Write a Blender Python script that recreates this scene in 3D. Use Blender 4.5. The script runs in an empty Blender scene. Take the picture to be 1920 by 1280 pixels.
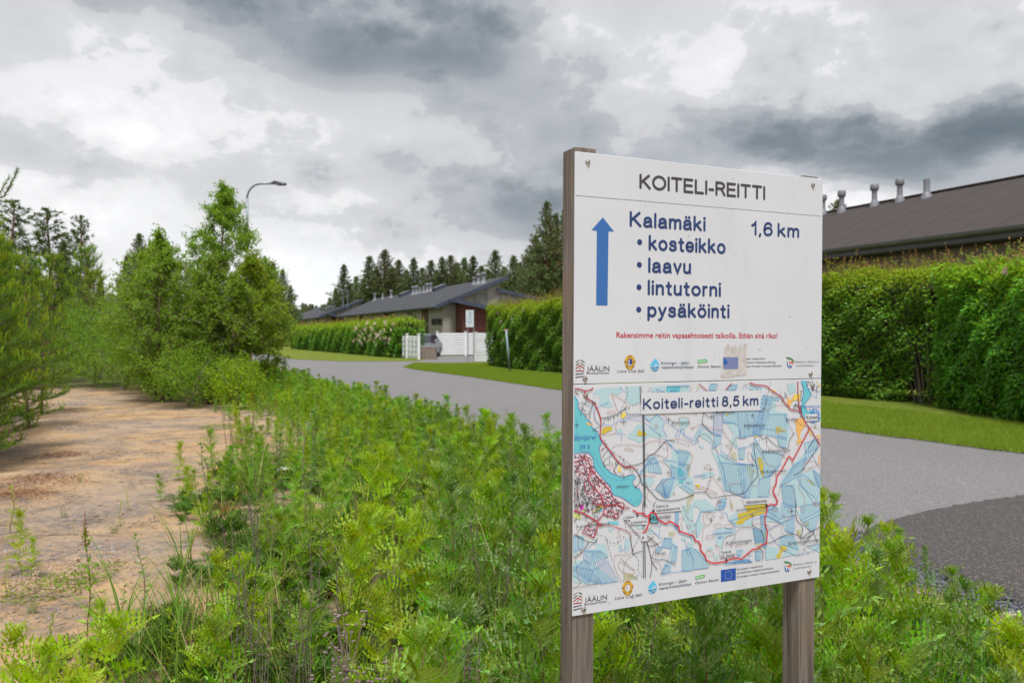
import bpy, math, random
import numpy as np
from mathutils import Vector, Matrix
PI = math.pi
R = math.radians
scene = bpy.context.scene
COL = scene.collection
random.seed(7)
rng = np.random.default_rng(7)

# ------------------------------------------------------------------ camera
cam_d = bpy.data.cameras.new('camera')
cam = bpy.data.objects.new('camera', cam_d)
COL.objects.link(cam)
PITCH = math.atan(17 / 1493.3)
cam.location = (0, 0, 1.6)
cam.rotation_euler = (PI / 2 - PITCH, 0, 0)
cam_d.lens = 28
cam_d.sensor_width = 36
cam_d.clip_start = 0.05
cam_d.clip_end = 3000
cam_d.dof.use_dof = True
cam_d.dof.focus_distance = 2.25
cam_d.dof.aperture_fstop = 6.3
scene.camera = cam

# ------------------------------------------------------------------ sky
SUN_EL, SUN_AZ = 66, 178           # azimuth measured from +Y towards +X: high, behind the camera
w = bpy.data.worlds.new('World')
scene.world = w
w.use_nodes = True
nt = w.node_tree
nt.nodes.clear()
def N(tree, typ, **kw):
    n = tree.nodes.new(typ)
    for k, v in kw.items():
        setattr(n, k, v)
    return n
def mth(tree, op, a, b=None, c=None, clamp=False):
    n = N(tree, 'ShaderNodeMath', operation=op)
    n.use_clamp = clamp
    for i, x in enumerate((a, b, c)):
        if x is None: continue
        if isinstance(x, (int, float)): n.inputs[i].default_value = x
        else: tree.links.new(x, n.inputs[i])
    return n.outputs[0]
def mixc(tree, fac, a, b, blend='MIX'):
    n = N(tree, 'ShaderNodeMix', data_type='RGBA', blend_type=blend)
    for i, x in ((0, fac), (6, a), (7, b)):
        if isinstance(x, (int, float)): n.inputs[i].default_value = x
        elif isinstance(x, (tuple, list)): n.inputs[i].default_value = (x[0], x[1], x[2], 1)
        else: tree.links.new(x, n.inputs[i])
    return n.outputs[2]
def ramp(tree, fac, stops, interp='LINEAR'):
    n = N(tree, 'ShaderNodeValToRGB')
    cr = n.color_ramp
    cr.interpolation = interp
    while len(cr.elements) < len(stops): cr.elements.new(0.5)
    for e, (p, c) in zip(cr.elements, stops):
        e.position = p
        e.color = (c[0], c[1], c[2], 1) if isinstance(c, (tuple, list)) else (c, c, c, 1)
    tree.links.new(fac, n.inputs[0])
    return n.outputs[0]
def noise(tree, vec, scale, detail=4, rough=0.5, dist=0.0, dim='3D'):
    n = N(tree, 'ShaderNodeTexNoise', noise_dimensions=dim)
    n.inputs['Scale'].default_value = scale
    n.inputs['Detail'].default_value = detail
    n.inputs['Roughness'].default_value = rough
    n.inputs['Distortion'].default_value = dist
    if vec is not None: tree.links.new(vec, n.inputs['Vector'])
    return n.outputs[0]

def build_sky():
    t = nt
    out = N(t, 'ShaderNodeOutputWorld')
    sky = N(t, 'ShaderNodeTexSky', sky_type='NISHITA')
    sky.sun_disc = False
    sky.sun_elevation = R(SUN_EL)
    sky.sun_rotation = R(SUN_AZ)
    bg_sky = N(t, 'ShaderNodeBackground')
    bg_sky.inputs[1].default_value = 0.06
    t.links.new(sky.outputs[0], bg_sky.inputs[0])
    tc = N(t, 'ShaderNodeTexCoord')
    sep = N(t, 'ShaderNodeSeparateXYZ')
    t.links.new(tc.outputs['Generated'], sep.inputs[0])
    x, y, z = sep.outputs
    zc = mth(t, 'MAXIMUM', z, 0.0)
    den = mth(t, 'ADD', zc, 0.16)
    px = mth(t, 'DIVIDE', x, den)
    py = mth(t, 'DIVIDE', y, den)
    cmb = N(t, 'ShaderNodeCombineXYZ')
    t.links.new(px, cmb.inputs[0]); t.links.new(py, cmb.inputs[1])
    pv = cmb.outputs[0]
    az = mth(t, 'ARCTAN2', x, y)
    el = mth(t, 'ARCSINE', z)
    aec = N(t, 'ShaderNodeCombineXYZ')
    t.links.new(az, aec.inputs[0]); t.links.new(mth(t, 'MULTIPLY', el, 1.55), aec.inputs[1])
    ae = aec.outputs[0]
    n_a = noise(t, ae, 5.0, 9, 0.60, 0.0)          # billows
    n_b = noise(t, pv, 1.1, 6, 0.55, 0.4)           # big masses everywhere
    n_c = noise(t, ae, 15, 7, 0.62, 0.0)
    n_d = noise(t, ae, 2.4, 3, 0.5, 0.0)
    wa = mth(t, 'MULTIPLY_ADD', mth(t, 'SUBTRACT', n_d, 0.5), 0.55, az)
    we = mth(t, 'MULTIPLY_ADD', mth(t, 'SUBTRACT', n_a, 0.5), 0.10, mth(t, 'MULTIPLY_ADD', mth(t, 'SUBTRACT', n_b, 0.5), 0.12, el))
    # broad cloud masses standing in the part of the sky behind the houses: azimuth, elevation (deg), half sizes, darkness
    masses = [(-11, 20.3, 13, 2.5, -0.40), (-24, 22.8, 9, 2.0, -0.26), (-4, 17.5, 9, 2.6, -0.20), (0, 9.2, 7, 2.4, -0.38),
              (27, 12.3, 9, 1.9, -0.50), (18, 12.8, 5, 1.5, -0.22), (35, 12.0, 6, 2.4, -0.25),
              (-27, 11.5, 10, 1.8, -0.15), (4, 13.0, 6, 3.0, -0.20), (-26, 18.6, 5, 1.4, 0.10),
              (-28, 8.0, 9, 2.0, 0.28), (-12, 9.0, 3, 1.2, 0.15), (-15, 4.0, 6, 2.5, 0.22), (9, 18.5, 6, 3.5, 0.16), (-24, 15.0, 8, 2.4, 0.10), (-14, 13.5, 9, 2.0, 0.10),
              (22, 9.5, 5, 1.3, 0.30), (14, 22, 12, 2.5, 0.04), (-20, 1.5, 22, 3.0, 0.24), (-30, 23.5, 9, 2.5, -0.22), (2, 23, 10, 2.2, -0.14), (20, 18, 7, 3, 0.05), (-33, 17, 4, 3, 0.06), (40, 18, 9, 4, 0.1)]
    acc = None
    for a, e, sa, se, amp in masses:
        da = mth(t, 'MULTIPLY', mth(t, 'SUBTRACT', wa, R(a)), 1 / R(sa))
        de = mth(t, 'MULTIPLY', mth(t, 'SUBTRACT', we, R(e)), 1 / R(se))
        s = mth(t, 'ADD', mth(t, 'MULTIPLY', da, da), mth(t, 'MULTIPLY', de, de))
        g = mth(t, 'MULTIPLY', mth(t, 'EXPONENT', mth(t, 'MULTIPLY', s, -0.8)), amp)
        acc = g if acc is None else mth(t, 'ADD', acc, g)
    v = mth(t, 'ADD', acc, mth(t, 'MULTIPLY_ADD', mth(t, 'SUBTRACT', n_a, 0.5), 0.66, 0.685))
    v = mth(t, 'ADD', v, mth(t, 'MULTIPLY', mth(t, 'SUBTRACT', n_b, 0.5), 0.36))
    v = mth(t, 'ADD', v, mth(t, 'MULTIPLY', mth(t, 'SUBTRACT', n_c, 0.5), 0.26))
    # billows: rounded lumps with crisp upper edges
    bil = mth(t, 'SUBTRACT', 1.0, mth(t, 'ABSOLUTE', mth(t, 'MULTIPLY_ADD', noise(t, ae, 7.5, 6, 0.55, 0.0), 5.0, -2.5)), clamp=True)
    v = mth(t, 'ADD', v, mth(t, 'MULTIPLY_ADD', bil, 0.16, -0.085))
    K = 0.335
    cc = ramp(t, v, [(0.0, (0.150*K, 0.190*K, 0.225*K)), (0.26, (0.23*K, 0.27*K, 0.305*K)), (0.40, (0.34*K, 0.375*K, 0.415*K)), (0.455, (0.42*K, 0.45*K, 0.49*K)), (0.60, (0.51*K, 0.535*K, 0.57*K)),
                     (0.64, (0.61*K, 0.62*K, 0.645*K)), (0.78, (0.70*K, 0.71*K, 0.73*K)), (0.815, (0.82*K, 0.825*K, 0.84*K)), (1.0, (0.98*K, 0.985*K, 1.0*K))])
    bg_cl = N(t, 'ShaderNodeBackground')
    t.links.new(cc, bg_cl.inputs[0])
    hole = noise(t, ae, 4.2, 5, 0.55, 0.3)
    low = mth(t, 'SUBTRACT', 1.0, mth(t, 'MULTIPLY', mth(t, 'ABSOLUTE', mth(t, 'SUBTRACT', el, 0.06)), 9.0), clamp=True)
    hf = mth(t, 'MULTIPLY', mth(t, 'MULTIPLY_ADD', hole, 9.0, -5.3, clamp=True), low)
    mix = N(t, 'ShaderNodeMixShader')
    t.links.new(mth(t, 'MULTIPLY', hf, 0.6), mix.inputs[0])
    t.links.new(bg_cl.outputs[0], mix.inputs[1]); t.links.new(bg_sky.outputs[0], mix.inputs[2])
    t.links.new(mix.outputs[0], out.inputs[0])
build_sky()

# ------------------------------------------------------------------ sun and exposure
sun_d = bpy.data.lights.new('sun', 'SUN')
sun_d.energy = 1.5
sun_d.angle = R(14)
sun_d.color = (1.0, 0.99, 0.975)
sun = bpy.data.objects.new('sun', sun_d)
COL.objects.link(sun)
_d = Vector((math.sin(R(SUN_AZ)) * math.cos(R(SUN_EL)), math.cos(R(SUN_AZ)) * math.cos(R(SUN_EL)), math.sin(R(SUN_EL))))
sun.rotation_euler = _d.to_track_quat('Z', 'Y').to_euler()
sun.location = _d * 50
scene.view_settings.view_transform = 'Standard'
scene.view_settings.look = 'None'
scene.view_settings.gamma = 1
scene.view_settings.exposure = 1.6
scene.view_settings.use_curve_mapping = False
scene.render.engine = 'CYCLES'

# ------------------------------------------------------------------ helpers
ORG = {}
def origin(o):
    return ORG.get(o.name, Vector((0, 0, 0))) if o is not None else Vector((0, 0, 0))
def tag(o, label=None, cat=None, group=None, kind=None):
    if label: o['label'] = label
    if cat: o['category'] = cat
    if group: o['group'] = group
    if kind: o['kind'] = kind
    return o
def thing(name, label, cat, loc=(0, 0, 0), group=None, rz=0):
    o = bpy.data.objects.new(name, None)
    o.empty_display_size = 0.2
    COL.objects.link(o)
    o.location = loc
    o.rotation_euler = (0, 0, rz)
    ORG[o.name] = Vector(loc)
    return tag(o, label, cat, group)
def link_mesh(name, me, parent=None, kind=None):
    o = bpy.data.objects.new(name, me)
    COL.objects.link(o)
    if parent is not None:
        o.parent = parent
        ORG[o.name] = origin(parent)
    if kind: o['kind'] = kind
    return o
def tri_data(name, V, T, mats=(), mi=None, smooth=False):
    V = np.ascontiguousarray(V, dtype=np.float32); T = np.ascontiguousarray(T, dtype=np.int32)
    me = bpy.data.meshes.new(name)
    me.vertices.add(len(V)); me.vertices.foreach_set('co', V.ravel())
    me.loops.add(T.size); me.loops.foreach_set('vertex_index', T.ravel())
    k = T.shape[1]
    me.polygons.add(len(T))
    me.polygons.foreach_set('loop_start', np.arange(0, T.size, k, dtype=np.int32))
    for m in mats: me.materials.append(m)
    if mi is not None: me.polygons.foreach_set('material_index', np.ascontiguousarray(mi, dtype=np.int32))
    if smooth: me.polygons.foreach_set('use_smooth', np.ones(len(T), dtype=bool))
    me.update(calc_edges=True)
    return me
class MB:
    def __init__(s): s.v = []; s.f = []; s.m = []
    def add(s, vs, fs, m=0):
        b = len(s.v)
        s.v.extend([tuple(p) for p in vs])
        s.f.extend([tuple(i + b for i in f) for f in fs]); s.m.extend([m] * len(fs))
    def poly(s, pts, m=0): s.add(pts, [tuple(range(len(pts)))], m)
    def box(s, c, size, X=(1, 0, 0), Y=(0, 1, 0), Z=(0, 0, 1), m=0, bev=0):
        c = Vector(c); X = Vector(X) * size[0] / 2; Y = Vector(Y) * size[1] / 2; Z = Vector(Z) * size[2] / 2
        vs = [c + X * a + Y * b + Z * d for d in (-1, 1) for b in (-1, 1) for a in (-1, 1)]
        s.add(vs, [(0, 2, 3, 1), (4, 5, 7, 6), (0, 1, 5, 4), (2, 6, 7, 3), (0, 4, 6, 2), (1, 3, 7, 5)], m)
    def prism(s, pts, vec, m=0):
        n = len(pts); vec = Vector(vec)
        vs = [Vector(p) for p in pts] + [Vector(p) + vec for p in pts]
        s.add(vs, [tuple(range(n))[::-1], tuple(range(n, 2 * n))] + [(i, (i + 1) % n, n + (i + 1) % n, n + i) for i in range(n)], m)
    def tube(s, pts, rad, n=6, m=0, cap=True):
        pts = [Vector(p) for p in pts]
        if isinstance(rad, (int, float)): rad = [rad] * len(pts)
        rings = []
        for i, p in enumerate(pts):
            d = (pts[min(i + 1, len(pts) - 1)] - pts[max(i - 1, 0)])
            if d.length < 1e-9: d = Vector((0, 0, 1))
            d.normalize()
            a = d.orthogonal().normalized() if i == 0 else (a - d * a.dot(d)).normalized()
            b = d.cross(a)
            rings.append([p + (a * math.cos(2 * PI * k / n) + b * math.sin(2 * PI * k / n)) * rad[i] for k in range(n)])
        vs = [q for r in rings for q in r]
        fs = [(i * n + k, i * n + (k + 1) % n, (i + 1) * n + (k + 1) % n, (i + 1) * n + k) for i in range(len(pts) - 1) for k in range(n)]
        if cap: fs += [tuple(range(n))[::-1], tuple((len(pts) - 1) * n + k for k in range(n))]
        s.add(vs, fs, m)
    def lathe(s, c, prof, n=12, m=0, Z=(0, 0, 1)):
        s.tube_prof(c, prof, n, m, Z)
    def tube_prof(s, c, prof, n, m, Z):
        c = Vector(c); Z = Vector(Z).normalized(); a = Z.orthogonal().normalized(); b = Z.cross(a)
        vs = [c + Z * h + (a * math.cos(2 * PI * k / n) + b * math.sin(2 * PI * k / n)) * r for r, h in prof for k in range(n)]
        fs = [(i * n + k, i * n + (k + 1) % n, (i + 1) * n + (k + 1) % n, (i + 1) * n + k) for i in range(len(prof) - 1) for k in range(n)]
        fs += [tuple(range(n))[::-1], tuple((len(prof) - 1) * n + k for k in range(n))]
        s.add(vs, fs, m)
    def data(s, name, mats, smooth=False, off=(0, 0, 0)):
        me = bpy.data.meshes.new(name)
        me.from_pydata([(p[0] - off[0], p[1] - off[1], p[2] - off[2]) for p in s.v], [], s.f)
        for m in mats: me.materials.append(m)
        if len(mats) > 1: me.polygons.foreach_set('material_index', s.m)
        if smooth: me.polygons.foreach_set('use_smooth', [True] * len(s.f))
        me.update()
        return me
    def build(s, name, mats, parent=None, smooth=False, kind=None):
        if not isinstance(mats, (list, tuple)): mats = [mats]
        return link_mesh(name, s.data(name, mats, smooth, origin(parent)), parent, kind)
def bevel(o, wd, seg=2):
    m = o.modifiers.new('bevel', 'BEVEL'); m.width = wd; m.segments = seg; m.limit_method = 'ANGLE'
    return o
def copy_tree(o, loc=None, rz=None, sc=None, parent=None):
    c = o.copy(); COL.objects.link(c)
    if parent is not None: c.parent = parent
    for ch in KIDS(o): copy_tree(ch, parent=c)
    if loc is not None: c.location = loc
    if rz is not None: c.rotation_euler = (0, 0, rz)
    if sc is not None: c.scale = sc if isinstance(sc, tuple) else (sc, sc, sc)
    return c
_kids = {}
def KIDS(o):
    if o.name not in _kids: _kids[o.name] = list(o.children)
    return _kids[o.name]

# ------------------------------------------------------------------ materials
def new_mat(name):
    m = bpy.data.materials.new(name); m.use_nodes = True
    t = m.node_tree; t.nodes.clear()
    out = N(t, 'ShaderNodeOutputMaterial')
    p = N(t, 'ShaderNodeBsdfPrincipled')
    t.links.new(p.outputs[0], out.inputs[0])
    return m, t, p, out
def coord(t, kind='Object', scale=(1, 1, 1), rot=(0, 0, 0)):
    tc = N(t, 'ShaderNodeTexCoord'); mp = N(t, 'ShaderNodeMapping')
    mp.inputs['Scale'].default_value = scale; mp.inputs['Rotation'].default_value = rot
    t.links.new(tc.outputs[kind], mp.inputs[0])
    return mp.outputs[0]
def bump(t, p, h, strength, dist):
    b = N(t, 'ShaderNodeBump'); b.inputs['Strength'].default_value = strength; b.inputs['Distance'].default_value = dist
    t.links.new(h, b.inputs['Height']); t.links.new(b.outputs[0], p.inputs['Normal'])
def simple(name, col, rough=0.6, metal=0.0, var=0.12, vscale=3.0, bmp=0.0, bscale=60, bdist=0.003):
    m, t, p, out = new_mat(name)
    c = coord(t)
    n = noise(t, c, vscale, 6, 0.6)
    dark = tuple(x * (1 - var) for x in col); lite = tuple(min(1, x * (1 + var)) for x in col)
    t.links.new(ramp(t, n, [(0.3, dark), (0.7, lite)]), p.inputs['Base Color'])
    p.inputs['Roughness'].default_value = rough; p.inputs['Metallic'].default_value = metal
    if bmp: bump(t, p, noise(t, c, bscale, 4, 0.6), bmp, bdist)
    return m
def leaf_mat(name, front, back, hue=0.02, val=0.25, trans=0.35, rough=0.55, sat=1.0, gloss=0.12):
    m = bpy.data.materials.new(name); m.use_nodes = True
    t = m.node_tree; t.nodes.clear()
    out = N(t, 'ShaderNodeOutputMaterial')
    geo = N(t, 'ShaderNodeNewGeometry'); oi = N(t, 'ShaderNodeObjectInfo')
    base = mixc(t, geo.outputs['Backfacing'], front, back)
    r1 = geo.outputs['Random Per Island']; r2 = oi.outputs['Random']
    hs = N(t, 'ShaderNodeHueSaturation')
    t.links.new(mth(t, 'ADD', mth(t, 'MULTIPLY_ADD', r1, hue, 0.5 - hue / 2), mth(t, 'MULTIPLY_ADD', r2, hue, -hue / 2)), hs.inputs['Hue'])
    t.links.new(mth(t, 'ADD', mth(t, 'MULTIPLY_ADD', r1, 2 * val, 1 - val), mth(t, 'MULTIPLY_ADD', r2, val, -val / 2)), hs.inputs['Value'])
    hs.inputs['Saturation'].default_value = sat
    t.links.new(base, hs.inputs['Color'])
    col = hs.outputs[0]
    p = N(t, 'ShaderNodeBsdfPrincipled')
    t.links.new(col, p.inputs['Base Color']); p.inputs['Roughness'].default_value = rough
    p.inputs['Specular IOR Level'].default_value = gloss
    tr = N(t, 'ShaderNodeBsdfTranslucent')
    t.links.new(mixc(t, 1.0, col, (1.35, 1.3, 0.4), 'MULTIPLY'), tr.inputs[0])
    mx = N(t, 'ShaderNodeMixShader'); mx.inputs[0].default_value = trans
    t.links.new(p.outputs[0], mx.inputs[1]); t.links.new(tr.outputs[0], mx.inputs[2])
    t.links.new(mx.outputs[0], out.inputs[0])
    return m

def panel_mat(name, col):
    m, t, p, out = new_mat(name)
    c = coord(t)
    spk = noise(t, c, 85, 2, 0.5); gr = noise(t, coord(t, 'Object', (6, 6, 1.2)), 2.0, 6, 0.65); cl = noise(t, c, 2.2, 4, 0.6)
    k = mixc(t, ramp(t, cl, [(0.35, 0.0), (0.7, 1.0)]), tuple(x * 0.95 for x in col), tuple(x * 1.03 for x in col))
    k = mixc(t, ramp(t, gr, [(0.56, 0.0), (0.80, 0.35)]), k, tuple(x * 0.78 for x in col))
    k = mixc(t, ramp(t, spk, [(0.74, 0.0), (0.78, 0.8)]), k, (0.16, 0.14, 0.11))
    t.links.new(k, p.inputs['Base Color'])
    t.links.new(ramp(t, gr, [(0.3, 0.22), (0.7, 0.45)]), p.inputs['Roughness'])
    bump(t, p, cl, 0.12, 0.01)
    return m
def wood_mat(name, light, dark, along='Z', scale=1.0, warm=None):
    m, t, p, out = new_mat(name)
    sc = {'Z': (60, 60, 1.6), 'X': (1.6, 60, 60), 'Y': (60, 1.6, 60)}[along]
    c = coord(t, 'Object', tuple(s * scale for s in sc))
    g = noise(t, c, 1.0, 7, 0.62, 0.9)
    g2 = noise(t, coord(t, 'Object', tuple(s * scale * 4.5 for s in sc)), 1.0, 4, 0.6, 0.3)
    b = noise(t, coord(t), 5, 4, 0.6)
    col = ramp(t, g, [(0.28, dark), (0.45, tuple((a + d) / 2 for a, d in zip(light, dark))), (0.62, light), (0.8, tuple(x * 1.12 for x in light))])
    col = mixc(t, ramp(t, g2, [(0.42, 0.0), (0.6, 0.55)]), col, dark)
    if warm: col = mixc(t, ramp(t, b, [(0.4, 0.0), (0.65, 0.7)]), col, mixc(t, ramp(t, g, [(0.3, 0.0), (0.6, 1.0)]), tuple(x * 0.5 for x in warm), warm))
    t.links.new(col, p.inputs['Base Color'])
    p.inputs['Roughness'].default_value = 0.85
    bump(t, p, mth(t, 'ADD', g, mth(t, 'MULTIPLY', g2, 0.6)), 0.55, 0.002)
    return m

def sand_mat():
    m, t, p, out = new_mat('sand_and_soil')
    c = coord(t)
    sep = N(t, 'ShaderNodeSeparateXYZ'); t.links.new(c, sep.inputs[0])
    n1 = noise(t, c, 0.45, 6, 0.6, 0.6)
    n2 = noise(t, c, 2.2, 8, 0.65, 0.4)
    n3 = noise(t, c, 14, 8, 0.7)
    n4 = noise(t, c, 75, 4, 0.7)
    n5 = noise(t, coord(t, 'Object', (1.0, 1.5, 1), (0, 0, 0.35)), 0.9, 10, 0.72, 0.3)
    col = ramp(t, n2, [(0.3, (0.28, 0.165, 0.078)), (0.48, (0.40, 0.255, 0.13)), (0.7, (0.48, 0.33, 0.185))])
    col = mixc(t, ramp(t, n1, [(0.44, 0.0), (0.62, 0.6)]), col, (0.30, 0.245, 0.205))
    # streaks of dark grit and litter washed over the sand
    col = mixc(t, mth(t, 'MULTIPLY', ramp(t, n5, [(0.46, 0.0), (0.58, 1.0)]), ramp(t, n3, [(0.36, 0.0), (0.56, 0.9)])), col, (0.14, 0.125, 0.125))
    col = mixc(t, ramp(t, n3, [(0.55, 0.0), (0.72, 0.35)]), col, (0.20, 0.145, 0.10))
    col = mixc(t, ramp(t, n4, [(0.56, 0.0), (0.66, 0.75)]), col, (0.24, 0.18, 0.14))
    col = mixc(t, ramp(t, n4, [(0.30, 0.5), (0.40, 0.0)]), col, (0.50, 0.42, 0.33))
    # far away: forest floor and heath instead of bare sand
    far = mth(t, 'MULTIPLY', mth(t, 'SUBTRACT', mth(t, 'ADD', sep.outputs[1], mth(t, 'MULTIPLY', n1, 6.0)), 25.5), 0.6, clamp=True)
    fl = mixc(t, n2, (0.045, 0.060, 0.018), (0.12, 0.12, 0.045))
    col = mixc(t, far, col, fl)
    t.links.new(col, p.inputs['Base Color'])
    p.inputs['Roughness'].default_value = 0.95
    p.inputs['Specular IOR Level'].default_value = 0.15
    bump(t, p, mth(t, 'ADD', mth(t, 'MULTIPLY', n3, 1.0), mth(t, 'MULTIPLY', n4, 0.6)), 0.6, 0.025)
    return m
def asphalt_mat(name, base, spk, dark=0.0):
    m, t, p, out = new_mat(name)
    c = coord(t)
    n0 = noise(t, c, 0.35, 5, 0.6, 0.5)
    n1 = noise(t, c, 2.5, 6, 0.6)
    n2 = noise(t, c, 70, 3, 0.7)
    vo = N(t, 'ShaderNodeTexVoronoi'); vo.inputs['Scale'].default_value = 95; t.links.new(c, vo.inputs['Vector'])
    vr = N(t, 'ShaderNodeSeparateColor'); t.links.new(vo.outputs['Color'], vr.inputs[0])
    col = mixc(t, n2, tuple(x * 0.72 for x in base), tuple(x * 1.25 for x in base))
    col = mixc(t, mth(t, 'MULTIPLY_ADD', n1, 0.6, -0.1), col, tuple(x * 0.86 for x in base))
    col = mixc(t, ramp(t, n0, [(0.35, 0.0), (0.65, 0.35)]), col, tuple(x * 1.18 for x in base))
    col = mixc(t, ramp(t, vr.outputs[0], [(0.80, 0.0), (0.93, 0.75)]), col, spk)
    col = mixc(t, ramp(t, vr.outputs[1], [(0.80, 0.0), (0.93, 0.6)]), col, tuple(x * 0.45 for x in base))
    t.links.new(col, p.inputs['Base Color'])
    p.inputs['Roughness'].default_value = 0.85
    p.inputs['Specular IOR Level'].default_value = 0.3
    bump(t, p, mth(t, 'ADD', n2, vo.outputs['Distance']), 0.6, 0.006)
    return m
def lawn_mat():
    m, t, p, out = new_mat('lawn_turf')
    c = coord(t)
    n0 = noise(t, c, 0.5, 5, 0.6, 0.4); n1 = noise(t, c, 4, 6, 0.65); n2 = noise(t, c, 60, 5, 0.7)
    col = ramp(t, n1, [(0.3, (0.10, 0.16, 0.016)), (0.55, (0.165, 0.225, 0.024)), (0.75, (0.27, 0.30, 0.05))])
    col = mixc(t, ramp(t, n0, [(0.4, 0.0), (0.62, 0.7)]), col, (0.225, 0.245, 0.035))
    n3 = noise(t, c, 22, 4, 0.6)
    col = mixc(t, ramp(t, n2, [(0.38, 0.85), (0.58, 0.0)]), col, (0.05, 0.075, 0.01))
    col = mixc(t, ramp(t, n3, [(0.52, 0.0), (0.70, 0.6)]), col, (0.27, 0.27, 0.075))
    col = mixc(t, ramp(t, n3, [(0.30, 0.5), (0.46, 0.0)]), col, (0.07, 0.11, 0.014))
    t.links.new(col, p.inputs['Base Color'])
    p.inputs['Roughness'].default_value = 0.9; p.inputs['Specular IOR Level'].default_value = 0.1
    bump(t, p, n2, 1.0, 0.03)
    return m
def siding_mat(name, a, board=0.15, var=0.1, vertical=False):
    m, t, p, out = new_mat(name)
    c = coord(t)
    sep = N(t, 'ShaderNodeSeparateXYZ'); t.links.new(c, sep.inputs[0])
    z = sep.outputs[2]
    fr = mth(t, 'FRACT', mth(t, 'DIVIDE', z, board))
    gap = ramp(t, fr, [(0.0, 0.45), (0.10, 1.0), (0.93, 1.0), (1.0, 0.6)])
    wn = N(t, 'ShaderNodeTexWhiteNoise', noise_dimensions='1D')
    t.links.new(mth(t, 'FLOOR', mth(t, 'DIVIDE', z, board)), wn.inputs['W'])
    n = noise(t, coord(t, 'Object', (1, 1, 8)), 2.0, 5, 0.6)
    col = mixc(t, wn.outputs[0], tuple(x * (1 - var) for x in a), tuple(x * (1 + var) for x in a))
    col = mixc(t, n, tuple(x * 0.85 for x in a), col)
    col = mixc(t, 1.0, col, gap, 'MULTIPLY')
    t.links.new(col, p.inputs['Base Color']); p.inputs['Roughness'].default_value = 0.75
    bump(t, p, fr, 0.8, 0.02)
    return m
def roof_mat(name, a):
    m, t, p, out = new_mat(name)
    c = coord(t)
    n0 = noise(t, c, 0.7, 5, 0.65, 0.6); n1 = noise(t, coord(t, 'Object', (1, 1, 3)), 5, 6, 0.7); n2 = noise(t, c, 140, 2, 0.6)
    col = mixc(t, n0, tuple(x * 0.78 for x in a), tuple(x * 1.22 for x in a))
    col = mixc(t, ramp(t, n1, [(0.45, 0.0), (0.7, 0.5)]), col, tuple(x * 1.45 for x in a))
    col = mixc(t, ramp(t, n2, [(0.4, 0.5), (0.6, 0.0)]), col, tuple(x * 0.55 for x in a))
    t.links.new(col, p.inputs['Base Color']); p.inputs['Roughness'].default_value = 0.9
    bump(t, p, n2, 0.5, 0.004)
    return m

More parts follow.
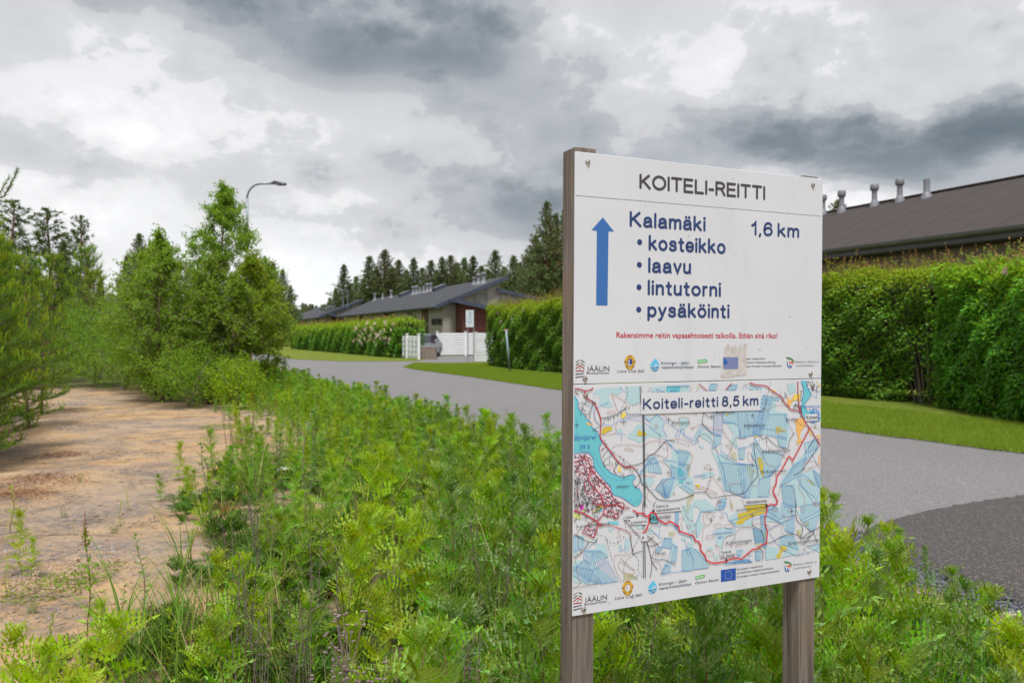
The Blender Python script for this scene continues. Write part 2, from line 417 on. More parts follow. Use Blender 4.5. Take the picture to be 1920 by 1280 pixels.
M = dict(
    sand=sand_mat(), lawn=lawn_mat(),
    asphalt=asphalt_mat('old_asphalt', (0.165, 0.158, 0.162), (0.32, 0.29, 0.27)),
    asphalt_new=asphalt_mat('new_asphalt', (0.066, 0.060, 0.060), (0.20, 0.16, 0.14)),
    edge=simple('road_edge_grit', (0.42, 0.36, 0.30), 0.95, var=0.35, vscale=9, bmp=0.8, bscale=40, bdist=0.02),
    stone=simple('crushed_stone', (0.125, 0.13, 0.145), 0.75, var=0.5, vscale=14, bmp=0.5, bscale=50),
    pebble=simple('pebble', (0.30, 0.27, 0.25), 0.8, var=0.4, vscale=20),
    post=wood_mat('weathered_post', (0.25, 0.228, 0.205), (0.045, 0.037, 0.032), warm=(0.22, 0.165, 0.115)),
    post_end=simple('post_end_grain', (0.30, 0.25, 0.20), 0.9, var=0.4, vscale=60, bmp=0.6, bscale=150),
    panel=panel_mat('white_panel_face', (0.59, 0.622, 0.665)),
    panel_edge=simple('panel_edge', (0.5, 0.5, 0.5), 0.4),
    screw=simple('steel_screw', (0.55, 0.54, 0.52), 0.3, metal=0.9),
    hole=simple('recess_shade', (0.02, 0.02, 0.02), 0.8),
    galv=simple('galvanised_steel', (0.19, 0.195, 0.215), 0.55, metal=0.1, var=0.15, vscale=8),
    lamp_grey=simple('lamp_pole_grey', (0.23, 0.27, 0.31), 0.5, metal=0.4),
    lamp_dark=simple('lamp_head_dark', (0.10, 0.11, 0.13), 0.5),
    blue_pole=simple('blue_grey_paint', (0.27, 0.36, 0.46), 0.5, var=0.2, vscale=10),
    pink_cap=simple('faded_red_cap', (0.55, 0.33, 0.30), 0.6),
    white_fence=simple('white_fence_paint', (0.74, 0.75, 0.77), 0.5, var=0.04),
    roof=roof_mat('charcoal_shingle', (0.040, 0.042, 0.050)),
    roof_r=roof_mat('brown_felt', (0.043, 0.033, 0.031)),
    fascia=simple('dark_blue_fascia', (0.045, 0.055, 0.085), 0.5),
    fascia_r=simple('dark_fascia', (0.050, 0.050, 0.048), 0.5),
    gutter=simple('grey_gutter', (0.13, 0.135, 0.13), 0.4, metal=0.3),
    wall=siding_mat('beige_siding', (0.43, 0.395, 0.345)),
    wall_l=siding_mat('light_siding', (0.46, 0.44, 0.39)),
    wall_r=simple('brown_beige_board', (0.30, 0.25, 0.195), 0.8, var=0.15, vscale=6, bmp=0.3, bscale=40),
    wall_core=simple('wall_core', (0.08, 0.07, 0.06), 0.9),
    brick=siding_mat('red_cladding', (0.15, 0.043, 0.034), 0.075, 0.22),
    brown=siding_mat('brown_cladding', (0.13, 0.055, 0.045), 0.12),
    glass=simple('dark_window_glass', (0.03, 0.035, 0.045), 0.08, var=0.3),
    frame=simple('dark_frame', (0.04, 0.045, 0.055), 0.5),
    planter=wood_mat('grey_planks', (0.33, 0.27, 0.225), (0.16, 0.12, 0.10), scale=0.4),
    black=simple('black_plastic', (0.02, 0.022, 0.026), 0.35),
    carpaint=simple('grey_car_paint', (0.19, 0.215, 0.25), 0.22, metal=0.5, var=0.05),
    bark=simple('pine_bark', (0.17, 0.095, 0.058), 0.95, var=0.45, vscale=12, bmp=0.9, bscale=30, bdist=0.02),
    bark_red=simple('pine_bark_red', (0.30, 0.13, 0.065), 0.9, var=0.3, vscale=6),
    bark_y=simple('young_bark', (0.15, 0.10, 0.07), 0.9, var=0.35, vscale=14),
    birch=simple('pale_birch_bark', (0.50, 0.40, 0.28), 0.8, var=0.35, vscale=14),
    twig=simple('dry_twig', (0.25, 0.20, 0.155), 0.9, var=0.35, vscale=20),
    twig_pale=simple('bleached_twig', (0.50, 0.45, 0.40), 0.9, var=0.25, vscale=20),
    stem=simple('green_stem', (0.13, 0.19, 0.045), 0.6, var=0.3, vscale=6),
    stem_red=simple('red_stem', (0.17, 0.075, 0.04), 0.6, var=0.4, vscale=9),
    seed=simple('dry_seed_head', (0.165, 0.125, 0.105), 0.9, var=0.4, vscale=60),
    litter=simple('needle_litter', (0.26, 0.12, 0.06), 0.95, var=0.5, vscale=20, bmp=1.0, bscale=40, bdist=0.02),
    tansy=leaf_mat('tansy_leaf', (0.165, 0.305, 0.008), (0.27, 0.40, 0.085), 0.05, 0.30, 0.42),
    mugwort=leaf_mat('mugwort_leaf', (0.10, 0.225, 0.022), (0.22, 0.325, 0.13), 0.03, 0.24, 0.36),
    fresh=leaf_mat('fresh_leaf', (0.275, 0.405, 0.006), (0.33, 0.44, 0.045), 0.045, 0.30, 0.4),
    willow=leaf_mat('willow_leaf', (0.13, 0.255, 0.035), (0.23, 0.34, 0.12), 0.03, 0.2, 0.35),
    undergreen=leaf_mat('shaded_low_leaf', (0.055, 0.125, 0.012), (0.09, 0.17, 0.03), 0.03, 0.25, 0.25),  # leaf green darkened, painting in the shade beneath the taller herbs
    grass=leaf_mat('grass_blade', (0.13, 0.23, 0.022), (0.16, 0.26, 0.035), 0.04, 0.3, 0.35),
    grass_dry=leaf_mat('dry_grass', (0.38, 0.32, 0.15), (0.42, 0.36, 0.19), 0.03, 0.25, 0.3),
    turf=leaf_mat('turf_blade', (0.21, 0.30, 0.028), (0.24, 0.33, 0.04), 0.04, 0.3, 0.35),
    sorrel=leaf_mat('reddish_leaf', (0.25, 0.085, 0.03), (0.27, 0.12, 0.05), 0.04, 0.3, 0.3),
    birch_leaf=leaf_mat('birch_leaf', (0.18, 0.295, 0.022), (0.24, 0.35, 0.07), 0.03, 0.24, 0.5),
    alder_leaf=leaf_mat('alder_leaf', (0.145, 0.27, 0.022), (0.21, 0.32, 0.07), 0.03, 0.24, 0.48),
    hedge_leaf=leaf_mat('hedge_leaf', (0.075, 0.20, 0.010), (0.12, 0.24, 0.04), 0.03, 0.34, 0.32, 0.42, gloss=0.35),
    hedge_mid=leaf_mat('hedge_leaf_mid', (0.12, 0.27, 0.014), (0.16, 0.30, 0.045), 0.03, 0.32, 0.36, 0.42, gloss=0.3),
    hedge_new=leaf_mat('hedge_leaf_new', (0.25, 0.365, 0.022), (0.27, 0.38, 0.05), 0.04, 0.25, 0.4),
    hedge_red=leaf_mat('hedge_tip_red', (0.36, 0.17, 0.075), (0.38, 0.22, 0.11), 0.05, 0.25, 0.35),
    hedge_core=simple('hedge_dark_core', (0.035, 0.032, 0.018), 0.95, var=0.4, vscale=8),  # near-black fill, the shade inside a hedge put into its colour
    petal=leaf_mat('pale_petal', (0.72, 0.60, 0.60), (0.72, 0.60, 0.60), 0.01, 0.1, 0.3),
    lilac=leaf_mat('lilac_petal', (0.55, 0.38, 0.52), (0.55, 0.38, 0.52), 0.02, 0.15, 0.3),
    purple=leaf_mat('purple_petal', (0.42, 0.10, 0.40), (0.42, 0.10, 0.40), 0.02, 0.15, 0.3),
    clover_fl=leaf_mat('clover_flower', (0.66, 0.52, 0.44), (0.66, 0.52, 0.44), 0.02, 0.15, 0.2),
    white_fl=leaf_mat('white_flower', (0.75, 0.75, 0.68), (0.75, 0.75, 0.68), 0.01, 0.1, 0.2),
    yarrow=leaf_mat('yarrow_bud', (0.27, 0.29, 0.17), (0.27, 0.29, 0.17), 0.02, 0.2, 0.1),
    needle=leaf_mat('pine_needle', (0.095, 0.15, 0.05), (0.095, 0.15, 0.05), 0.03, 0.3, 0.15, 0.5),
    needle_y=leaf_mat('young_pine_needle', (0.12, 0.215, 0.026), (0.12, 0.215, 0.026), 0.03, 0.28, 0.4, 0.5),
    candle=leaf_mat('pine_candle', (0.32, 0.41, 0.03), (0.32, 0.41, 0.03), 0.03, 0.2, 0.3, 0.5),
    needle_far=leaf_mat('far_conifer', (0.11, 0.155, 0.058), (0.11, 0.155, 0.058), 0.04, 0.35, 0.12, 0.6),
    needle_far2=leaf_mat('far_conifer_light', (0.13, 0.195, 0.06), (0.13, 0.195, 0.06), 0.04, 0.35, 0.15, 0.6),
)
PRINT = {}
def ink(name, col, rough=0.38):
    if name not in PRINT: PRINT[name] = simple('ink_' + name, col, rough, var=0.03)
    return PRINT[name]

# ------------------------------------------------------------------ where things stand (survey of the place from the camera's spot)
CP, SP_ = math.cos(PITCH), math.sin(PITCH)
def ray(px, py):
    a = (px - 960) / 1493.3; b = (640 - py) / 1493.3
    return Vector((a, CP + b * SP_, -SP_ + b * CP))
def at(px, py, Y):
    r = ray(px, py); return Vector((0, 0, 1.6)) + r * (Y / r.y)
def on_ground(px, py, z=0.0):
    r = ray(px, py); return Vector((0, 0, 1.6)) + r * ((z - 1.6) / r.z)
def on_plane(px, py, P0, n):
    r = ray(px, py); C = Vector((0, 0, 1.6)); return C + r * ((Vector(P0) - C).dot(n) / r.dot(n))
D = Vector((-0.386, 0.9225, 0)).normalized()      # along the road and the long sides of the houses
NN = Vector((D.y, -D.x, 0))                        # square to it, to the right
UP = Vector((0, 0, 1))

# ------------------------------------------------------------------ ground
def hash2(x, y):
    return (np.sin(x * 1.7 + 1.3 * np.sin(y * 0.9)) * np.cos(y * 1.3 + 0.7 * np.sin(x * 1.1)) * 0.5
            + 0.3 * np.sin(x * 4.1 + y * 2.3) * np.sin(y * 3.7 - x * 1.9) + 0.15 * np.sin(x * 9.3 - y * 4.9) * np.sin(y * 8.1 + x * 5))
EDGE0 = np.array([0.51, 10.9]); ED = np.array([-0.413, 0.911])
def left_of_edge(x, y):       # metres to the left of the near edge of the road
    return -0.911 * (x - EDGE0[0]) - 0.413 * (y - EDGE0[1])
def ground_z(x, y):
    x = np.asarray(x, float); y = np.asarray(y, float)
    l = left_of_edge(x, y)
    m = np.clip((l - 0.3) / 1.5, 0, 1) * np.clip((60 - y) / 30, 0, 1) * np.clip((y + 12) / 10, 0, 1)
    return m * (hash2(x * 0.8, y * 0.8) * 0.03 + 0.008 * np.sin(x * 9 + 3 * np.sin(y * 5)) * np.sin(y * 10 + 2 * np.sin(x * 4)))
gx = np.concatenate([-np.geomspace(900, 14, 22), np.linspace(-13.5, 8, 260), np.geomspace(9, 900, 22)])
gy = np.concatenate([-np.geomspace(900, 6, 16), np.linspace(-5, 26, 330), np.geomspace(27, 2000, 30)])
GX, GY = np.meshgrid(gx, gy)
V = np.stack([GX.ravel(), GY.ravel(), ground_z(GX, GY).ravel()], 1)
nx, ny = len(gx), len(gy)
i = (np.arange(ny - 1)[:, None] * nx + np.arange(nx - 1)[None, :]).ravel()
Q = np.stack([i, i + 1, i + nx + 1, i + nx], 1)
link_mesh('ground', tri_data('ground', V, Q, [M['sand']], smooth=True), kind='structure')

def sheet(name, pts, z, m, kind='structure', parent=None, thick=0.0):
    b = MB()
    if thick: b.prism([(x, y, z - thick) for x, y in pts], (0, 0, thick))
    else: b.poly([(x, y, z) for x, y in pts])
    return b.build(name, m, parent, kind=kind)

near_edge = [(7.5, -4.5), (3.45, 4.3), (2.6, 6.3), (0.51, 10.9), (-3.6, 20.0), (-8.2, 30.0), (-12.0, 38.6), (-17.2, 45.6), (-23.5, 53), (-34, 61), (-60, 74)]
far_edge = [(-62, 82), (-36, 76), (-22.6, 68), (-18.6, 59.5), (-15.4, 53), (-12.9, 46.9), (-9.4, 43.4), (-5.3, 43.6), (-5.0, 46), (-6.6, 53), (-6.6, 54.8), (7, 54.8), (7, 44.5),
            (-2.0, 41.9), (-3.5, 38.6), (-4.55, 36.2), (-4.6, 35.2), (-4.0, 34.0), (-1.6, 29), (1.33, 22.1), (5.25, 13.35), (6.8, 10.4), (11.6, 0.5), (14.5, -4.5)]
sheet('road', near_edge + far_edge, 0.022, M['asphalt'], thick=0.10)
# lawn on the far side, wrapping round the drive
lawn_pts = [(14.5, -4.5), (11.6, 0.5), (6.8, 10.4), (5.25, 13.35), (1.33, 22.1), (-1.6, 29), (-4.0, 34.0), (-4.6, 35.2), (-4.55, 36.2), (-3.5, 38.6), (-2.0, 41.9),
            (7, 44.5), (7, 54.8), (-6.6, 54.8), (-6.6, 53), (-5.0, 46), (-5.3, 43.6), (-9.4, 43.4), (-12.9, 46.9), (-15.4, 53), (-18.6, 59.5), (-22.6, 68), (-36, 76), (-62, 82),
            (-62, 140), (120, 140), (120, -4.5)]
sheet('lawn', lawn_pts, 0.045, M['lawn'], thick=0.10)
# pale grit line along the near edge
b = MB()
ne = [Vector((x, y, 0)) for x, y in near_edge[2:8]]
rr = random.Random(3)
pts = []
for a, c in zip(ne, ne[1:]):
    k = int((c - a).length / 0.25)
    for j in range(k): pts.append(a.lerp(c, j / k))
L_, R_ = [], []
for p in pts:
    R_.append((p.x + 0.911 * 0.05, p.y + 0.413 * 0.05, 0.026)); wv = 0.20 + rr.random() * 0.16
    L_.append((p.x - 0.911 * wv, p.y - 0.413 * wv, 0.004))
b.add(L_ + R_, [(i, i + 1, len(pts) + i + 1, len(pts) + i) for i in range(len(pts) - 1)])
b.build('road_shoulder', M['edge'], kind='structure')
# fresh asphalt patch over the old road, rounded down to the gravel
up = [on_ground(*q, z=0.03) for q in [(1618, 1003), (1640, 985), (1700, 966), (1790, 946), (1860, 935), (1920, 926)]] + [Vector((8.6, 8.3, 0)), (Vector((12.0, 3, 0)))]
lo = [on_ground(*q, z=0.03) for q in [(1622, 1013), (1655, 1030), (1710, 1054), (1775, 1082), (1850, 1108), (1920, 1130)]] + [Vector((3.9, 3.2, 0)), Vector((5.5, 0.5, 0))]
b = MB(); prof = [(0.0, -0.02), (0.06, 0.03), (0.15, 0.056), (0.30, 0.067), (0.6, 0.068)]
cols = []
for k, (a, c) in enumerate(zip(lo, up)):
    d = (c - a); Ld = d.length; d.normalize()
    row = []
    for q, z in prof:
        f = min(q / max(Ld, 0.01), 0.45) * Ld
        hgt = z if k > 0 else min(z, 0.03)
        row.append(a + d * (f - 0.06 + 0.02 * math.sin(k * 2.3 + q * 9)) + UP * (hgt - a.z))
    e = c.copy(); e.z = 0.030; row.append(a.lerp(c, 0.93) + UP * (0.052 - a.z)); row.append(e)
    cols.append(row)
def cr(p0, p1, p2, p3, t):
    return 0.5 * ((2 * p1) + (p2 - p0) * t + (2 * p0 - 5 * p1 + 4 * p2 - p3) * t * t + (3 * p1 - p0 - 3 * p2 + p3) * t ** 3)
fine = []
rg = random.Random(5)
for k in range(len(cols) - 1):
    for s in range(8):
        t_ = s / 8
        row = [cols[k][j].lerp(cols[k + 1][j], t_) for j in range(len(cols[0]))]
        for j in range(3): row[j] = row[j] + Vector((rg.uniform(-.02, .02), rg.uniform(-.02, .02), rg.uniform(-.006, .006)))
        row[-1] = row[-1] + Vector((rg.uniform(-.03, .03), rg.uniform(-.03, .03), 0))
        fine.append(row)
w_ = len(fine[0])
b.add([p for r in fine for p in r], [(i * w_ + j, i * w_ + j + 1, (i + 1) * w_ + j + 1, (i + 1) * w_ + j) for i in range(len(fine) - 1) for j in range(w_ - 1)])
b.build('asphalt_patch', M['asphalt_new'], smooth=True, kind='structure')
# crushed stone bed beside the patch
def off_edge(y, l): t = (y - 10.9) / 0.911; return (0.51 - 0.413 * t - 0.911 * l, y - 0.413 * l)
sheet('gravel_bed', [off_edge(y, .50 + .06 * math.sin(y * 3)) for y in (8.6, 7.6, 6.6, 5.6, 4.6, 3.6, 2.6, 1.6)] + [off_edge(y, -.15) for y in (1.6, 4, 6.5, 9.0)], 0.010, M['stone'])

# ------------------------------------------------------------------ right-hand house
def roof_vent(px, py, ptop, P0, n, r, parent, cap=True, m='galv', cw=1.0):
    p = on_plane(px, py, P0, n)
    h = (py - ptop) / 1493.3 * p.y
    b = MB()
    b.lathe(p - UP * 0.25, [(r * 1.9, 0), (r * 1.75, 0.25 + h * 0.10), (r * 1.15, 0.25 + h * 0.22), (r, 0.25 + h * 0.3), (r, 0.25 + h * (0.74 if cap else 1.0))], 14)
    v = b.build('vent_pipe', M[m], parent, smooth=True)
    v.modifiers.new('edge', 'EDGE_SPLIT').split_angle = R(40)
    if cap:
        c = MB()
        c.lathe(p - UP * 0.25, [(r * 0.9, 0.25 + h * 0.68), (r * 1.45 * cw, 0.25 + h * 0.71), (r * 1.62 * cw, 0.25 + h * 0.75), (r * 1.62 * cw, 0.25 + h * 0.93), (r * 1.35 * cw, 0.25 + h * 0.985), (r * 0.6 * cw, 0.25 + h)], 14)
        cc = c.build('vent_cap', M[m], v, smooth=True)
        cc.modifiers.new('edge', 'EDGE_SPLIT').split_angle = R(35)
    return v

A0 = at(1545, 468, 24.0)                     # a point of the eave
rise, run = 2.15, 5.3
def RH(s, wv, z): return A0 + D * s + NN * wv + UP * (z - A0.z)
ez = A0.z
Hs = thing('house', 'long house with a brown felt roof, behind the tall hedge on the right', 'house', (A0.x, A0.y, 0), 'long low houses along the road')
s0, s1 = -24.0, 6.6
b = MB()
for sl in (0, 1):                             # two slopes of the roof, 0.16 thick
    wa, wb = (0, run) if sl == 0 else (run, 2 * run)
    za, zb = (ez, ez + rise) if sl == 0 else (ez + rise, ez)
    b.prism([RH(s0, wa, za), RH(s1, wa, za), RH(s1, wb, zb), RH(s0, wb, zb)], (0, 0, -0.14))
roof = b.build('roof', M['roof_r'], Hs)
nrm = (D.cross(NN * run + UP * rise)).normalized()
sl_dir = (NN * run + UP * rise).normalized(); sl_len = math.hypot(run, rise)
k = s0 + 0.6; rr_seam = random.Random(2)
while k < s1:                                 # lapped seams of the felt, running up the slope
    b = MB(); b.box(RH(k, run / 2, ez + rise / 2) + UP * 0.003, (0.02, sl_len - 0.1, 0.003), D, sl_dir, nrm)
    b.build('felt_seam', M['roof_r'], roof); k += rr_seam.uniform(.92, 1.06)
b = MB(); b.box(RH((s0 + s1) / 2, run, ez + rise + 0.02), (s1 - s0, 0.22, 0.05), D, NN, UP); b.build('ridge_cap', M['roof_r'], roof)
b = MB(); b.box(RH((s0 + s1) / 2, 0.02, ez - 0.16), (s1 - s0, 0.03, 0.24), D, NN, UP); b.build('fascia', M['fascia_r'], Hs)
b = MB()
gp = [(-0.14, -0.02), (-0.13, -0.09), (-0.08, -0.14), (-0.02, -0.14), (-0.02, -0.12), (-0.075, -0.12), (-0.115, -0.08), (-0.12, -0.02)]
b.prism([RH(s0, a, ez + c) for a, c in gp], D * (s1 - s0)); b.build('gutter', M['gutter'], Hs)
b = MB(); b.box(RH((s0 + s1) / 2, 0.32, ez - 0.27), (s1 - s0, 0.6, 0.02), D, NN, UP); b.build('soffit', M['fascia_r'], Hs)
b = MB()                                      # wall core with gables
g = [RH(s1 - 0.6, 0.68, 0), RH(s1 - 0.6, 2 * run - 0.68, 0), RH(s1 - 0.6, 2 * run - 0.68, ez - 0.1), RH(s1 - 0.6, run, ez + rise - 0.25), RH(s1 - 0.6, 0.68, ez - 0.1)]
b.prism(g, D * (s0 - s1 + 1.2)); wl = b.build('wall', M['wall_core'], Hs)
z = 0.35; q = 0
while z < ez - 0.3:
    hgt = min(0.195, ez - 0.29 - z)
    b = MB(); b.prism([RH(s0 + 0.6, 0.64, z), RH(s0 + 0.6, 0.66, z + hgt), RH(s0 + 0.6, 0.685, z + hgt), RH(s0 + 0.6, 0.685, z)], D * (s1 - s0 - 1.2))
    b.build('board', M['wall_r'], wl); z += 0.2
RN = nrm if nrm.z > 0 else -nrm
for px, py, pt, cap in [(1543, 404, 365, True), (1578, 400, 357, True), (1639.5, 388, 345, True), (1687, 380, 334.5, True), (1737.5, 372, 336.5, False)]:
    roof_vent(px, py - 2, pt, RH(0, 0, ez), RN, 0.092 if cap else 0.10, Hs, cap, 'galv')

# ------------------------------------------------------------------ houses beyond the drive
def far_house(E0, label, full=True, Ls=(37.5, 42.5)):
    ezz = E0.z
    def P(s, wv, z): return E0 + D * s + NN * wv + UP * (z - E0.z)
    H = thing('house', label, 'house', (E0.x, E0.y, 0), 'long low houses along the road')
    pw, ph = 5.44, 2.2; WS = 0.42
    b = MB()
    b.prism([P(0, 0, ezz), P(Ls[0], 0, ezz), P(Ls[1], pw, ezz + ph), P(0, pw, ezz + ph)], (0, 0, -0.12))
    rf = b.build('roof', M['roof'], H)
    n = (D.cross(NN * pw + UP * ph)).normalized(); n = n if n.z > 0 else -n
    b = MB(); b.prism([P(-0.05, -0.03, ezz + 0.03), P(-0.05, pw + 0.05, ezz + ph + 0.05), P(-0.05, pw + 0.05, ezz + ph - 0.24), P(-0.05, -0.03, ezz - 0.26)], D * 0.045); b.build('fascia', M['fascia'], H)
    b = MB(); b.box(P(Ls[0] / 2, -0.02, ezz - 0.12), (Ls[0], 0.03, 0.20), D, NN, UP); b.build('fascia', M['fascia'], H)
    b = MB(); b.box(P(Ls[0] / 2, -0.10, ezz - 0.07), (Ls[0], 0.12, 0.10), D, NN, UP); b.build('gutter', M['galv'], H)
    # lower roof slope on the right
    z1 = ezz + 1.28
    b = MB(); b.prism([P(0.15, 4.75, z1), P(Ls[0], 4.75, z1), P(Ls[0], 12.0, z1 - 1.36), P(0.15, 12.0, z1 - 1.36)], (0, 0, -0.12)); b.build('roof', M['roof'], H)
    b = MB(); b.prism([P(0.1, 4.7, z1 + 0.04), P(0.1, 12.05, z1 - 1.33), P(0.1, 12.05, z1 - 1.6), P(0.1, 4.7, z1 - 0.24)], D * 0.045); b.build('fascia', M['fascia'], H)
    # walls: one solid, light front on the long side
    b = MB()
    b.prism([P(WS, 0.6, 0), P(WS, 11.4, 0), P(WS, 11.4, z1 - 1.42), P(WS, 5.0, z1 - 0.18), P(WS, 5.0, ezz + 1.88), P(WS, 0.6, ezz + 0.10)], D * (Ls[0] - 1.2))
    wl_ = b.build('wall', M['wall'], H)
    def panel(name, sa, sb, za, zb, m, parent=H, out=0.02, th=0.05):
        bb = MB(); bb.prism([P(sa, 0.6 - out, za), P(sb, 0.6 - out, za), P(sb, 0.6 - out, zb), P(sa, 0.6 - out, zb)], NN * th)
        return bb.build(name, m, parent)
    def win(sa, sb, za, zb, name='window', panes=1):
        f = MB(); t_ = 0.07
        for (a, c, e, g_) in [(sa, sb, za, za + t_), (sa, sb, zb - t_, zb), (sa, sa + t_, za + t_, zb - t_), (sb - t_, sb, za + t_, zb - t_)]:
            f.prism([P(a, 0.54, e), P(c, 0.54, e), P(c, 0.54, g_), P(a, 0.54, g_)], NN * 0.07)
        fr_ = f.build(name, M['frame'], H)
        g = MB(); g.prism([P(sa + t_, 0.575, za + t_), P(sb - t_, 0.575, za + t_), P(sb - t_, 0.575, zb - t_), P(sa + t_, 0.575, zb - t_)], NN * 0.015)
        g.build('pane', M['glass'], fr_)
        return fr_
    tz = ezz - 0.05
    panel('wall_panel', 5.7, 13.9, 2.45, tz, M['wall_l']); panel('wall_panel', 18.2, 26.8, 0.3, tz, M['wall'])
    panel('wall_panel', 29.6, 36.5, 0.3, tz, M['wall_l'])
    panel('cladding_panel', 3.92, 5.62, 2.62, tz, M['brown']); panel('cladding_panel', 14.2, 18.0, 0.3, tz, M['brown']); panel('cladding_panel', 27.2, 29.3, 0.3, tz, M['brown'])
    win(14.9, 15.8, 0.9, 2.9); win(27.6, 28.9, 0.9, 2.9); win(7.4, 11.6, 0.35, 2.4, 'terrace_window'); win(20, 23.5, 0.5, 2.2, 'terrace_window'); win(31, 34, 0.5, 2.2, 'terrace_window')
    win(0.5, 1.45, 2.13, 2.62); win(2.0, 2.95, 2.13, 2.62)
    panel('cladding_panel', 1.5, 1.95, 2.16, 2.60, M['brown'])
    # door with frame
    f = MB()
    for (a, c, e, g_) in [(3.96, 5.56, 2.5, 2.6), (3.96, 4.08, 0, 2.5), (5.44, 5.56, 0, 2.5)]:
        f.prism([P(a, 0.54, e), P(c, 0.54, e), P(c, 0.54, g_), P(a, 0.54, g_)], NN * 0.07)
    dr = f.build('door', M['frame'], H)
    g = MB(); g.prism([P(4.08, 0.57, 0.1), P(5.44, 0.57, 0.1), P(5.44, 0.57, 2.5), P(4.08, 0.57, 2.5)], NN * 0.02); g.build('pane', M['glass'], dr)
    g = MB(); g.box(P(4.95, 0.55, 1.25), (0.09, 0.04, 1.9), D, NN, UP); g.build('handle', M['galv'], dr)
    # downpipe
    b = MB(); b.tube([P(9.1, -0.05, tz), P(9.0, 0.02, tz - 0.22), P(7.2, 0.40, tz - 0.5), P(6.8, 0.50, tz - 0.75), P(6.8, 0.50, 0.1)], 0.055, 8); b.build('downpipe', M['fascia'], H, smooth=True)
    # red clad porch in front of the gable, with a shallow roof sloping to the right
    pr = 1.42
    def Q(s, wv, z): return P(WS - s, wv, z)
    b = MB(); b.prism([Q(0, 1.58, 0), Q(0, 7.4, 0), Q(0, 7.4, 2.50), Q(0, 1.58, 3.62)], -D * pr); b.build('porch_wall', M['brick'], H)
    b = MB(); b.prism([Q(-0.02, 1.0, 3.92), Q(-0.02, 7.6, 2.62), Q(-0.02, 7.6, 2.46), Q(-0.02, 1.0, 3.76)], -D * (pr + 0.55)); b.build('porch_roof', M['roof'], H)
    b = MB(); b.prism([Q(pr + 0.53, 0.95, 3.95), Q(pr + 0.53, 7.65, 2.63), Q(pr + 0.53, 7.65, 2.35), Q(pr + 0.53, 0.95, 3.64)], -D * 0.05)
    b.prism([Q(0.0, 0.95, 3.95), Q(pr + 0.52, 0.95, 3.95), Q(pr + 0.52, 0.95, 3.68), Q(0.0, 0.95, 3.68)], NN * 0.045)
    b.build('fascia', M['fascia'], H)
    b = MB(); b.box(Q(pr + 0.03, 1.9, 3.1), (0.12, 0.12, 0.22), D, NN, UP); b.build('wall_lamp', M['lamp_dark'], H)
    # roof ladder with safety hoops on the gable
    ld = MB()
    for wv in (3.05, 3.95): ld.box(P(WS - .1, wv, ezz + 0.45), (0.045, 0.045, 2.3), D, NN, UP)
    lo_ = ld.build('roof_ladder', M['lamp_grey'], H)
    for kz in range(5):
        r_ = MB(); r_.box(P(WS - .1, 3.5, ezz - 0.4 + kz * 0.4), (0.025, 0.9, 0.025), D, NN, UP); r_.build('rung', M['lamp_grey'], lo_)
    for wv in (3.7, 5.0):
        hp = MB(); hp.tube([P(WS - .2, wv - 0.25, ezz - 0.9), P(WS - .2, wv - 0.25, ezz + 0.6), P(WS - .2, wv - 0.18, ezz + 0.85), P(WS - .2, wv, ezz + 0.95), P(WS - .2, wv + 0.2, ezz + 0.8), P(WS - .2, wv + 0.3, ezz + 0.3), P(WS - .2, wv + 0.42, ezz - 0.9)], 0.03, 6)
        hp.build('handrail', M['galv'], lo_)
    return H, P, n
E0 = at(818, 572, 56.0)
h1, P1, n1 = far_house(E0, 'grey house with red clad porch and a row of roof vents behind the white fences')
for px, py, pt, r in [(702.8, 563.4, 550, .16), (717.6, 560.5, 550, .13), (733.4, 558.6, 543.7, .16), (774.9, 552.6, 536.3, .16), (780.9, 551.5, 535.2, .16), (786.9, 549.8, 538, .13), (794.5, 549, 536, .13),
                      (801.3, 548, 531, .16), (808, 546.2, 530.2, .16), (888.7, 534.6, 519.3, .15), (897.2, 533.6, 512.5, .18), (906.7, 531.6, 510.4, .18)]:
    roof_vent(px, py, pt, E0, n1, r * .82, h1, cap=r > .14, cw=.84)
slope1 = (NN * 5.44 + UP * 2.2).normalized()
for px, py in [(759, 553.0), (824.5, 541.6)]:
    p = on_plane(px, py, E0, n1)
    b = MB(); b.box(p + n1 * 0.14, (1.0, 1.15, 0.22), D, slope1, n1); sk = b.build('skylight', M['fascia'], h1)
    b = MB(); b.box(p + n1 * 0.29, (0.84, 0.99, 0.04), D, slope1, n1); b.build('pane', M['galv'], sk)
E1 = at(598, 593, 97.0)
h2, P2, n2 = far_house(E1, 'small dark roofed house seen past the end of the grey one, left of it', Ls=(34, 36))
for px, py, pt in [(661.6, 563.5, 557), (667.6, 562.5, 559)]: roof_vent(px, py, pt, E1, n2, .2, h2, cw=.84)
for px in (643, 651.5):
    p = on_plane(px, 574, E1, n2); b = MB(); b.tube([p - UP * .3, p + UP * 2.0], 0.05, 6); b.build('roof_pole', M['lamp_grey'], h2)

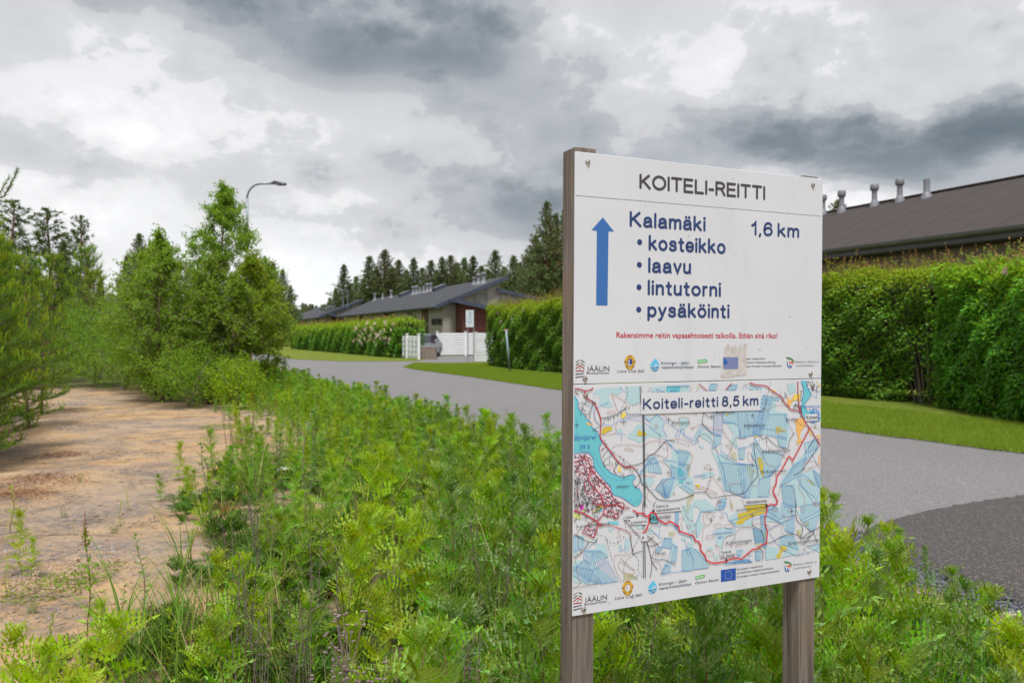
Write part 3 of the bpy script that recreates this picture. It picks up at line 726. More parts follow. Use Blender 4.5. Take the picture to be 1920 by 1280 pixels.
# ------------------------------------------------------------------ fences, board enclosure, car, signs, poles
def fence(pa, pb, h, label, nslat, posts, lattice=False, gap=0.035):
    pa = Vector((pa[0], pa[1], 0)); pb = Vector((pb[0], pb[1], 0))
    X = (pb - pa); L = X.length; X.normalize(); Y = Vector((-X.y, X.x, 0))
    F = thing('fence', label, 'fence', tuple(pa), 'white board fences by the drive')
    for k in range(posts):
        p = pa + X * (L * k / (posts - 1))
        b = MB(); b.box(p + UP * (h / 2 + 0.03), (0.13, 0.13, h + 0.10), X, Y, UP); po = b.build('post', M['white_fence'], F)
        b = MB(); b.box(p + UP * (h + 0.10), (0.17, 0.17, 0.045), X, Y, UP); b.build('post_cap', M['white_fence'], po)
    zt, zb = h, 0.10
    sh = (zt - zb - gap * (nslat - 1)) / nslat
    for k in range(nslat):
        for j in range(posts - 1):
            a = pa + X * (L * j / (posts - 1) + 0.066); c = pa + X * (L * (j + 1) / (posts - 1) - 0.066)
            b = MB(); b.box((a + c) / 2 + UP * (zb + sh / 2 + k * (sh + gap)) + Y * (0.0 if not lattice or k % 2 else 0.03), ((c - a).length, 0.026, sh), X, Y, UP)
            b.build('slat', M['white_fence'], F)
    if lattice:
        for j in range(posts - 1):
            for q in (0.33, 0.66):
                p = pa + X * (L * (j + q) / (posts - 1)) - Y * 0.03
                b = MB(); b.box(p + UP * ((zt + zb) / 2), (0.07, 0.03, zt - zb), X, Y, UP); b.build('batten', M['white_fence'], F)
    return F
f1a, f1b = on_ground(743, 671), on_ground(785, 675)
fence(f1a, f1b, 1.40, 'short white board fence at the end of the flowering hedge, left of the wooden box', 9, 3, True, 0.028)
g1a, g1b = on_ground(819.5, 667.5), on_ground(874, 667)
fence(g1a, g1b + (g1b - g1a) * 0.95, 1.56, 'wide white board fence behind the drive, before the red porch', 9, 3, gap=0.03)
k1a, k1b = on_ground(891, 680), on_ground(950, 682)
fence(k1a, k1b, 1.50, 'white fence with close boards at the left end of the large hedge', 9, 3, gap=0.018)

pc = on_ground(802, 674)
box_o = thing('waste_bin_enclosure', 'low box of grey vertical planks beside the white fence', 'box', (pc.x, pc.y, 0))
bw, bd, bh = 1.02, 0.8, 0.70
for k in range(9):
    x = pc.x - bw / 2 + bw * (k + 0.5) / 9
    for y in (pc.y - bd / 2, pc.y + bd / 2):
        b = MB(); b.box((x, y, bh / 2 + 0.022), (bw / 9 - 0.012, 0.03, bh + rr.uniform(-.01, .01))); b.build('plank', M['planter'], box_o)
for k in range(7):
    y = pc.y - bd / 2 + 0.03 + (bd - 0.06) * (k + 0.5) / 7
    for x in (pc.x - bw / 2, pc.x + bw / 2):
        b = MB(); b.box((x, y, bh / 2 + 0.022), (0.03, (bd - 0.06) / 7 - 0.012, bh)); b.build('plank', M['planter'], box_o)
b = MB(); b.box((pc.x, pc.y, bh + 0.03), (bw + 0.06, bd + 0.06, 0.04)); b.build('lid', M['planter'], box_o)

# car behind the box, showing its roof, windscreen and bonnet
def car(c, rz, label):
    o = thing('parked_car', label, 'car', c, rz=rz)
    def sec(prof, y, ins=0.0): return [(x, y, z) for x, z in prof]
    body = [(-2.05, .35), (-2.1, .62), (-2.02, .88), (-1.6, .97), (1.0, .93), (1.75, .80), (2.05, .62), (2.08, .36), (1.75, .26), (1.68, .26), (1.55, .55), (1.3, .64), (1.05, .55), (.92, .26), (-.95, .26), (-1.08, .55), (-1.33, .64), (-1.58, .55), (-1.7, .26)]
    def put(name, prof, ya, yb, m, par, inset=0.0, top=0.0):
        n = len(prof); vs = []; fs = []
        for y, s in ((-ya, 1), (ya, 1)): vs += [(x, y, z) for x, z in prof]
        bb = MB(); bb.add(vs, [tuple(range(n)), tuple(range(2 * n - 1, n - 1, -1))] + [(i, n + i, n + (i + 1) % n, (i + 1) % n) for i in range(n)])
        me = bb.data(name, [m]); ob = link_mesh(name, me, par); return bevel(ob, 0.05, 3)
    put('body', body, 0.86, 0, M['carpaint'], o)
    cab_b = [(-1.85, .93), (1.05, .90)]; 
    vs = []
    for sg in (-1, 1):
        vs += [(-1.85, sg * .82, .92), (1.05, sg * .82, .90), (.25, sg * .62, 1.42), (-1.25, sg * .62, 1.44)]
    bb = MB(); bb.add(vs, [(0, 1, 2, 3), (7, 6, 5, 4), (0, 4, 5, 1), (1, 5, 6, 2), (2, 6, 7, 3), (3, 7, 4, 0)])
    bevel(link_mesh('window', bb.data('w', [M['glass']]), o), 0.04)
    vs = []
    for sg in (-1, 1): vs += [(-1.3, sg * .64, 1.40), (.32, sg * .64, 1.385), (.15, sg * .60, 1.475), (-1.2, sg * .60, 1.49)]
    bb = MB(); bb.add(vs, [(0, 1, 2, 3), (7, 6, 5, 4), (0, 4, 5, 1), (1, 5, 6, 2), (2, 6, 7, 3), (3, 7, 4, 0)])
    bevel(link_mesh('roof', bb.data('r', [M['carpaint']]), o), 0.03)
    for sg in (-1, 1):
        for x in (1.3, -1.33):
            bb = MB(); bb.lathe((x, sg * .66, .31), [(.2, 0), (.31, .02), (.31, .18), (.2, .2)], 18, Z=(0, sg, 0)); w1 = link_mesh('wheel', bb.data('t', [M['black']]), o)
            bb = MB(); bb.lathe((x, sg * .665, .31), [(.19, 0.01), (.19, .205)], 14, Z=(0, sg, 0)); link_mesh('rim', bb.data('ri', [M['galv']]), w1)
        bb = MB(); bb.box((.75, sg * .95, .95), (.12, .18, .13)); bevel(link_mesh('wing_mirror', bb.data('mi', [M['black']]), o), .03)
        bb = MB(); bb.box((2.0, sg * .6, .68), (.12, .36, .13)); bevel(link_mesh('headlight', bb.data('hl', [M['galv']]), o), .03)
    return o
car((-5.75, 51.0, 0.022), R(-98), 'grey car parked in the drive behind the wooden box')

sp = on_ground(882.5, 681)
o = thing('information_sign', 'small white sign with a blue drawing on two steel posts by the drive', 'sign', tuple(sp))
b = MB(); b.box((sp.x - 0.145, sp.y, 1.2), (.045, .045, 2.4)); b.build('post', M['galv'], o)
b = MB(); b.box((sp.x + 0.16, sp.y, 1.39), (.045, .045, 2.78)); b.build('post', M['galv'], o)
b = MB(); b.box((sp.x - 0.045, sp.y - 0.045, 2.31), (.40, .03, .88)); pn = b.build('panel', M['panel'], o)
def arcp(cx, cz, rx, rz_, a0, a1, y, n=10): return [(cx + rx * math.cos(R(a0 + (a1 - a0) * i / n)), y, cz + rz_ * math.sin(R(a0 + (a1 - a0) * i / n))) for i in range(n + 1)]
b = MB(); ys = sp.y - 0.066; cx = sp.x - 0.045
b.tube(arcp(cx + .06, 2.22, .13, .3, 95, 185, ys), .009, 5); b.tube([(cx + .05, ys, 2.52), (cx + .06, ys, 2.14)], .009, 5); b.tube(arcp(cx, 2.18, .1, .06, 200, 340, ys), .012, 5)
b.box((cx + .05, ys, 2.53), (.05, .01, .05))
b.build('drawing', ink('drawing_blue', (0.03, 0.22, 0.35)), pn)
b = MB()
for q in range(3): b.box((cx + rr.uniform(-.03, .03), ys + .002, 2.68 - q * .04), (.2 - q * .04, .004, .012))
b.build('lettering', ink('grey', (0.2, 0.2, 0.22)), pn)

pb_ = on_ground(956.5, 699); ptp = at(949, 619.5, pb_.y - 0.25)
o = thing('marker_pole', 'leaning blue grey pole with a faded cap in front of the large hedge', 'pole', tuple(pb_))
b = MB(); b.tube([pb_, ptp], 0.034, 10); b.build('pole', M['blue_pole'], o, smooth=True)
b = MB(); b.box(ptp + UP * 0.02, (0.17, .05, .045)); b.build('cap', M['pink_cap'], o)

lb = Vector((at(463.5, 400, 30).x, 30, 0)); ltop = at(465, 344, 30).z
o = thing('street_lamp', 'tall grey street lamp with a curved arm rising behind the birches', 'street lamp', tuple(lb))
s_ = 30 / 1493.3
b = MB(); b.tube([lb, lb + UP * (ltop - 2.6)], [0.075, 0.062], 10); b.tube([lb + UP * (ltop - 2.6)] + [lb + UP * (ltop - 0.55)], [0.045, 0.042], 10)
b.build('pole', M['lamp_grey'], o, smooth=True)
b = MB(); c0 = lb + UP * (ltop - 0.56)
pts = [c0 + Vector((0.52 * (1 - math.cos(a)), 0, 0.55 * math.sin(a))) for a in np.linspace(0, PI / 2, 9)] + [c0 + Vector((1.0, 0, .56))]
b.tube(pts, 0.04, 8); b.build('arm', M['lamp_grey'], o, smooth=True)
b = MB(); hd = c0 + Vector((1.0, 0, .56))
b.add([hd + Vector(v) for v in [(-.1, -.05, -.03), (.42, -.14, -.045), (.48, -.08, -.045), (.48, .08, -.045), (.42, .14, -.045), (-.1, .05, -.03),
                                (-.1, -.04, .03), (.05, -.10, .09), (.46, -.08, .02), (.46, .08, .02), (.05, .10, .09), (-.1, .04, .03)]],
      [(5, 4, 3, 2, 1, 0), (6, 7, 8, 9, 10, 11), (0, 1, 7, 6), (1, 2, 8, 7), (2, 3, 9, 8), (3, 4, 10, 9), (4, 5, 11, 10), (5, 0, 6, 11)])
hdo = b.build('lamp_head', M['lamp_dark'], o)
b = MB(); b.box(hd + Vector((.27, 0, -.06)), (.3, .2, .02)); b.build('lens', M['galv'], hdo)

# ------------------------------------------------------------------ the route sign
YAW, ROLL = 1.14900555, 0.0055495
SO = Vector((0.15036026, 1.9, 2.03049479))
SU = Vector((math.sin(YAW) * math.cos(ROLL), math.cos(YAW) * math.cos(ROLL), -math.sin(ROLL)))      # along the sign
SV = -(Vector((math.sin(YAW) * math.sin(ROLL), math.cos(YAW) * math.sin(ROLL), math.cos(ROLL))))    # down the sign
SN = SV.cross(SU).normalized()
if SN.y > 0: SN = -SN                                                                                 # towards the viewer
WID, HEI = 0.7833, 1.10906
def uv(px, py):
    p = on_plane(px, py, SO, SN) - SO
    return p.dot(SU), p.dot(SV)
def S(u, v, n=0.0): return SO + SU * u + SV * v + SN * n
base = S(0.05, 2.0); base = Vector((SO.x + 0.05, SO.y + 0.03, 0))
sign = thing('route_sign', 'large white trail sign on two weathered wooden posts, with a map in its lower half', 'sign', (SO.x, SO.y, 0))
T_, PS_ = 0.058, 0.064           # post width and depth
PW = 0.004                       # board thickness
for u0, u1, vt in ((0.0025, 0.0605, -0.013), (WID - 0.0700, WID - 0.0120, -0.006)):
    b = MB()
    zbot = -0.15
    L_ = (S(0, vt).z - zbot) / 1.0
    pts = [S(u0, vt, -PW), S(u1, vt, -PW), S(u1, vt, -PW - PS_), S(u0, vt, -PW - PS_)]
    b.prism(pts, SV * L_)
    # faces: weathered sides, end grain on top
    po = b.build('post', [M['post'], M['post_end']], sign)
    po.data.polygons[0].material_index = 1
    bevel(po, 0.003, 2)
vsplit = uv(1075, 723)[1]
def panel(name, v0, v1, n_out=0.0):
    b = MB()
    b.prism([S(0, v0, n_out - PW), S(WID, v0, n_out - PW), S(WID, v1, n_out - PW), S(0, v1, n_out - PW)], SN * PW)
    o = b.build(name, M['panel'], sign)
    return bevel(o, 0.0007, 1)
VU1 = 0.5535; VL0 = 0.5555
upper = panel('route_panel', 0.0, VU1)
lower = panel('map_panel', VL0, HEI)

SCREWS = [(1102, 304, 0), (1524, 347, 0), (1096.5, 709, 0), (1519.5, 700.5, 0), (1098, 741, 1), (1523.5, 723, 1), (1094, 1141, 1), (1517, 1070, 1)]
for px, py, lo_ in SCREWS:
    u, v = uv(px, py); par = lower if lo_ else upper
    b = MB(); b.lathe(S(u, v, 0.0), [(.0072, 0), (.0070, .0012), (.0052, .0013), (.0052, .0024), (.0043, .0042), (.0024, .0050)], 14, Z=SN)
    sc_ = b.build('screw', M['screw'], par, smooth=False)
    b = MB(); b.lathe(S(u, v, 0.0048), [(.0019, 0), (.0019, .0004)], 6, Z=SN); b.build('socket', M['hole'], sc_)  # socket is a raised disc, its inner shade painted near-black

# ---- drawing in the plane of the board: every layer a thin sheet of ink a fraction of a millimetre proud
class Ink:
    def __init__(s, h): s.b = MB(); s.h = h; s.k = 0
    def z(s):
        s.k += 1; return s.h + (s.k % 120) * 0.000005
    def poly(s, pts, m=0):
        h = s.z(); s.b.poly([S(u, v, h) for u, v in pts], m)
    def stroke(s, pts, wd, closed=False, caps=True, m=0):
        if len(pts) < 2: return
        P = [Vector(p) for p in pts]
        Q = [P[0]]
        for p in P[1:]:
            if (p - Q[-1]).length > wd * 0.12: Q.append(p)
        P = Q
        if len(P) < 2: return
        h = s.z(); r = wd / 2; Lf, Rt = [], []
        n = len(P)
        for i in range(n):
            a = P[i] - P[i - 1] if i > 0 else (P[1] - P[0] if not closed else P[0] - P[-2])
            c = P[i + 1] - P[i] if i < n - 1 else (P[-1] - P[-2] if not closed else P[1] - P[0])
            a = a.normalized() if a.length else c.normalized(); c = c.normalized() if c.length else a
            t = a + c
            if t.length < 0.15: t = c.copy()
            t.normalize(); nn = Vector((-t.y, t.x)); k = max(0.45, nn.dot(Vector((-c.y, c.x))))
            Lf.append(P[i] + nn * r / k); Rt.append(P[i] - nn * r / k)
        vs = [S(p.x, p.y, h) for p in Lf + Rt]
        fs = [(i, i + 1, n + i + 1, n + i) for i in range(n - 1)]
        s.b.add(vs, fs, m)
        if caps and not closed:
            for c, d in ((P[0], P[0] - P[1]), (P[-1], P[-1] - P[-2])):
                d = d.normalized(); e = Vector((-d.y, d.x))
                arc = [c + d * (r * math.sin(PI * q / 8)) + e * (r * math.cos(PI * q / 8)) for q in range(9)]
                s.b.poly([S(p.x, p.y, h) for p in arc], m)
    def disc(s, c, r, m=0, ry=None, n=20):
        ry = ry or r
        s.poly([(c[0] + r * math.cos(2 * PI * k / n), c[1] + ry * math.sin(2 * PI * k / n)) for k in range(n)], m)
    def build(s, name, mats, parent): return s.b.build(name, mats, parent, kind='stuff' if name in ('map_print', 'map_lettering', 'sponsor_lettering', 'sponsor_emblem', 'name_box') else None)

def arc(cx, cy, rx, ry, a0=0, a1=360, n=20):
    return [(cx + rx * math.cos(R(a0 + (a1 - a0) * i / n)), cy + ry * math.sin(R(a0 + (a1 - a0) * i / n))) for i in range(n + 1)]
def smooth(pts, k=4):
    o = []
    for i in range(len(pts) - 1):
        p0, p1, p2, p3 = (Vector(pts[max(i - 1, 0)]), Vector(pts[i]), Vector(pts[i + 1]), Vector(pts[min(i + 2, len(pts) - 1)]))
        o += [tuple(cr(p0, p1, p2, p3, j / k)) for j in range(k)]
    return o + [tuple(pts[-1])]
c_ = smooth
A_ = [c_([(.03, .49), (.09, .61), (.23, .67), (.36, .62), (.42, .48)]) + [(.42, .12), (.455, 0)], c_([(.42, .40), (.25, .365), (.07, .30), (0, .17), (.06, .03), (.2, 0), (.34, .06), (.42, .18)])]
O_ = [arc(.24, .335, .24, .335)]
GL = {
 'K': (.6, [[(0, 0), (0, 1)], [(.54, 1), (.02, .40)], [(.17, .56), (.6, 0)]]), 'O': (.8, [arc(.4, .5, .4, .5, n=28)]), 'I': (0, [[(0, 0), (0, 1)]]),
 'T': (.62, [[(0, 1), (.62, 1)], [(.31, 1), (.31, 0)]]), 'E': (.54, [[(.52, 1), (0, 1), (0, 0), (.54, 0)], [(0, .52), (.49, .52)]]),
 'L': (.5, [[(0, 1), (0, 0), (.5, 0)]]), 'R': (.58, [[(0, 0), (0, 1), (.3, 1)] + arc(.3, .755, .25, .245, 90, -90, 10) + [(0, .51)], [(.3, .51), (.42, .35), (.58, 0)]]),
 '-': (.26, [[(0, .36), (.26, .36)]]), 'a': (.455, A_), 'ä': (.455, A_ + [arc(.13, .93, .01, .01, n=4), arc(.34, .93, .01, .01, n=4)]),
 'l': (0, [[(0, 0), (0, 1)]]), 'i': (0, [[(0, 0), (0, .66)], arc(0, .95, .01, .01, n=4)]),
 'm': (.68, [[(0, 0), (0, .67)], c_([(0, .42), (.07, .6), (.19, .67), (.30, .62), (.34, .48)]) + [(.34, 0)], c_([(.34, .42), (.41, .6), (.53, .67), (.64, .62), (.68, .48)]) + [(.68, 0)]]),
 'n': (.38, [[(0, 0), (0, .67)], c_([(0, .42), (.08, .6), (.21, .67), (.34, .61), (.38, .46)]) + [(.38, 0)]]),
 'k': (.42, [[(0, 0), (0, 1)], [(.37, .65), (.01, .27)], [(.13, .40), (.42, 0)]]), 'o': (.48, O_), 'ö': (.48, O_ + [arc(.13, .93, .01, .01, n=4), arc(.35, .93, .01, .01, n=4)]),
 's': (.4, [c_([(.38, .50), (.33, .63), (.19, .67), (.06, .62), (.03, .50), (.10, .39), (.29, .33), (.39, .22), (.37, .08), (.24, 0), (.12, .01), (.03, .06), (0, .16)])]),
 't': (.27, [[(.12, .90), (.12, .12), (.16, .02), (.27, 0)], [(0, .65), (.26, .65)]]),
 'e': (.44, [[(.02, .33), (.44, .33)] + c_([(.44, .35), (.42, .53), (.34, .64), (.22, .67), (.10, .63), (.02, .50), (0, .33), (.03, .15), (.12, .03), (.24, 0), (.36, .04), (.43, .15)])]),
 'v': (.42, [[(0, .66), (.21, 0), (.42, .66)]]), 'u': (.38, [c_([(0, .67), (0, .2), (.05, .05), (.17, 0), (.30, .06), (.38, .22)]), [(.38, .67), (.38, 0)]]),
 'r': (.22, [[(0, 0), (0, .67)], c_([(0, .42), (.05, .6), (.13, .66), (.22, .665)])]), 'p': (.46, [[(0, -.30), (0, .67)], arc(.23, .335, .23, .335)]),
 'y': (.42, [[(0, .66), (.21, .03)], [(.42, .66), (.21, .03), (.14, -.20), (.07, -.29), (0, -.29)]]),
 '1': (.24, [c_([(0, .73), (.12, .82), (.22, 1)], 3) + [(.22, 0)]]), ',': (.06, [[(.045, .02), (0, -.14)]]),
 '6': (.48, [c_([(.46, .80), (.40, .94), (.27, 1), (.12, .93), (.03, .72), (0, .40), (.04, .15), (.14, .02), (.26, 0), (.40, .07), (.48, .22), (.48, .38), (.40, .55), (.27, .60), (.12, .54), (.01, .36)])]),
 '8': (.48, [arc(.24, .77, .19, .23), arc(.24, .27, .24, .27)]),
 '5': (.48, [[(.43, 1), (.10, 1), (.04, .54)] + c_([(.04, .54), (.14, .62), (.27, .64), (.42, .54), (.48, .33), (.42, .12), (.27, 0), (.14, 0), (.03, .08), (0, .18)])]),
}
def stroke_text(inkb, txt, p0, p1, top_px, wfrac=0.165, gap=0.30, flat=False):
    """p0/p1: photo points at the foot of the first and last letters; top_px: a point at the cap height over p0."""
    u0, v0 = uv(*p0); u1, v1 = uv(*p1); H = v0 - uv(*top_px)[1]
    wd = H * wfrac; Hc = H - wd
    adv = 0
    xs = []
    for ch in txt:
        if ch == ' ': xs.append(None); adv += 0.22; continue
        xs.append(adv); adv += GL[ch][0] + gap
    tot = adv - gap
    sx = (u1 - u0 - wd) / tot
    for ch, x in zip(txt, xs):
        if x is None: continue
        for st in GL[ch][1]:
            pts = [(u0 + wd / 2 + (x + a) * sx, v0 + (v1 - v0) * ((x + a) / tot) - wd / 2 - c * Hc) for a, c in st]
            if len(st) == 5 and abs(st[0][0] - st[2][0]) < 0.03 and abs(st[0][1] - st[2][1]) < 0.03 and abs(st[0][0] - st[-1][0]) < 1e-6:
                inkb.disc((sum(p[0] for p in pts[:-1]) / 4, sum(p[1] for p in pts[:-1]) / 4), wd * 0.56)
            else:
                cl = abs(st[0][0] - st[-1][0]) < 1e-6 and abs(st[0][1] - st[-1][1]) < 1e-6
                inkb.stroke(pts, wd, closed=cl)
# type set in the plain face
TYPE = []
def type_text(inkb, txt, p0, w_px, h_px, m=0, bold=0.0, italic=0.0, lin=False):
    """p0: foot of the text in the photo, w_px: point at its right end, h_px: point at cap height"""
    TYPE.append((inkb, txt, p0, w_px, h_px, m, bold, italic))
def flush_type():
    dg_objs = []
    for (inkb, txt, p0, p1, ph, m, bold, italic) in TYPE:
        cu = bpy.data.curves.new('t', 'FONT'); cu.body = txt; cu.offset = bold; cu.resolution_u = 3; cu.shear = italic
        ob = bpy.data.objects.new('t', cu); COL.objects.link(ob); dg_objs.append(ob)
    bpy.context.view_layer.update()
    dg = bpy.context.evaluated_depsgraph_get()
    for ob, (inkb, txt, p0, p1, ph, m, bold, italic) in zip(dg_objs, TYPE):
        me = bpy.data.meshes.new_from_object(ob.evaluated_get(dg))
        vs = np.array([v.co[:2] for v in me.vertices])
        x0, x1 = vs[:, 0].min(), vs[:, 0].max()
        (u0, v0), (u1, v1) = p0, p1; H = v0 - ph
        k = (u1 - u0) / (x1 - x0); ky = H / 0.70
        h = inkb.z()
        inkb.b.add([S(u0 + (x - x0) * k, v0 + (v1 - v0) * (x - x0) / (x1 - x0) - y * ky, h) for x, y in vs], [tuple(p.vertices) for p in me.polygons], m)
        bpy.data.meshes.remove(me)
        cu = ob.data; bpy.data.objects.remove(ob); bpy.data.curves.remove(cu)
def tt(inkb, txt, a, b_, top, **kw):
    u0, v0 = uv(*a); u1, v1 = uv(*b_); type_text(inkb, txt, (u0, v0), (u1, v1), uv(a[0], top)[1], **kw)

BLUE = ink('blue', (0.014, 0.042, 0.15)); DGREY = ink('grey_title', (0.05, 0.046, 0.05)); ARROW = ink('arrow_blue', (0.03, 0.135, 0.40))
RED = ink('red', (0.48, 0.012, 0.035)); NAVY = ink('navy', (0.03, 0.09, 0.16)); BLK = ink('black', (0.035, 0.035, 0.045)); PURP = ink('purple_grey', (0.13, 0.11, 0.15))
t1 = Ink(0.0005)
stroke_text(t1, 'KOITELI-REITTI', (1198.6, 354.2), (1434.4, 375.4), (1198.6, 325.6), 0.182, .235)
t1.build('title_lettering', DGREY, upper)
for txt, a, c, tp in [('Kalamäki', (1180.2, 425.3), (1322.6, 434.4), 395.6), ('1,6 km', (1408.2, 441.2), (1498.2, 446.6), 414.2)]:
    t2 = Ink(0.0005); stroke_text(t2, txt, a, c, (a[0], tp), .180, .25); t2.build('lettering', BLUE, upper)
for txt, a, c, tp, bl in [('kosteikko', (1215.8, 469.6), (1360.2, 476.8), 440.0, (1199.2, 454)), ('laavu', (1215, 511.6), (1295.4, 514.2), 482.2, (1198.6, 496.4)),
                      ('lintutorni', (1214.1, 553.2), (1351.4, 556.8), 524, (1198, 538.5)), ('pysäköinti', (1213.6, 594.8), (1367.4, 597.0), 566, (1197.5, 580.3))]:
    t2 = Ink(0.0005); stroke_text(t2, txt, a, c, (a[0], tp), .180, .25); t2.build('lettering', BLUE, upper)
    t2 = Ink(0.0005); u, v = uv(*bl); t2.disc((u, v), .0073); t2.build('bullet_point', BLUE, upper)
t3 = Ink(0.0004)
z1_ = lambda a, c: uv(1040 + a / 3.658, 270 + c / 3.658)
t3.poly([z1_(*q) for q in [(330, 503), (407, 601), (369, 599), (362, 1107), (284, 1106), (289, 596), (253, 590)]])
t3.build('arrow', ARROW, upper)
t4 = Ink(0.0004); t4.stroke([z1_(143, 353), z1_(1827, 495)], 0.0009, caps=False); t4.build('rule_line', PURP, upper)
t5 = Ink(0.0005)
tt(t5, 'Rakensimme reitin vapaaehtoisesti talkoilla. Ethän sinä riko!', (1155.6, 632.8), (1457.4, 633.9), 622.2, bold=0.012)

# ---- sponsor row, printed on both panels
k2 = lambda a, c: uv(1060 + a / 8, 600 + c / 8)
k3 = lambda a, c: uv(1280 + a / 6.857, 600 + c / 6.857)
LOG = ['olive', 'dgreen', 'brick', 'slate', 'gold', 'royal', 'sky', 'deep', 'green', 'white', 'eu', 'star', 'orange', 'blk', 'ggreen', 'ltgrey']
LC = [(.20, .19, .10), (.05, .09, .07), (.36, .03, .04), (.08, .11, .16), (.62, .36, .03), (.03, .05, .25), (.10, .48, .76), (.01, .27, .48), (.10, .45, .14), (.60, .62, .64),
      (.01, .08, .38), (.80, .78, .35), (.72, .12, .05), (.05, .045, .05), (.05, .22, .08), (.22, .20, .24)]
LM = [ink('logo_' + n, c) for n, c in zip(LOG, LC)]
def sponsors(par, du, dv, i1, i2, faded):
    f = lambda fn: (lambda a, c: (fn(a, c)[0] + du, fn(a, c)[1] + dv))
    a2, a3 = f(k2), f(k3)
    e = Ink(0.0004)
    def q(pts, m, fn): e.poly([fn(*p) for p in pts], LOG.index(m))
    q([(154, 625), (212, 588), (212, 606), (154, 645)], 'olive', a2); q([(230, 588), (288, 625), (288, 643), (230, 606)], 'dgreen', a2)
    q([(154, 672), (212, 634), (212, 652), (154, 690)], 'dgreen', a2); q([(230, 634), (288, 672), (288, 692), (230, 654)], 'olive', a2)
    q([(152, 718), (220, 672), (286, 718), (286, 736), (220, 692), (152, 736)], 'brick', a2); q([(152, 752), (283, 752), (283, 768), (152, 768)], 'brick', a2)
    q([(152, 800), (215, 796), (280, 788), (280, 803), (215, 812), (152, 822)], 'slate', a2); q([(152, 848), (215, 840), (270, 830), (270, 846), (215, 856), (152, 868)], 'slate', a2)
    u, v = a2(219, 727); e.disc((u, v), .0017, LOG.index('blk'))
    # round club emblem
    u, v = a2(968, 633); r = .0160
    e.poly([(u + r * .98 * math.sin(t) * (1.0 if abs(math.sin(3 * t)) > .3 else .92), v - r * 1.15 * math.cos(t)) for t in np.linspace(0, 2 * PI, 25)[:-1]], LOG.index('gold'))
    for sg in (-1, 1):
        e.stroke([(u + sg * r * .5 * math.cos(x), v + sg * 0 - r * 1.02 * math.sin(x)) for x in np.linspace(.9, 1.5, 4)], .0016, m=LOG.index('blk'))
        e.stroke([(u + sg * r * .75, v + r * .5), (u + sg * r * .35, v + r * .92)], .0022, m=LOG.index('blk'))
        e.disc((u + sg * r * .88, v - r * .05), .0021, LOG.index('blk')); e.disc((u + sg * r * .95, v - r * .35), .0013, LOG.index('orange'))
    e.disc((u, v), r * .66, LOG.index('blk')); e.disc((u, v), r * .60, LOG.index('gold')); e.disc((u, v), r * .47, LOG.index('royal' if faded else 'white'), ry=r * .55)
    if faded:
        e.stroke([(u - .003, v - .0062), (u - .003, v + .0062), (u + .0042, v + .0062)], .0026, m=LOG.index('white'), caps=False)
    else: e.stroke([(u - .002, v - .005), (u - .003, v + .004)], .0016, m=LOG.index('ltgrey'))
    # water drop
    cu_, cv_ = a2(1341, 688); rd = abs(a2(1407, 688)[0] - a2(1273, 688)[0]) / 2; tip = a2(1356, 570)
    dp = [tip] + [(cu_ + rd * math.cos(t), cv_ + rd * 1.0 * math.sin(t)) for t in np.linspace(-.75, PI + .75, 22)]
    e.poly(dp, LOG.index('sky'))
    e.poly([(cu_ + rd * math.cos(t), cv_ + rd * math.sin(t)) for t in np.linspace(.0, PI, 16)], LOG.index('deep'))
    e.stroke([(cu_ - rd * .95, cv_ + .0006), (cu_ - rd * .3, cv_ + .0018), (cu_ + rd * .3, cv_ + .0004), (cu_ + rd * .95, cv_ + .0014)], .0017, m=LOG.index('white'))
    e.stroke(c_([(cu_ - rd * .9, cv_ + rd * .45), (cu_ - rd * .2, cv_ + rd * .75), (cu_ + rd * .1, cv_ + rd * .35), (cu_ + rd * .45, cv_ + rd * .6), (cu_ + rd * .8, cv_ + rd * .5)]), .0014, m=LOG.index('white'))
    for k in range(5): e.stroke([(cu_ + rd * (.0 + .17 * k), cv_ - .001), (cu_ + rd * (.0 + .17 * k), cv_ - .0035 - .001 * (k % 2))], .0013, m=LOG.index('white'))
    # green tag
    q([(190, 512), (296, 499), (322, 522), (300, 546), (190, 553)], 'green', a3)
    # flag
    if not faded: q([(520, 475), (712, 475), (712, 628), (520, 628)], 'eu', a3)
    # curved shield logo
    g_ = [(1325, 470), (1370, 478), (1410, 495), (1430, 520), (1432, 550), (1415, 545), (1408, 520), (1385, 505), (1345, 500)]
    q(g_, 'ggreen', a3)
    q([(1343, 515), (1350, 560), (1358, 590), (1372, 605), (1395, 596), (1408, 580), (1395, 612), (1370, 616), (1348, 600), (1338, 560)], 'eu', a3)
    q([(1366, 530), (1400, 530), (1420, 545), (1410, 575), (1400, 570), (1402, 555), (1385, 548), (1366, 548)], 'orange', a3)
    q([(1372, 556), (1380, 575), (1394, 585), (1384, 598), (1372, 585)], 'eu', a3)
    e.build('sponsor_emblem', LM, par)
    if not faded:
        st = Ink(0.0008); fu, fv = a3(616, 552); rs = abs(a3(658, 552)[0] - fu)
        for k in range(12):
            x, y = fu + rs * math.sin(k * PI / 6), fv - rs * 1.0 * math.cos(k * PI / 6)
            st.poly([(x + .0014 * (1 if j % 2 == 0 else .42) * math.sin(j * PI / 5), y - .0014 * (1 if j % 2 == 0 else .42) * math.cos(j * PI / 5)) for j in range(10)])
        st.build('flag_star', LM[LOG.index('star')], par)
    def ty(ik, txt, fn, x0, x1, yb, yt, **kw):
        p = fn(x0, yb); p2 = fn(x1, yb); type_text(ik, txt, p, (p2[0], p[1]), fn(x0, yt)[1], **kw)
    ty(i1, 'JÄÄLIN', a2, 320, 657, 767, 690, bold=.0); ty(i1, 'asukasyhdistys', a2, 316, 655, 808, 776, bold=.004)
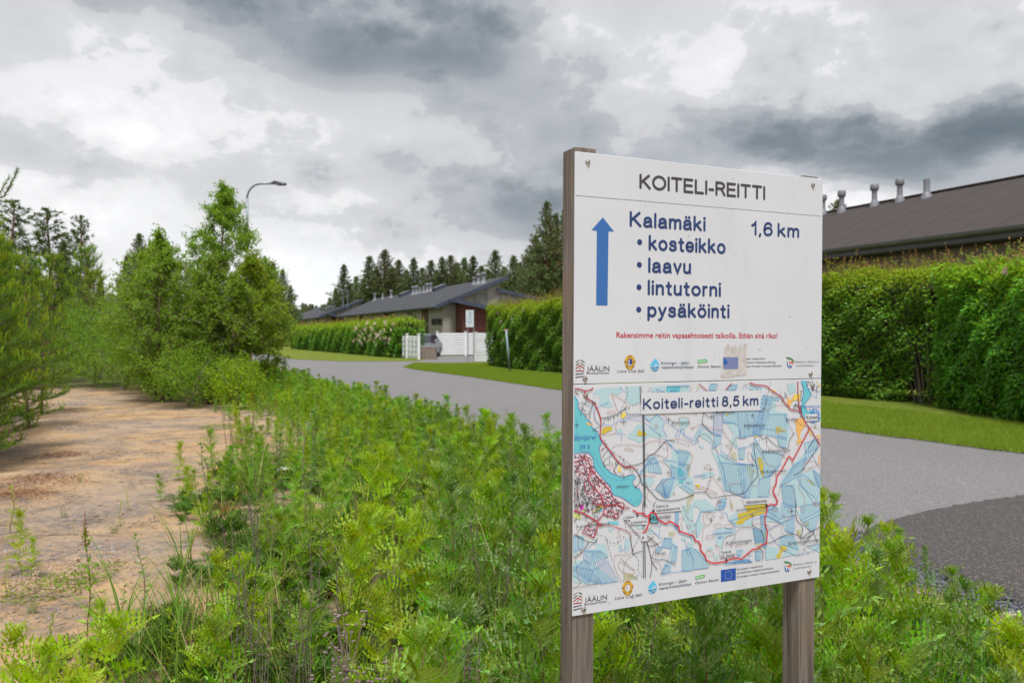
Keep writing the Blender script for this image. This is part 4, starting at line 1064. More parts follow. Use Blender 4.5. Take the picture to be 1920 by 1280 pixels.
    ty(i1, 'Lions Club Jääli', a2, 780, 1182, 787, 742); ty(i1, 'Oulun Seutu', a3, 190, 493, 612, 580, bold=.006)
    ty(i2, 'Kiimingin – Jäälin', a2, 1437, 1856, 665, 622, bold=.004)
    p = a2(1437, 729); p2 = a3(138, 617); type_text(i2, 'vesienhoitoyhdistys', p, (p2[0], p[1]), p[1] - .0080, bold=.004)
    for s_t, x1_, yb in [('Euroopan maaseudun', 1060, 508), ('kehittämisen maatalousrahasto:', 1196, 556), ('Eurooppa investoi maaseutualueisiin', 1274, 605)]:
        ty(i1, s_t, a3, 726, x1_, yb, yb - 27)
    return a3
i1 = Ink(0.0005); i2 = Ink(0.0005); i3 = Ink(0.0005); i4 = Ink(.0009)
a3 = sponsors(upper, 0, 0, i1, i2, True)
def ty3(fn, ik, txt, x0, x1, yb, yt, **kw):
    p = fn(x0, yb); p2 = fn(x1, yb); type_text(ik, txt, p, (p2[0], p[1]), fn(x0, yt)[1], **kw)
ty3(a3, i3, 'Elinkeino-, liikenne- ja', 1449, 1750, 549, 519); ty3(a3, i3, 'ympäristökeskus', 1449, 1688, 596, 568)
ty3(a3, i4, 'LEADER', 198, 296, 540, 517, bold=.008)
j1 = Ink(0.0005); j2 = Ink(0.0005); j3 = Ink(0.0005); j4 = Ink(.0009)
ul, vl = uv(1074.8, 1144.5); uu, vu = k2(152, 868)
DU, DV = ul - uu, vl - vu
a3l = sponsors(lower, DU, DV, j1, j2, False)
ty3(a3l, j3, 'Elinkeino-, liikenne- ja', 1449, 1750, 549, 519); ty3(a3l, j3, 'ympäristökeskus', 1449, 1688, 596, 568)
ty3(a3l, j4, 'LEADER', 198, 296, 540, 517, bold=.008)
# torn strip of old tape over the faded flag
rt = random.Random(11)
tp = Ink(0.0006)
pts = [(480, 738), (505, 620), (518, 480), (528, 400), (548, 345), (560, 330), (575, 308), (600, 312), (604, 352), (618, 372), (632, 330), (644, 318), (652, 350), (664, 340), (676, 308), (694, 310),
       (698, 372), (712, 396), (722, 330), (730, 300), (744, 302), (752, 360), (768, 400), (780, 340), (785, 302), (820, 305), (815, 420), (818, 600), (822, 700), (760, 712), (700, 716), (640, 730), (560, 735)]
tp.poly([k3(*p) for p in pts])
tp.build('torn_tape', simple('old_tape', (0.50, 0.49, 0.475), 0.6, var=0.2, vscale=60), upper)
fl = Ink(0.0009); fl.poly([k3(*p) for p in [(520, 475), (712, 477), (710, 628), (520, 628)]]); fl.build('faded_flag', ink('faded_blue', (0.16, 0.20, 0.40)), upper)
fl = Ink(0.0012); fl.poly([k3(*p) for p in [(520, 490), (540, 492), (582, 548), (560, 560), (545, 572), (530, 570), (520, 560)]]); fl.build('flag_scrap', ink('eu_scrap', (0.015, 0.11, 0.40)), upper)
st = Ink(0.0014); fu, fv = k3(616, 552); rs = abs(k3(658, 552)[0] - fu)
for k in range(12):
    if k not in (8, 9): st.disc((fu + rs * math.sin(k * PI / 6), fv - rs * math.cos(k * PI / 6)), .0010, n=5)
st.build('flag_star', ink('faded_star', (.42, .43, .38)), upper)

# ------------------------------------------------------------------ the printed map
c4 = lambda p: uv(1060 + p[0] / 5.333, 710 + p[1] / 5.333)
c5 = lambda p: uv(1300 + p[0] / 5.333, 710 + p[1] / 5.333)
c6 = lambda p: uv(1060 + p[0] / 5.818, 940 + p[1] / 5.818)
c7 = lambda p: uv(1300 + p[0] / 7.11, 940 + p[1] / 7.11)
def clampuv(p): return (min(max(p[0], 0.0012), WID - 0.0012), min(max(p[1], VL0 + 0.0012), HEI))
def mp(fn, pts): return [clampuv(fn(p)) for p in pts]
pale = Ink(0.0004); hat = Ink(0.0012); lake = Ink(0.0008); yel = Ink(0.0009); urb = Ink(0.0010)
brn = Ink(0.0014); blu = Ink(0.0014); blk = Ink(0.0017); rdd = Ink(0.0020); rte = Ink(0.0024); box_ = Ink(0.0022); lab = Ink(0.0028); labb = Ink(0.0020); labr = Ink(0.0020)
def PALE(fn, *L):
    for p in L: pale.poly(mp(fn, p))
def HATCH(fn, *L, wpale=True):
    for quad, n in L:
        q = mp(fn, quad)
        if wpale: pale.poly(q)
        a, b_, c, d = [Vector(x) for x in q]
        for k in range(n + 1):
            t = k / n; hat.stroke([a.lerp(b_, t), d.lerp(c, t)], .00075 if 0 < k < n else .0010, caps=False)
        hat.stroke([a, b_], .0010, caps=False); hat.stroke([d, c], .0010, caps=False)
def LINE(ik, fn, wd, *L, sm=True, dash=0):
    for p in L:
        q = mp(fn, p)
        if sm and len(q) > 2: q = c_(q, 3)
        if dash:
            acc = []; tot = 0
            for a, b_ in zip(q, q[1:]):
                a = Vector(a); b_ = Vector(b_); n = max(1, int((b_ - a).length / .0022))
                for k in range(n):
                    if (tot // 2) % 2 == 0 or dash == 2: ik.stroke([a.lerp(b_, k / n), a.lerp(b_, (k + (.9 if dash == 1 else .6)) / n)], wd, caps=False)
                    tot += 1
        else: ik.stroke(q, wd, caps=False)
def OV(fn, *L):
    for x, y, rx, ry in L:
        brn.stroke(mp(fn, [(x + rx * math.cos(t) * (1 + .15 * math.sin(3 * t + x)), y + ry * math.sin(t) * (1 + .12 * math.cos(2 * t + y))) for t in np.linspace(0, 2 * PI, 17)]), .0009, caps=False)
rm = random.Random(21)
PALE(c4, [(370, 90), (560, 85), (570, 130), (520, 165), (460, 140), (430, 170), (450, 230), (480, 270), (440, 290), (370, 280), (330, 240), (350, 200), (320, 150), (270, 150), (310, 110)],
     [(600, 80), (740, 80), (750, 230), (700, 270), (640, 250), (600, 200)], [(510, 510), (560, 500), (570, 530), (520, 545)],
     [(620, 560), (680, 510), (720, 450), (770, 460), (830, 520), (850, 440), (800, 400), (785, 365), (870, 395), (910, 355), (960, 380), (985, 440), (965, 500), (1000, 550), (980, 600), (900, 590), (850, 570), (800, 600), (740, 640), (680, 610), (620, 590)],
     [(820, 800), (860, 760), (920, 800), (960, 900), (970, 950), (900, 940), (830, 920), (780, 950), (720, 970), (740, 930), (800, 880)],
     [(1060, 720), (1130, 700), (1230, 720), (1260, 780), (1220, 860), (1200, 960), (1280, 1000), (1280, 1130), (1200, 1110), (1110, 1060), (1060, 1180), (1000, 1180), (900, 1110), (980, 1030), (1060, 990), (1050, 900), (970, 810), (1070, 800)],
     [(1020, 650), (1080, 640), (1060, 700)], [(850, 90), (1000, 70), (1000, 130), (860, 130)], [(1150, 60), (1240, 60), (1230, 130), (1150, 135)], [(1130, 390), (1220, 390), (1230, 470), (1150, 520), (1135, 450)],
     [(750, 1000), (860, 980), (900, 1020), (850, 1080), (760, 1060)])
lake.poly(mp(c4, [(80, 170), (105, 190), (130, 240), (125, 290), (175, 340), (215, 395), (250, 430), (265, 480), (300, 510), (330, 560), (345, 600), (360, 650), (335, 690), (350, 760), (355, 800), (400, 880), (460, 940), (520, 965),
     (580, 985), (640, 955), (690, 965), (700, 990), (670, 1020), (675, 1060), (710, 1090), (740, 1100), (765, 1160), (755, 1220), (720, 1270), (690, 1272), (640, 1235), (560, 1180), (470, 1150), (455, 1080), (400, 1020), (330, 940), (290, 880), (275, 790), (240, 745), (190, 730), (130, 735), (80, 750)]))
lake.poly(mp(c4, [(1008, 72), (1150, 72), (1145, 135), (1010, 135)])); lake.poly(mp(c4, [(1120, 890), (1150, 880), (1190, 940), (1180, 975), (1130, 980), (1115, 930)])); lake.poly(mp(c4, [(1135, 1010), (1190, 1000), (1175, 1045), (1130, 1040)]))
LINE(blu, c4, .0011, [(80, 170), (105, 190), (130, 240), (125, 290), (175, 340), (215, 395), (250, 430), (265, 480), (300, 510), (330, 560), (345, 600), (360, 650), (335, 690), (350, 760), (355, 800), (400, 880), (460, 940), (520, 965), (580, 985), (640, 955), (690, 965), (700, 990), (670, 1020), (675, 1060), (710, 1090), (740, 1100), (765, 1160), (755, 1220), (720, 1270)],
     [(690, 1272), (640, 1235), (560, 1180), (470, 1150), (455, 1080), (400, 1020), (330, 940), (290, 880), (275, 790), (240, 745), (190, 730), (130, 735), (80, 750)])
LINE(blu, c4, .0008, [(80, 712), (200, 715), (290, 760), (340, 880), (430, 980), (560, 1010), (640, 990)], [(640, 1200), (700, 1240), (740, 1200)], [(120, 400), (110, 560), (140, 640), (120, 690)], dash=1)
for ik, L in ((yel, [[(550, 370), (570, 340), (600, 335), (605, 370), (570, 400)], [(530, 880), (550, 855), (553, 920), (570, 940), (525, 920)]]),):
    for p in L: ik.poly(mp(c4, p), 0)
for p in [[(375, 490), (400, 480), (460, 475), (470, 505), (420, 530), (380, 550), (355, 545)], [(725, 520), (745, 505), (760, 530), (800, 530), (815, 560), (770, 570), (710, 565)]]: yel.poly(mp(c4, p), 1)
yel.poly(mp(c4, [(205, 430), (230, 440), (255, 445), (272, 440), (275, 455), (245, 470), (215, 455)]), 2)
RDK = [(90, 95), (190, 120), (185, 170), (240, 210), (290, 250), (320, 310), (350, 400), (352, 480), (345, 580), (400, 660), (460, 740), (520, 820), (590, 875), (660, 880), (700, 905)]
LINE(rdd, c4, .0030, RDK, [(190, 120), (245, 112), (275, 88)])
LINE(blk, c4, .0017, [(700, 905), (750, 990), (760, 1040), (830, 1100), (900, 1180), (950, 1210), (1120, 1210), (1280, 1155)], [(590, 875), (650, 870), (770, 835), (830, 770), (890, 740), (1000, 620), (1080, 620)],
     [(350, 395), (480, 370), (540, 335), (600, 290)])
LINE(blk, c4, .0011, [(150, 255), (170, 235), (230, 270)], [(220, 215), (160, 290), (200, 320)], [(240, 380), (270, 260), (300, 230)], [(200, 370), (240, 340)], [(460, 770), (400, 800), (380, 840), (430, 860), (440, 800)], [(540, 815), (510, 860), (480, 920)],
     [(355, 720), (400, 680), (430, 690)], [(370, 770), (430, 700)], [(480, 370), (485, 410)], [(420, 375), (425, 415)], [(580, 800), (570, 860), (600, 900)], [(520, 840), (500, 830), (500, 860), (520, 850)], [(580, 940), (585, 1000)], [(90, 130), (130, 150)],
     [(700, 1080), (740, 1030), (740, 980)], [(610, 900), (640, 860)], [(270, 500), (310, 490), (350, 470)], [(265, 515), (330, 520)])
LINE(blk, c4, .0013, [(610, 80), (615, 170), (540, 330)], [(600, 290), (660, 260), (740, 240)], [(940, 550), (940, 670), (1020, 700)], [(1080, 620), (1150, 640), (1210, 660), (1260, 668)], dash=1)
for x in (770, 784): LINE(blk, c4, .0020 if x == 770 else .0010, [(x, 360), (x + 6, 640), (x + 14, 1275)], sm=False)
LINE(blk, c4, .0018, [(743, 70), (750, 240)], sm=False); LINE(blk, c4, .0008, [(757, 70), (762, 140)], sm=False)
LINE(blk, c4, .0032, [(777, 360), (783, 640), (790, 1275)], sm=False, dash=2)
for x, y in [(582, 432), (108, 458), (1028, 405), (1028, 935)]: LINE(blk, c4, .0010, [(x - 26, y), (x + 26, y)], [(x, y - 28), (x, y + 28)], sm=False)
for p in [(100, 120), (105, 145), (125, 150), (165, 132), (232, 232), (265, 228), (285, 235), (300, 243), (262, 258), (235, 322), (198, 350), (195, 315), (170, 295), (240, 385), (390, 615), (405, 650), (478, 737), (545, 772), (580, 800), (645, 855), (590, 845), (645, 912), (665, 925), (718, 902), (373, 780), (385, 870), (480, 925), (500, 940), (560, 960), (700, 1075), (380, 440), (350, 470), (395, 408), (425, 400), (445, 402), (600, 305), (630, 290), (520, 368), (555, 350), (270, 220), (120, 105), (150, 350), (365, 700)]:
    x, y = p; blk.poly(mp(c4, [(x - 5, y - 5), (x + 5, y - 6), (x + 6, y + 5), (x - 5, y + 5)]))
LINE(brn, c4, .0009, [(460, 160), (500, 170), (600, 230), (610, 260), (575, 310), (530, 330), (480, 210), (460, 160)], [(410, 340), (440, 322), (490, 325), (495, 345), (450, 352), (410, 340)], [(460, 690), (520, 660), (620, 655), (780, 668), (840, 625), (980, 625), (1020, 700), (1010, 785), (900, 750), (800, 755)],
     [(590, 700), (620, 685), (680, 720), (590, 705)], [(455, 700), (480, 740), (560, 790), (630, 840), (600, 870)], [(930, 815), (990, 840), (1060, 930), (1000, 1020), (920, 1060), (910, 1110), (1000, 1150), (1020, 1180)], [(1040, 610), (1150, 600), (1280, 650)],
     [(520, 420), (500, 470), (505, 530), (470, 550), (380, 560), (345, 580)], [(340, 455), (290, 400), (285, 350), (300, 300)], [(120, 240), (160, 320), (220, 400), (260, 440)], [(340, 660), (345, 740), (370, 840), (440, 910), (460, 830), (500, 940), (600, 970), (690, 940)], [(720, 970), (800, 965), (900, 970)],
     [(800, 1030), (830, 1110), (810, 1180), (860, 1240)], [(1130, 700), (1240, 730), (1270, 800), (1230, 870)], [(680, 1030), (700, 1070), (740, 1080)], [(820, 800), (860, 850)], [(970, 350), (1060, 420), (1130, 430), (1140, 385), (1220, 385), (1240, 460)], [(850, 80), (820, 130)], [(1260, 80), (1240, 130)])
OV(c4, (907, 475, 17, 16), (1085, 1147, 10, 10))
LINE(blu, c4, .0009, [(280, 290), (300, 290), (430, 230)], [(540, 80), (595, 130)], [(280, 300), (290, 380), (310, 440), (350, 455), (470, 465), (480, 440), (660, 370), (780, 368)], [(500, 545), (560, 552), (600, 548)], [(562, 552), (555, 620)], [(780, 370), (830, 420), (910, 355), (1000, 420), (1275, 610)], [(780, 430), (960, 570)],
     [(990, 430), (970, 490), (1010, 570), (990, 610), (1100, 710), (1110, 745)], [(1010, 620), (1130, 740)], [(970, 800), (1110, 830)], [(160, 230), (270, 290)], [(430, 740), (465, 770)], [(540, 415), (570, 430), (640, 400), (700, 410), (760, 415)], [(280, 180), (300, 175)], [(905, 100), (1000, 135)], [(1130, 500), (1095, 575), (1130, 580), (1160, 490)], [(1170, 490), (1190, 520), (1170, 560), (1275, 630)],
     [(860, 1110), (900, 1100)], [(740, 960), (800, 860), (890, 765), (940, 770)], [(740, 930), (820, 850), (930, 830)], sm=False)
HATCH(c4, ([(1120, 720), (1240, 740), (1185, 870), (1130, 850)], 8), ([(960, 1000), (1090, 990), (1030, 1185), (1000, 1180)], 9), ([(1050, 860), (1110, 890), (1100, 990), (1055, 970)], 5), ([(820, 790), (900, 790), (960, 940), (830, 930)], 5), ([(1180, 1060), (1280, 1120), (1280, 1170), (1150, 1080)], 4),
      ([(900, 1100), (960, 1010), (1010, 1180), (990, 1190)], 5), ([(1130, 840), (1250, 860), (1200, 1000), (1120, 1000)], 8))
# town
urb.poly(mp(c4, [(82, 760), (200, 740), (255, 790), (275, 870), (315, 955), (440, 1070), (470, 1170), (520, 1190), (640, 1280), (400, 1278), (380, 1240), (270, 1240), (190, 1120), (180, 1010), (82, 950)]), 0)
urb.poly(mp(c6, [(330, 0), (540, 5), (640, 60), (615, 100), (575, 180), (430, 150), (410, 60)]), 0); urb.poly(mp(c6, [(180, 330), (240, 250), (340, 290), (305, 385)]), 0)
for p, m in [([(320, 80), (350, 60), (400, 58), (405, 100), (325, 112)], 1), ([(460, 212), (580, 214), (578, 250), (480, 240)], 1), ([(90, 120), (172, 150), (158, 195), (85, 172)], 2), ([(170, 85), (210, 62), (225, 100), (190, 115)], 2), ([(160, 30), (200, 35), (192, 60), (205, 75), (190, 90), (155, 92)], 3), ([(240, 95), (262, 92), (255, 125)], 3), ([(380, 25), (410, 30), (405, 60), (310, 120), (300, 110)], 4)]:
    urb.poly(mp(c6, p), m)
LINE(rdd, c4, .0024, [(82, 832), (180, 800), (225, 815), (250, 870), (230, 960), (218, 1005), (250, 1045), (350, 1160), (385, 1240)], [(260, 900), (300, 960), (370, 1040), (440, 1110), (490, 1220), (520, 1250)], sm=False)
LINE(rdd, c4, .0017, [(110, 900), (130, 860), (180, 855), (215, 890), (195, 940), (140, 940), (110, 900)], [(140, 800), (150, 770), (250, 790)], [(350, 1160), (440, 1130), (420, 1080)], [(270, 1240), (280, 1210), (350, 1185), (375, 1240), (300, 1250), (270, 1240)], [(200, 1010), (185, 1030), (190, 1090), (215, 1150), (280, 1130), (270, 1070)],
     [(82, 1090), (110, 1100), (130, 1140), (110, 1170)], [(360, 1260), (500, 1250)], [(385, 1190), (440, 1230)], [(250, 870), (275, 940), (240, 960)], [(300, 1010), (280, 1050)], [(82, 1200), (95, 1230)], [(260, 900), (240, 1000)], [(330, 1000), (310, 1040), (340, 1080)], sm=False)
LINE(rdd, c6, .0038, [(86, 95), (200, 130), (270, 170), (345, 217)], sm=False)
LINE(rdd, c6, .0026, [(345, 217), (410, 130), (425, 45), (540, 35), (590, 0)], [(345, 217), (342, 320), (300, 395)], [(560, 25), (610, 60), (640, 50)], sm=False)
LINE(rdd, c6, .0017, [(410, 130), (500, 165), (580, 178)], [(440, 120), (490, 100), (530, 110)], [(580, 30), (620, 80), (700, 70)], [(300, 395), (180, 335), (230, 255), (300, 215)], [(220, 290), (320, 320)], [(540, 170), (530, 130), (570, 125), (585, 160)], [(305, 0), (350, 40), (420, 30)], [(380, 250), (470, 255), (600, 290), (690, 330)], [(120, 90), (140, 40), (150, 0)], [(620, 0), (640, 30)], sm=False)
tn = [(86, 770, 250, 1270)]
def inpoly(p, poly):
    c = False; n = len(poly)
    for i in range(n):
        a, b_ = poly[i], poly[i - 1]
        if (a[1] > p[1]) != (b_[1] > p[1]) and p[0] < (b_[0] - a[0]) * (p[1] - a[1]) / (b_[1] - a[1]) + a[0]: c = not c
    return c
TP = [(84, 762), (200, 742), (255, 790), (275, 870), (315, 955), (440, 1070), (470, 1170), (520, 1190), (630, 1276), (84, 1276)]
TP6 = [(86, 0), (560, 0), (640, 60), (600, 180), (430, 200), (400, 110), (330, 200), (300, 140), (170, 80), (86, 70)]
TP7 = [(190, 325), (240, 250), (340, 290), (305, 385)]
for fn, tpl, cnt, sz in ((c4, TP, 430, 5.2), (c6, TP6, 150, 5.6), (c6, TP7, 26, 5.5)):
    xs = [p[0] for p in tpl]; ys_ = [p[1] for p in tpl]
    while cnt:
        x, y = rm.uniform(min(xs), max(xs)), rm.uniform(min(ys_), max(ys_))
        if inpoly((x, y), tpl):
            a_ = rm.choice([.5, -.6, .9]); w2, h2_ = sz * rm.uniform(.7, 1.7), sz * rm.uniform(.5, .9)
            ca, sa = math.cos(a_), math.sin(a_)
            blk.poly(mp(fn, [(x + dx * ca - dy * sa, y + dx * sa + dy * ca) for dx, dy in [(-w2, -h2_), (w2, -h2_), (w2, h2_), (-w2, h2_)]])); cnt -= 1
for k in range(60):
    x, y = rm.uniform(88, 300), rm.uniform(980, 1270); a_ = rm.uniform(0, 6.28); l_ = rm.uniform(25, 70)
    LINE(blk, c4, .0008, [(x, y), (x + l_ * math.cos(a_) * .5, y + l_ * math.sin(a_) * .5 + 6), (max(86, x + l_ * math.cos(a_)), y + l_ * math.sin(a_))])
for k in range(26):
    x, y = rm.uniform(88, 330), rm.uniform(60, 330); a_ = rm.uniform(0, 6.28); l_ = rm.uniform(40, 90)
    LINE(blk, c6, .0009, [(x, y), (x + l_ * math.cos(a_) * .5, y + l_ * math.sin(a_) * .5 + 6), (max(88, x + l_ * math.cos(a_)), y + l_ * math.sin(a_))])
# south west
PALE(c6, [(84, 370), (200, 370), (215, 470), (130, 560), (84, 600)], [(340, 460), (420, 450), (450, 490), (470, 600), (400, 620), (300, 700), (200, 560), (240, 520), (330, 520)], [(84, 640), (240, 640), (560, 870), (380, 890), (250, 900), (84, 880)], [(640, 450), (660, 392), (700, 400), (705, 490), (670, 550), (640, 545), (655, 500)],
     [(750, 250), (850, 230), (850, 300), (790, 300)], [(470, 280), (500, 275), (525, 300), (500, 330), (470, 310)], [(1240, 50), (1396, 30), (1396, 500), (1330, 300), (1290, 180)], [(1330, 420), (1396, 480), (1396, 640), (1350, 560)], [(900, 290), (940, 280), (950, 350), (910, 350)],
     [(1150, 400), (1200, 470), (1190, 560), (1150, 740), (1050, 790), (1080, 700), (1150, 640)], [(580, 470), (600, 465), (600, 540), (580, 540)], [(1260, 390), (1300, 380), (1310, 420), (1270, 430)])
HATCH(c6, ([(84, 370), (190, 380), (190, 500), (84, 545)], 5), ([(200, 535), (290, 535), (280, 690), (195, 610)], 5), ([(290, 535), (380, 530), (460, 600), (310, 740)], 7), ([(90, 740), (200, 625), (400, 895), (250, 860)], 7), ([(84, 700), (300, 740), (240, 890), (84, 800)], 6), ([(330, 740), (460, 640), (575, 865), (400, 895)], 8), wpale=False)
HATCH(c6, ([(1080, 390), (1160, 400), (1150, 510), (1050, 490)], 8), ([(980, 525), (1020, 480), (1060, 500), (1010, 560)], 4), ([(1080, 680), (1140, 700), (1140, 760), (1050, 780)], 5), ([(1270, 530), (1380, 500), (1390, 745), (1270, 750)], 7), ([(1200, 110), (1240, 100), (1220, 300), (1190, 290)], 4), ([(1190, 480), (1220, 490), (1205, 660), (1150, 640)], 3))
LINE(hat, c6, .0010, [(600, 470), (610, 530)], [(590, 540), (640, 520), (650, 470)], [(1050, 800), (1150, 770), (1390, 745)], [(1040, 790), (1100, 690), (1170, 460), (1220, 495)], [(690, 830), (720, 800), (760, 820), (790, 790), (770, 850)], [(920, 300), (1060, 400), (1020, 390), (940, 310)], [(960, 270), (1030, 260), (1020, 380)], [(200, 540), (340, 420), (300, 400)], [(1000, 220), (1100, 250), (1200, 270), (1230, 340), (1396, 400)], [(1290, 410), (1380, 600), (1396, 640)], [(1310, 480), (1340, 590)], sm=False)
LINE(blk, c6, .0016, [(84, 350), (160, 390), (240, 430), (325, 440), (345, 390)], [(250, 440), (180, 540), (84, 612)], [(870, 350), (890, 450), (920, 560), (940, 650), (1000, 735)], [(880, 450), (920, 485), (1000, 460)], [(940, 650), (935, 740), (920, 820)], [(870, 350), (940, 410), (1010, 470)], [(885, 440), (960, 375)], [(735, 570), (790, 545), (835, 540)], [(930, 600), (1000, 632), (1080, 630), (1200, 690)], [(630, 180), (720, 290), (810, 382)], [(700, 350), (715, 450), (735, 570)], [(950, 50), (960, 30), (980, 0)], [(930, 130), (920, 230), (1000, 235), (1000, 190)])
LINE(blk, c6, .0014, [(345, 355), (440, 385), (460, 430), (520, 450), (580, 430), (640, 370)], [(440, 400), (510, 640)], [(800, 385), (740, 510), (735, 570), (640, 670), (635, 860), (600, 870)], [(735, 570), (770, 590), (800, 660), (790, 740), (850, 830)], [(600, 615), (740, 740)], [(1000, 460), (1060, 420), (1080, 390)], [(640, 180), (660, 300), (700, 350)], dash=1)
for x in (845, 864): LINE(blk, c6, .0017 if x == 845 else .0010, [(x, 436), (x + 3, 830)], [(x - 4, 0), (x - 3, 165)], [(x - 3, 245), (x, 300)], sm=False)
LINE(blk, c6, .0030, [(862, 436), (868, 830)], sm=False, dash=2)
LINE(brn, c6, .0009, [(120, 340), (140, 390), (135, 490), (180, 550), (110, 620), (120, 700), (140, 840), (165, 880), (84, 940)], [(530, 590), (570, 575), (700, 570), (735, 490)], [(530, 590), (530, 690), (560, 770), (605, 860)], [(600, 645), (570, 690), (620, 760), (730, 790), (750, 740), (700, 720), (640, 670), (600, 645)], [(940, 650), (1020, 670), (1045, 730), (1035, 800)],
     [(1230, 200), (1270, 170), (1285, 190), (1260, 230), (1275, 290), (1250, 310), (1225, 280), (1230, 200)], [(1260, 30), (1300, 80), (1330, 180), (1396, 210)], [(880, 370), (930, 440), (980, 480), (940, 600)], [(550, 385), (600, 370), (570, 330), (600, 290), (560, 290)], [(690, 330), (840, 335)], [(870, 20), (900, 60)], [(990, 240), (1050, 250), (1020, 200)], [(720, 350), (720, 400)])
OV(c6, (1342, 268, 22, 18), (572, 440, 4, 12))
LINE(blk, c6, .0010, [(84, 936), (340, 898), (340, 852)], sm=False)
tl = Ink(.0015); tl.poly(mp(c6, [(920, 130), (985, 140), (1000, 190), (1000, 228), (930, 228)])); tl.build('map_print', ink('map_teal', (.10, .36, .40)), lower)
# north east
PALE(c5, [(335, 200), (430, 200), (440, 330), (620, 330), (620, 560), (440, 590), (430, 700), (360, 640), (400, 560), (350, 480), (320, 400)], [(700, 150), (790, 180), (830, 250), (820, 320), (940, 350), (960, 560), (930, 690), (850, 640), (810, 570), (700, 560), (590, 565), (640, 300)],
     [(0, 600), (60, 500), (180, 540), (200, 740), (250, 760), (340, 800), (440, 850), (600, 850), (660, 860), (780, 1060), (700, 1180), (520, 1200), (470, 900), (430, 960), (350, 1130), (300, 1110), (240, 860), (180, 720), (170, 640), (60, 570), (20, 640)],
     [(1110, 740), (1220, 590), (1240, 700), (1110, 830), (1060, 960), (1190, 900), (1265, 960), (1265, 1275), (900, 1275), (870, 1050), (900, 960), (1000, 850)], [(0, 1210), (120, 1200), (200, 1280), (0, 1280)], [(720, 720), (900, 730), (850, 900), (770, 960), (640, 870), (640, 760)], [(650, 980), (770, 980), (760, 1180), (650, 1170)],
     [(930, 50), (1000, 40), (1030, 120), (960, 160)], [(80, 940), (200, 930), (220, 960), (90, 1000)], [(50, 650), (105, 680), (90, 700), (50, 670)], [(270, 740), (330, 760), (360, 800), (270, 790)])
HATCH(c5, ([(290, 325), (440, 330), (430, 440), (295, 440)], 7), ([(440, 325), (620, 310), (590, 560), (460, 590)], 11), ([(700, 170), (790, 180), (690, 560), (590, 565)], 9), ([(750, 350), (930, 350), (920, 600), (730, 560)], 9), ([(840, 560), (930, 590), (910, 690), (850, 660)], 4), ([(450, 700), (515, 690), (505, 800), (455, 800)], 3),
      ([(250, 830), (520, 860), (510, 1185), (320, 1110)], 14), ([(210, 560), (275, 570), (270, 640), (190, 700)], 4), ([(610, 590), (700, 740), (650, 900), (580, 760)], 5), ([(700, 720), (900, 760), (790, 960), (700, 980)], 8), ([(660, 1000), (770, 970), (740, 1180), (650, 1170)], 5), ([(1000, 860), (1130, 780), (1080, 950), (860, 1070)], 10),
      ([(1110, 740), (1220, 590), (1240, 700), (1110, 830)], 6), ([(880, 1070), (1000, 1060), (1030, 1275), (905, 1275)], 10), ([(1100, 950), (1265, 1090), (1230, 1200), (1060, 1060)], 7), ([(1190, 900), (1265, 960), (1265, 1080), (1220, 1020)], 6), ([(350, 65), (440, 55), (420, 112), (340, 112)], 6), ([(570, 65), (680, 85), (670, 130), (560, 105)], 4),
      ([(170, 50), (230, 50), (220, 112), (150, 112)], 6), ([(1110, 640), (1260, 600), (1220, 700), (1120, 740)], 4), ([(790, 190), (860, 190), (850, 215), (790, 210)], 2), ([(250, 1210), (330, 1190), (320, 1270), (240, 1270)], 4), ([(440, 840), (610, 860), (560, 1190), (500, 1180)], 7))
HATCH(c5, ([(200, 325), (280, 325), (275, 560), (200, 560)], 6), ([(620, 300), (700, 330), (660, 560), (590, 540)], 6), wpale=False)
LINE(hat, c5, .0010, [(0, 590), (80, 450), (200, 560)], [(20, 620), (90, 480), (280, 575)], [(200, 600), (240, 740), (340, 800), (440, 850), (600, 850)], [(240, 760), (300, 900), (330, 1110)], [(440, 330), (450, 460), (470, 590)], [(0, 660), (60, 610)], [(680, 180), (720, 150)], [(670, 240), (800, 250)], [(670, 200), (760, 210)], [(450, 470), (400, 440), (290, 420)], [(670, 490), (900, 520)], [(550, 570), (500, 590), (440, 590)], [(420, 650), (440, 690), (590, 670)],
     [(640, 1170), (740, 1240)], [(900, 350), (950, 450), (1010, 560)], [(1190, 760), (1260, 900)], [(1060, 960), (1040, 1000), (1200, 1240)], [(280, 640), (270, 720), (440, 830)], [(1195, 60), (1170, 150), (1230, 190), (1230, 60)], [(760, 960), (880, 840)], [(480, 100), (520, 60), (540, 100)], sm=False)
lake.poly(mp(c5, [(1075, 18), (1130, 18), (1135, 80), (1175, 150), (1150, 200), (1110, 250), (1140, 330), (1200, 310), (1230, 360), (1262, 420), (1190, 425), (1110, 410), (1080, 330), (1085, 220), (1100, 120)]))
LINE(blu, c5, .0011, [(1075, 18), (1100, 120), (1085, 220), (1080, 330), (1100, 390)], [(1130, 18), (1135, 80), (1175, 150), (1150, 200), (1110, 250), (1140, 330)])
for p in [[(940, 170), (970, 215), (1010, 150), (1005, 200), (975, 250), (962, 285), (935, 240)], [(1010, 430), (1050, 390), (1100, 400), (1118, 470), (1075, 520), (1062, 580), (1087, 620), (1035, 662), (1030, 620), (1050, 600), (1022, 500), (1030, 460)], [(1230, 560), (1263, 560), (1263, 640), (1245, 600)], [(1248, 40), (1263, 60), (1258, 90), (1248, 75)], [(1252, 780), (1263, 740), (1262, 870), (1250, 860)]]: yel.poly(mp(c5, p), 2)
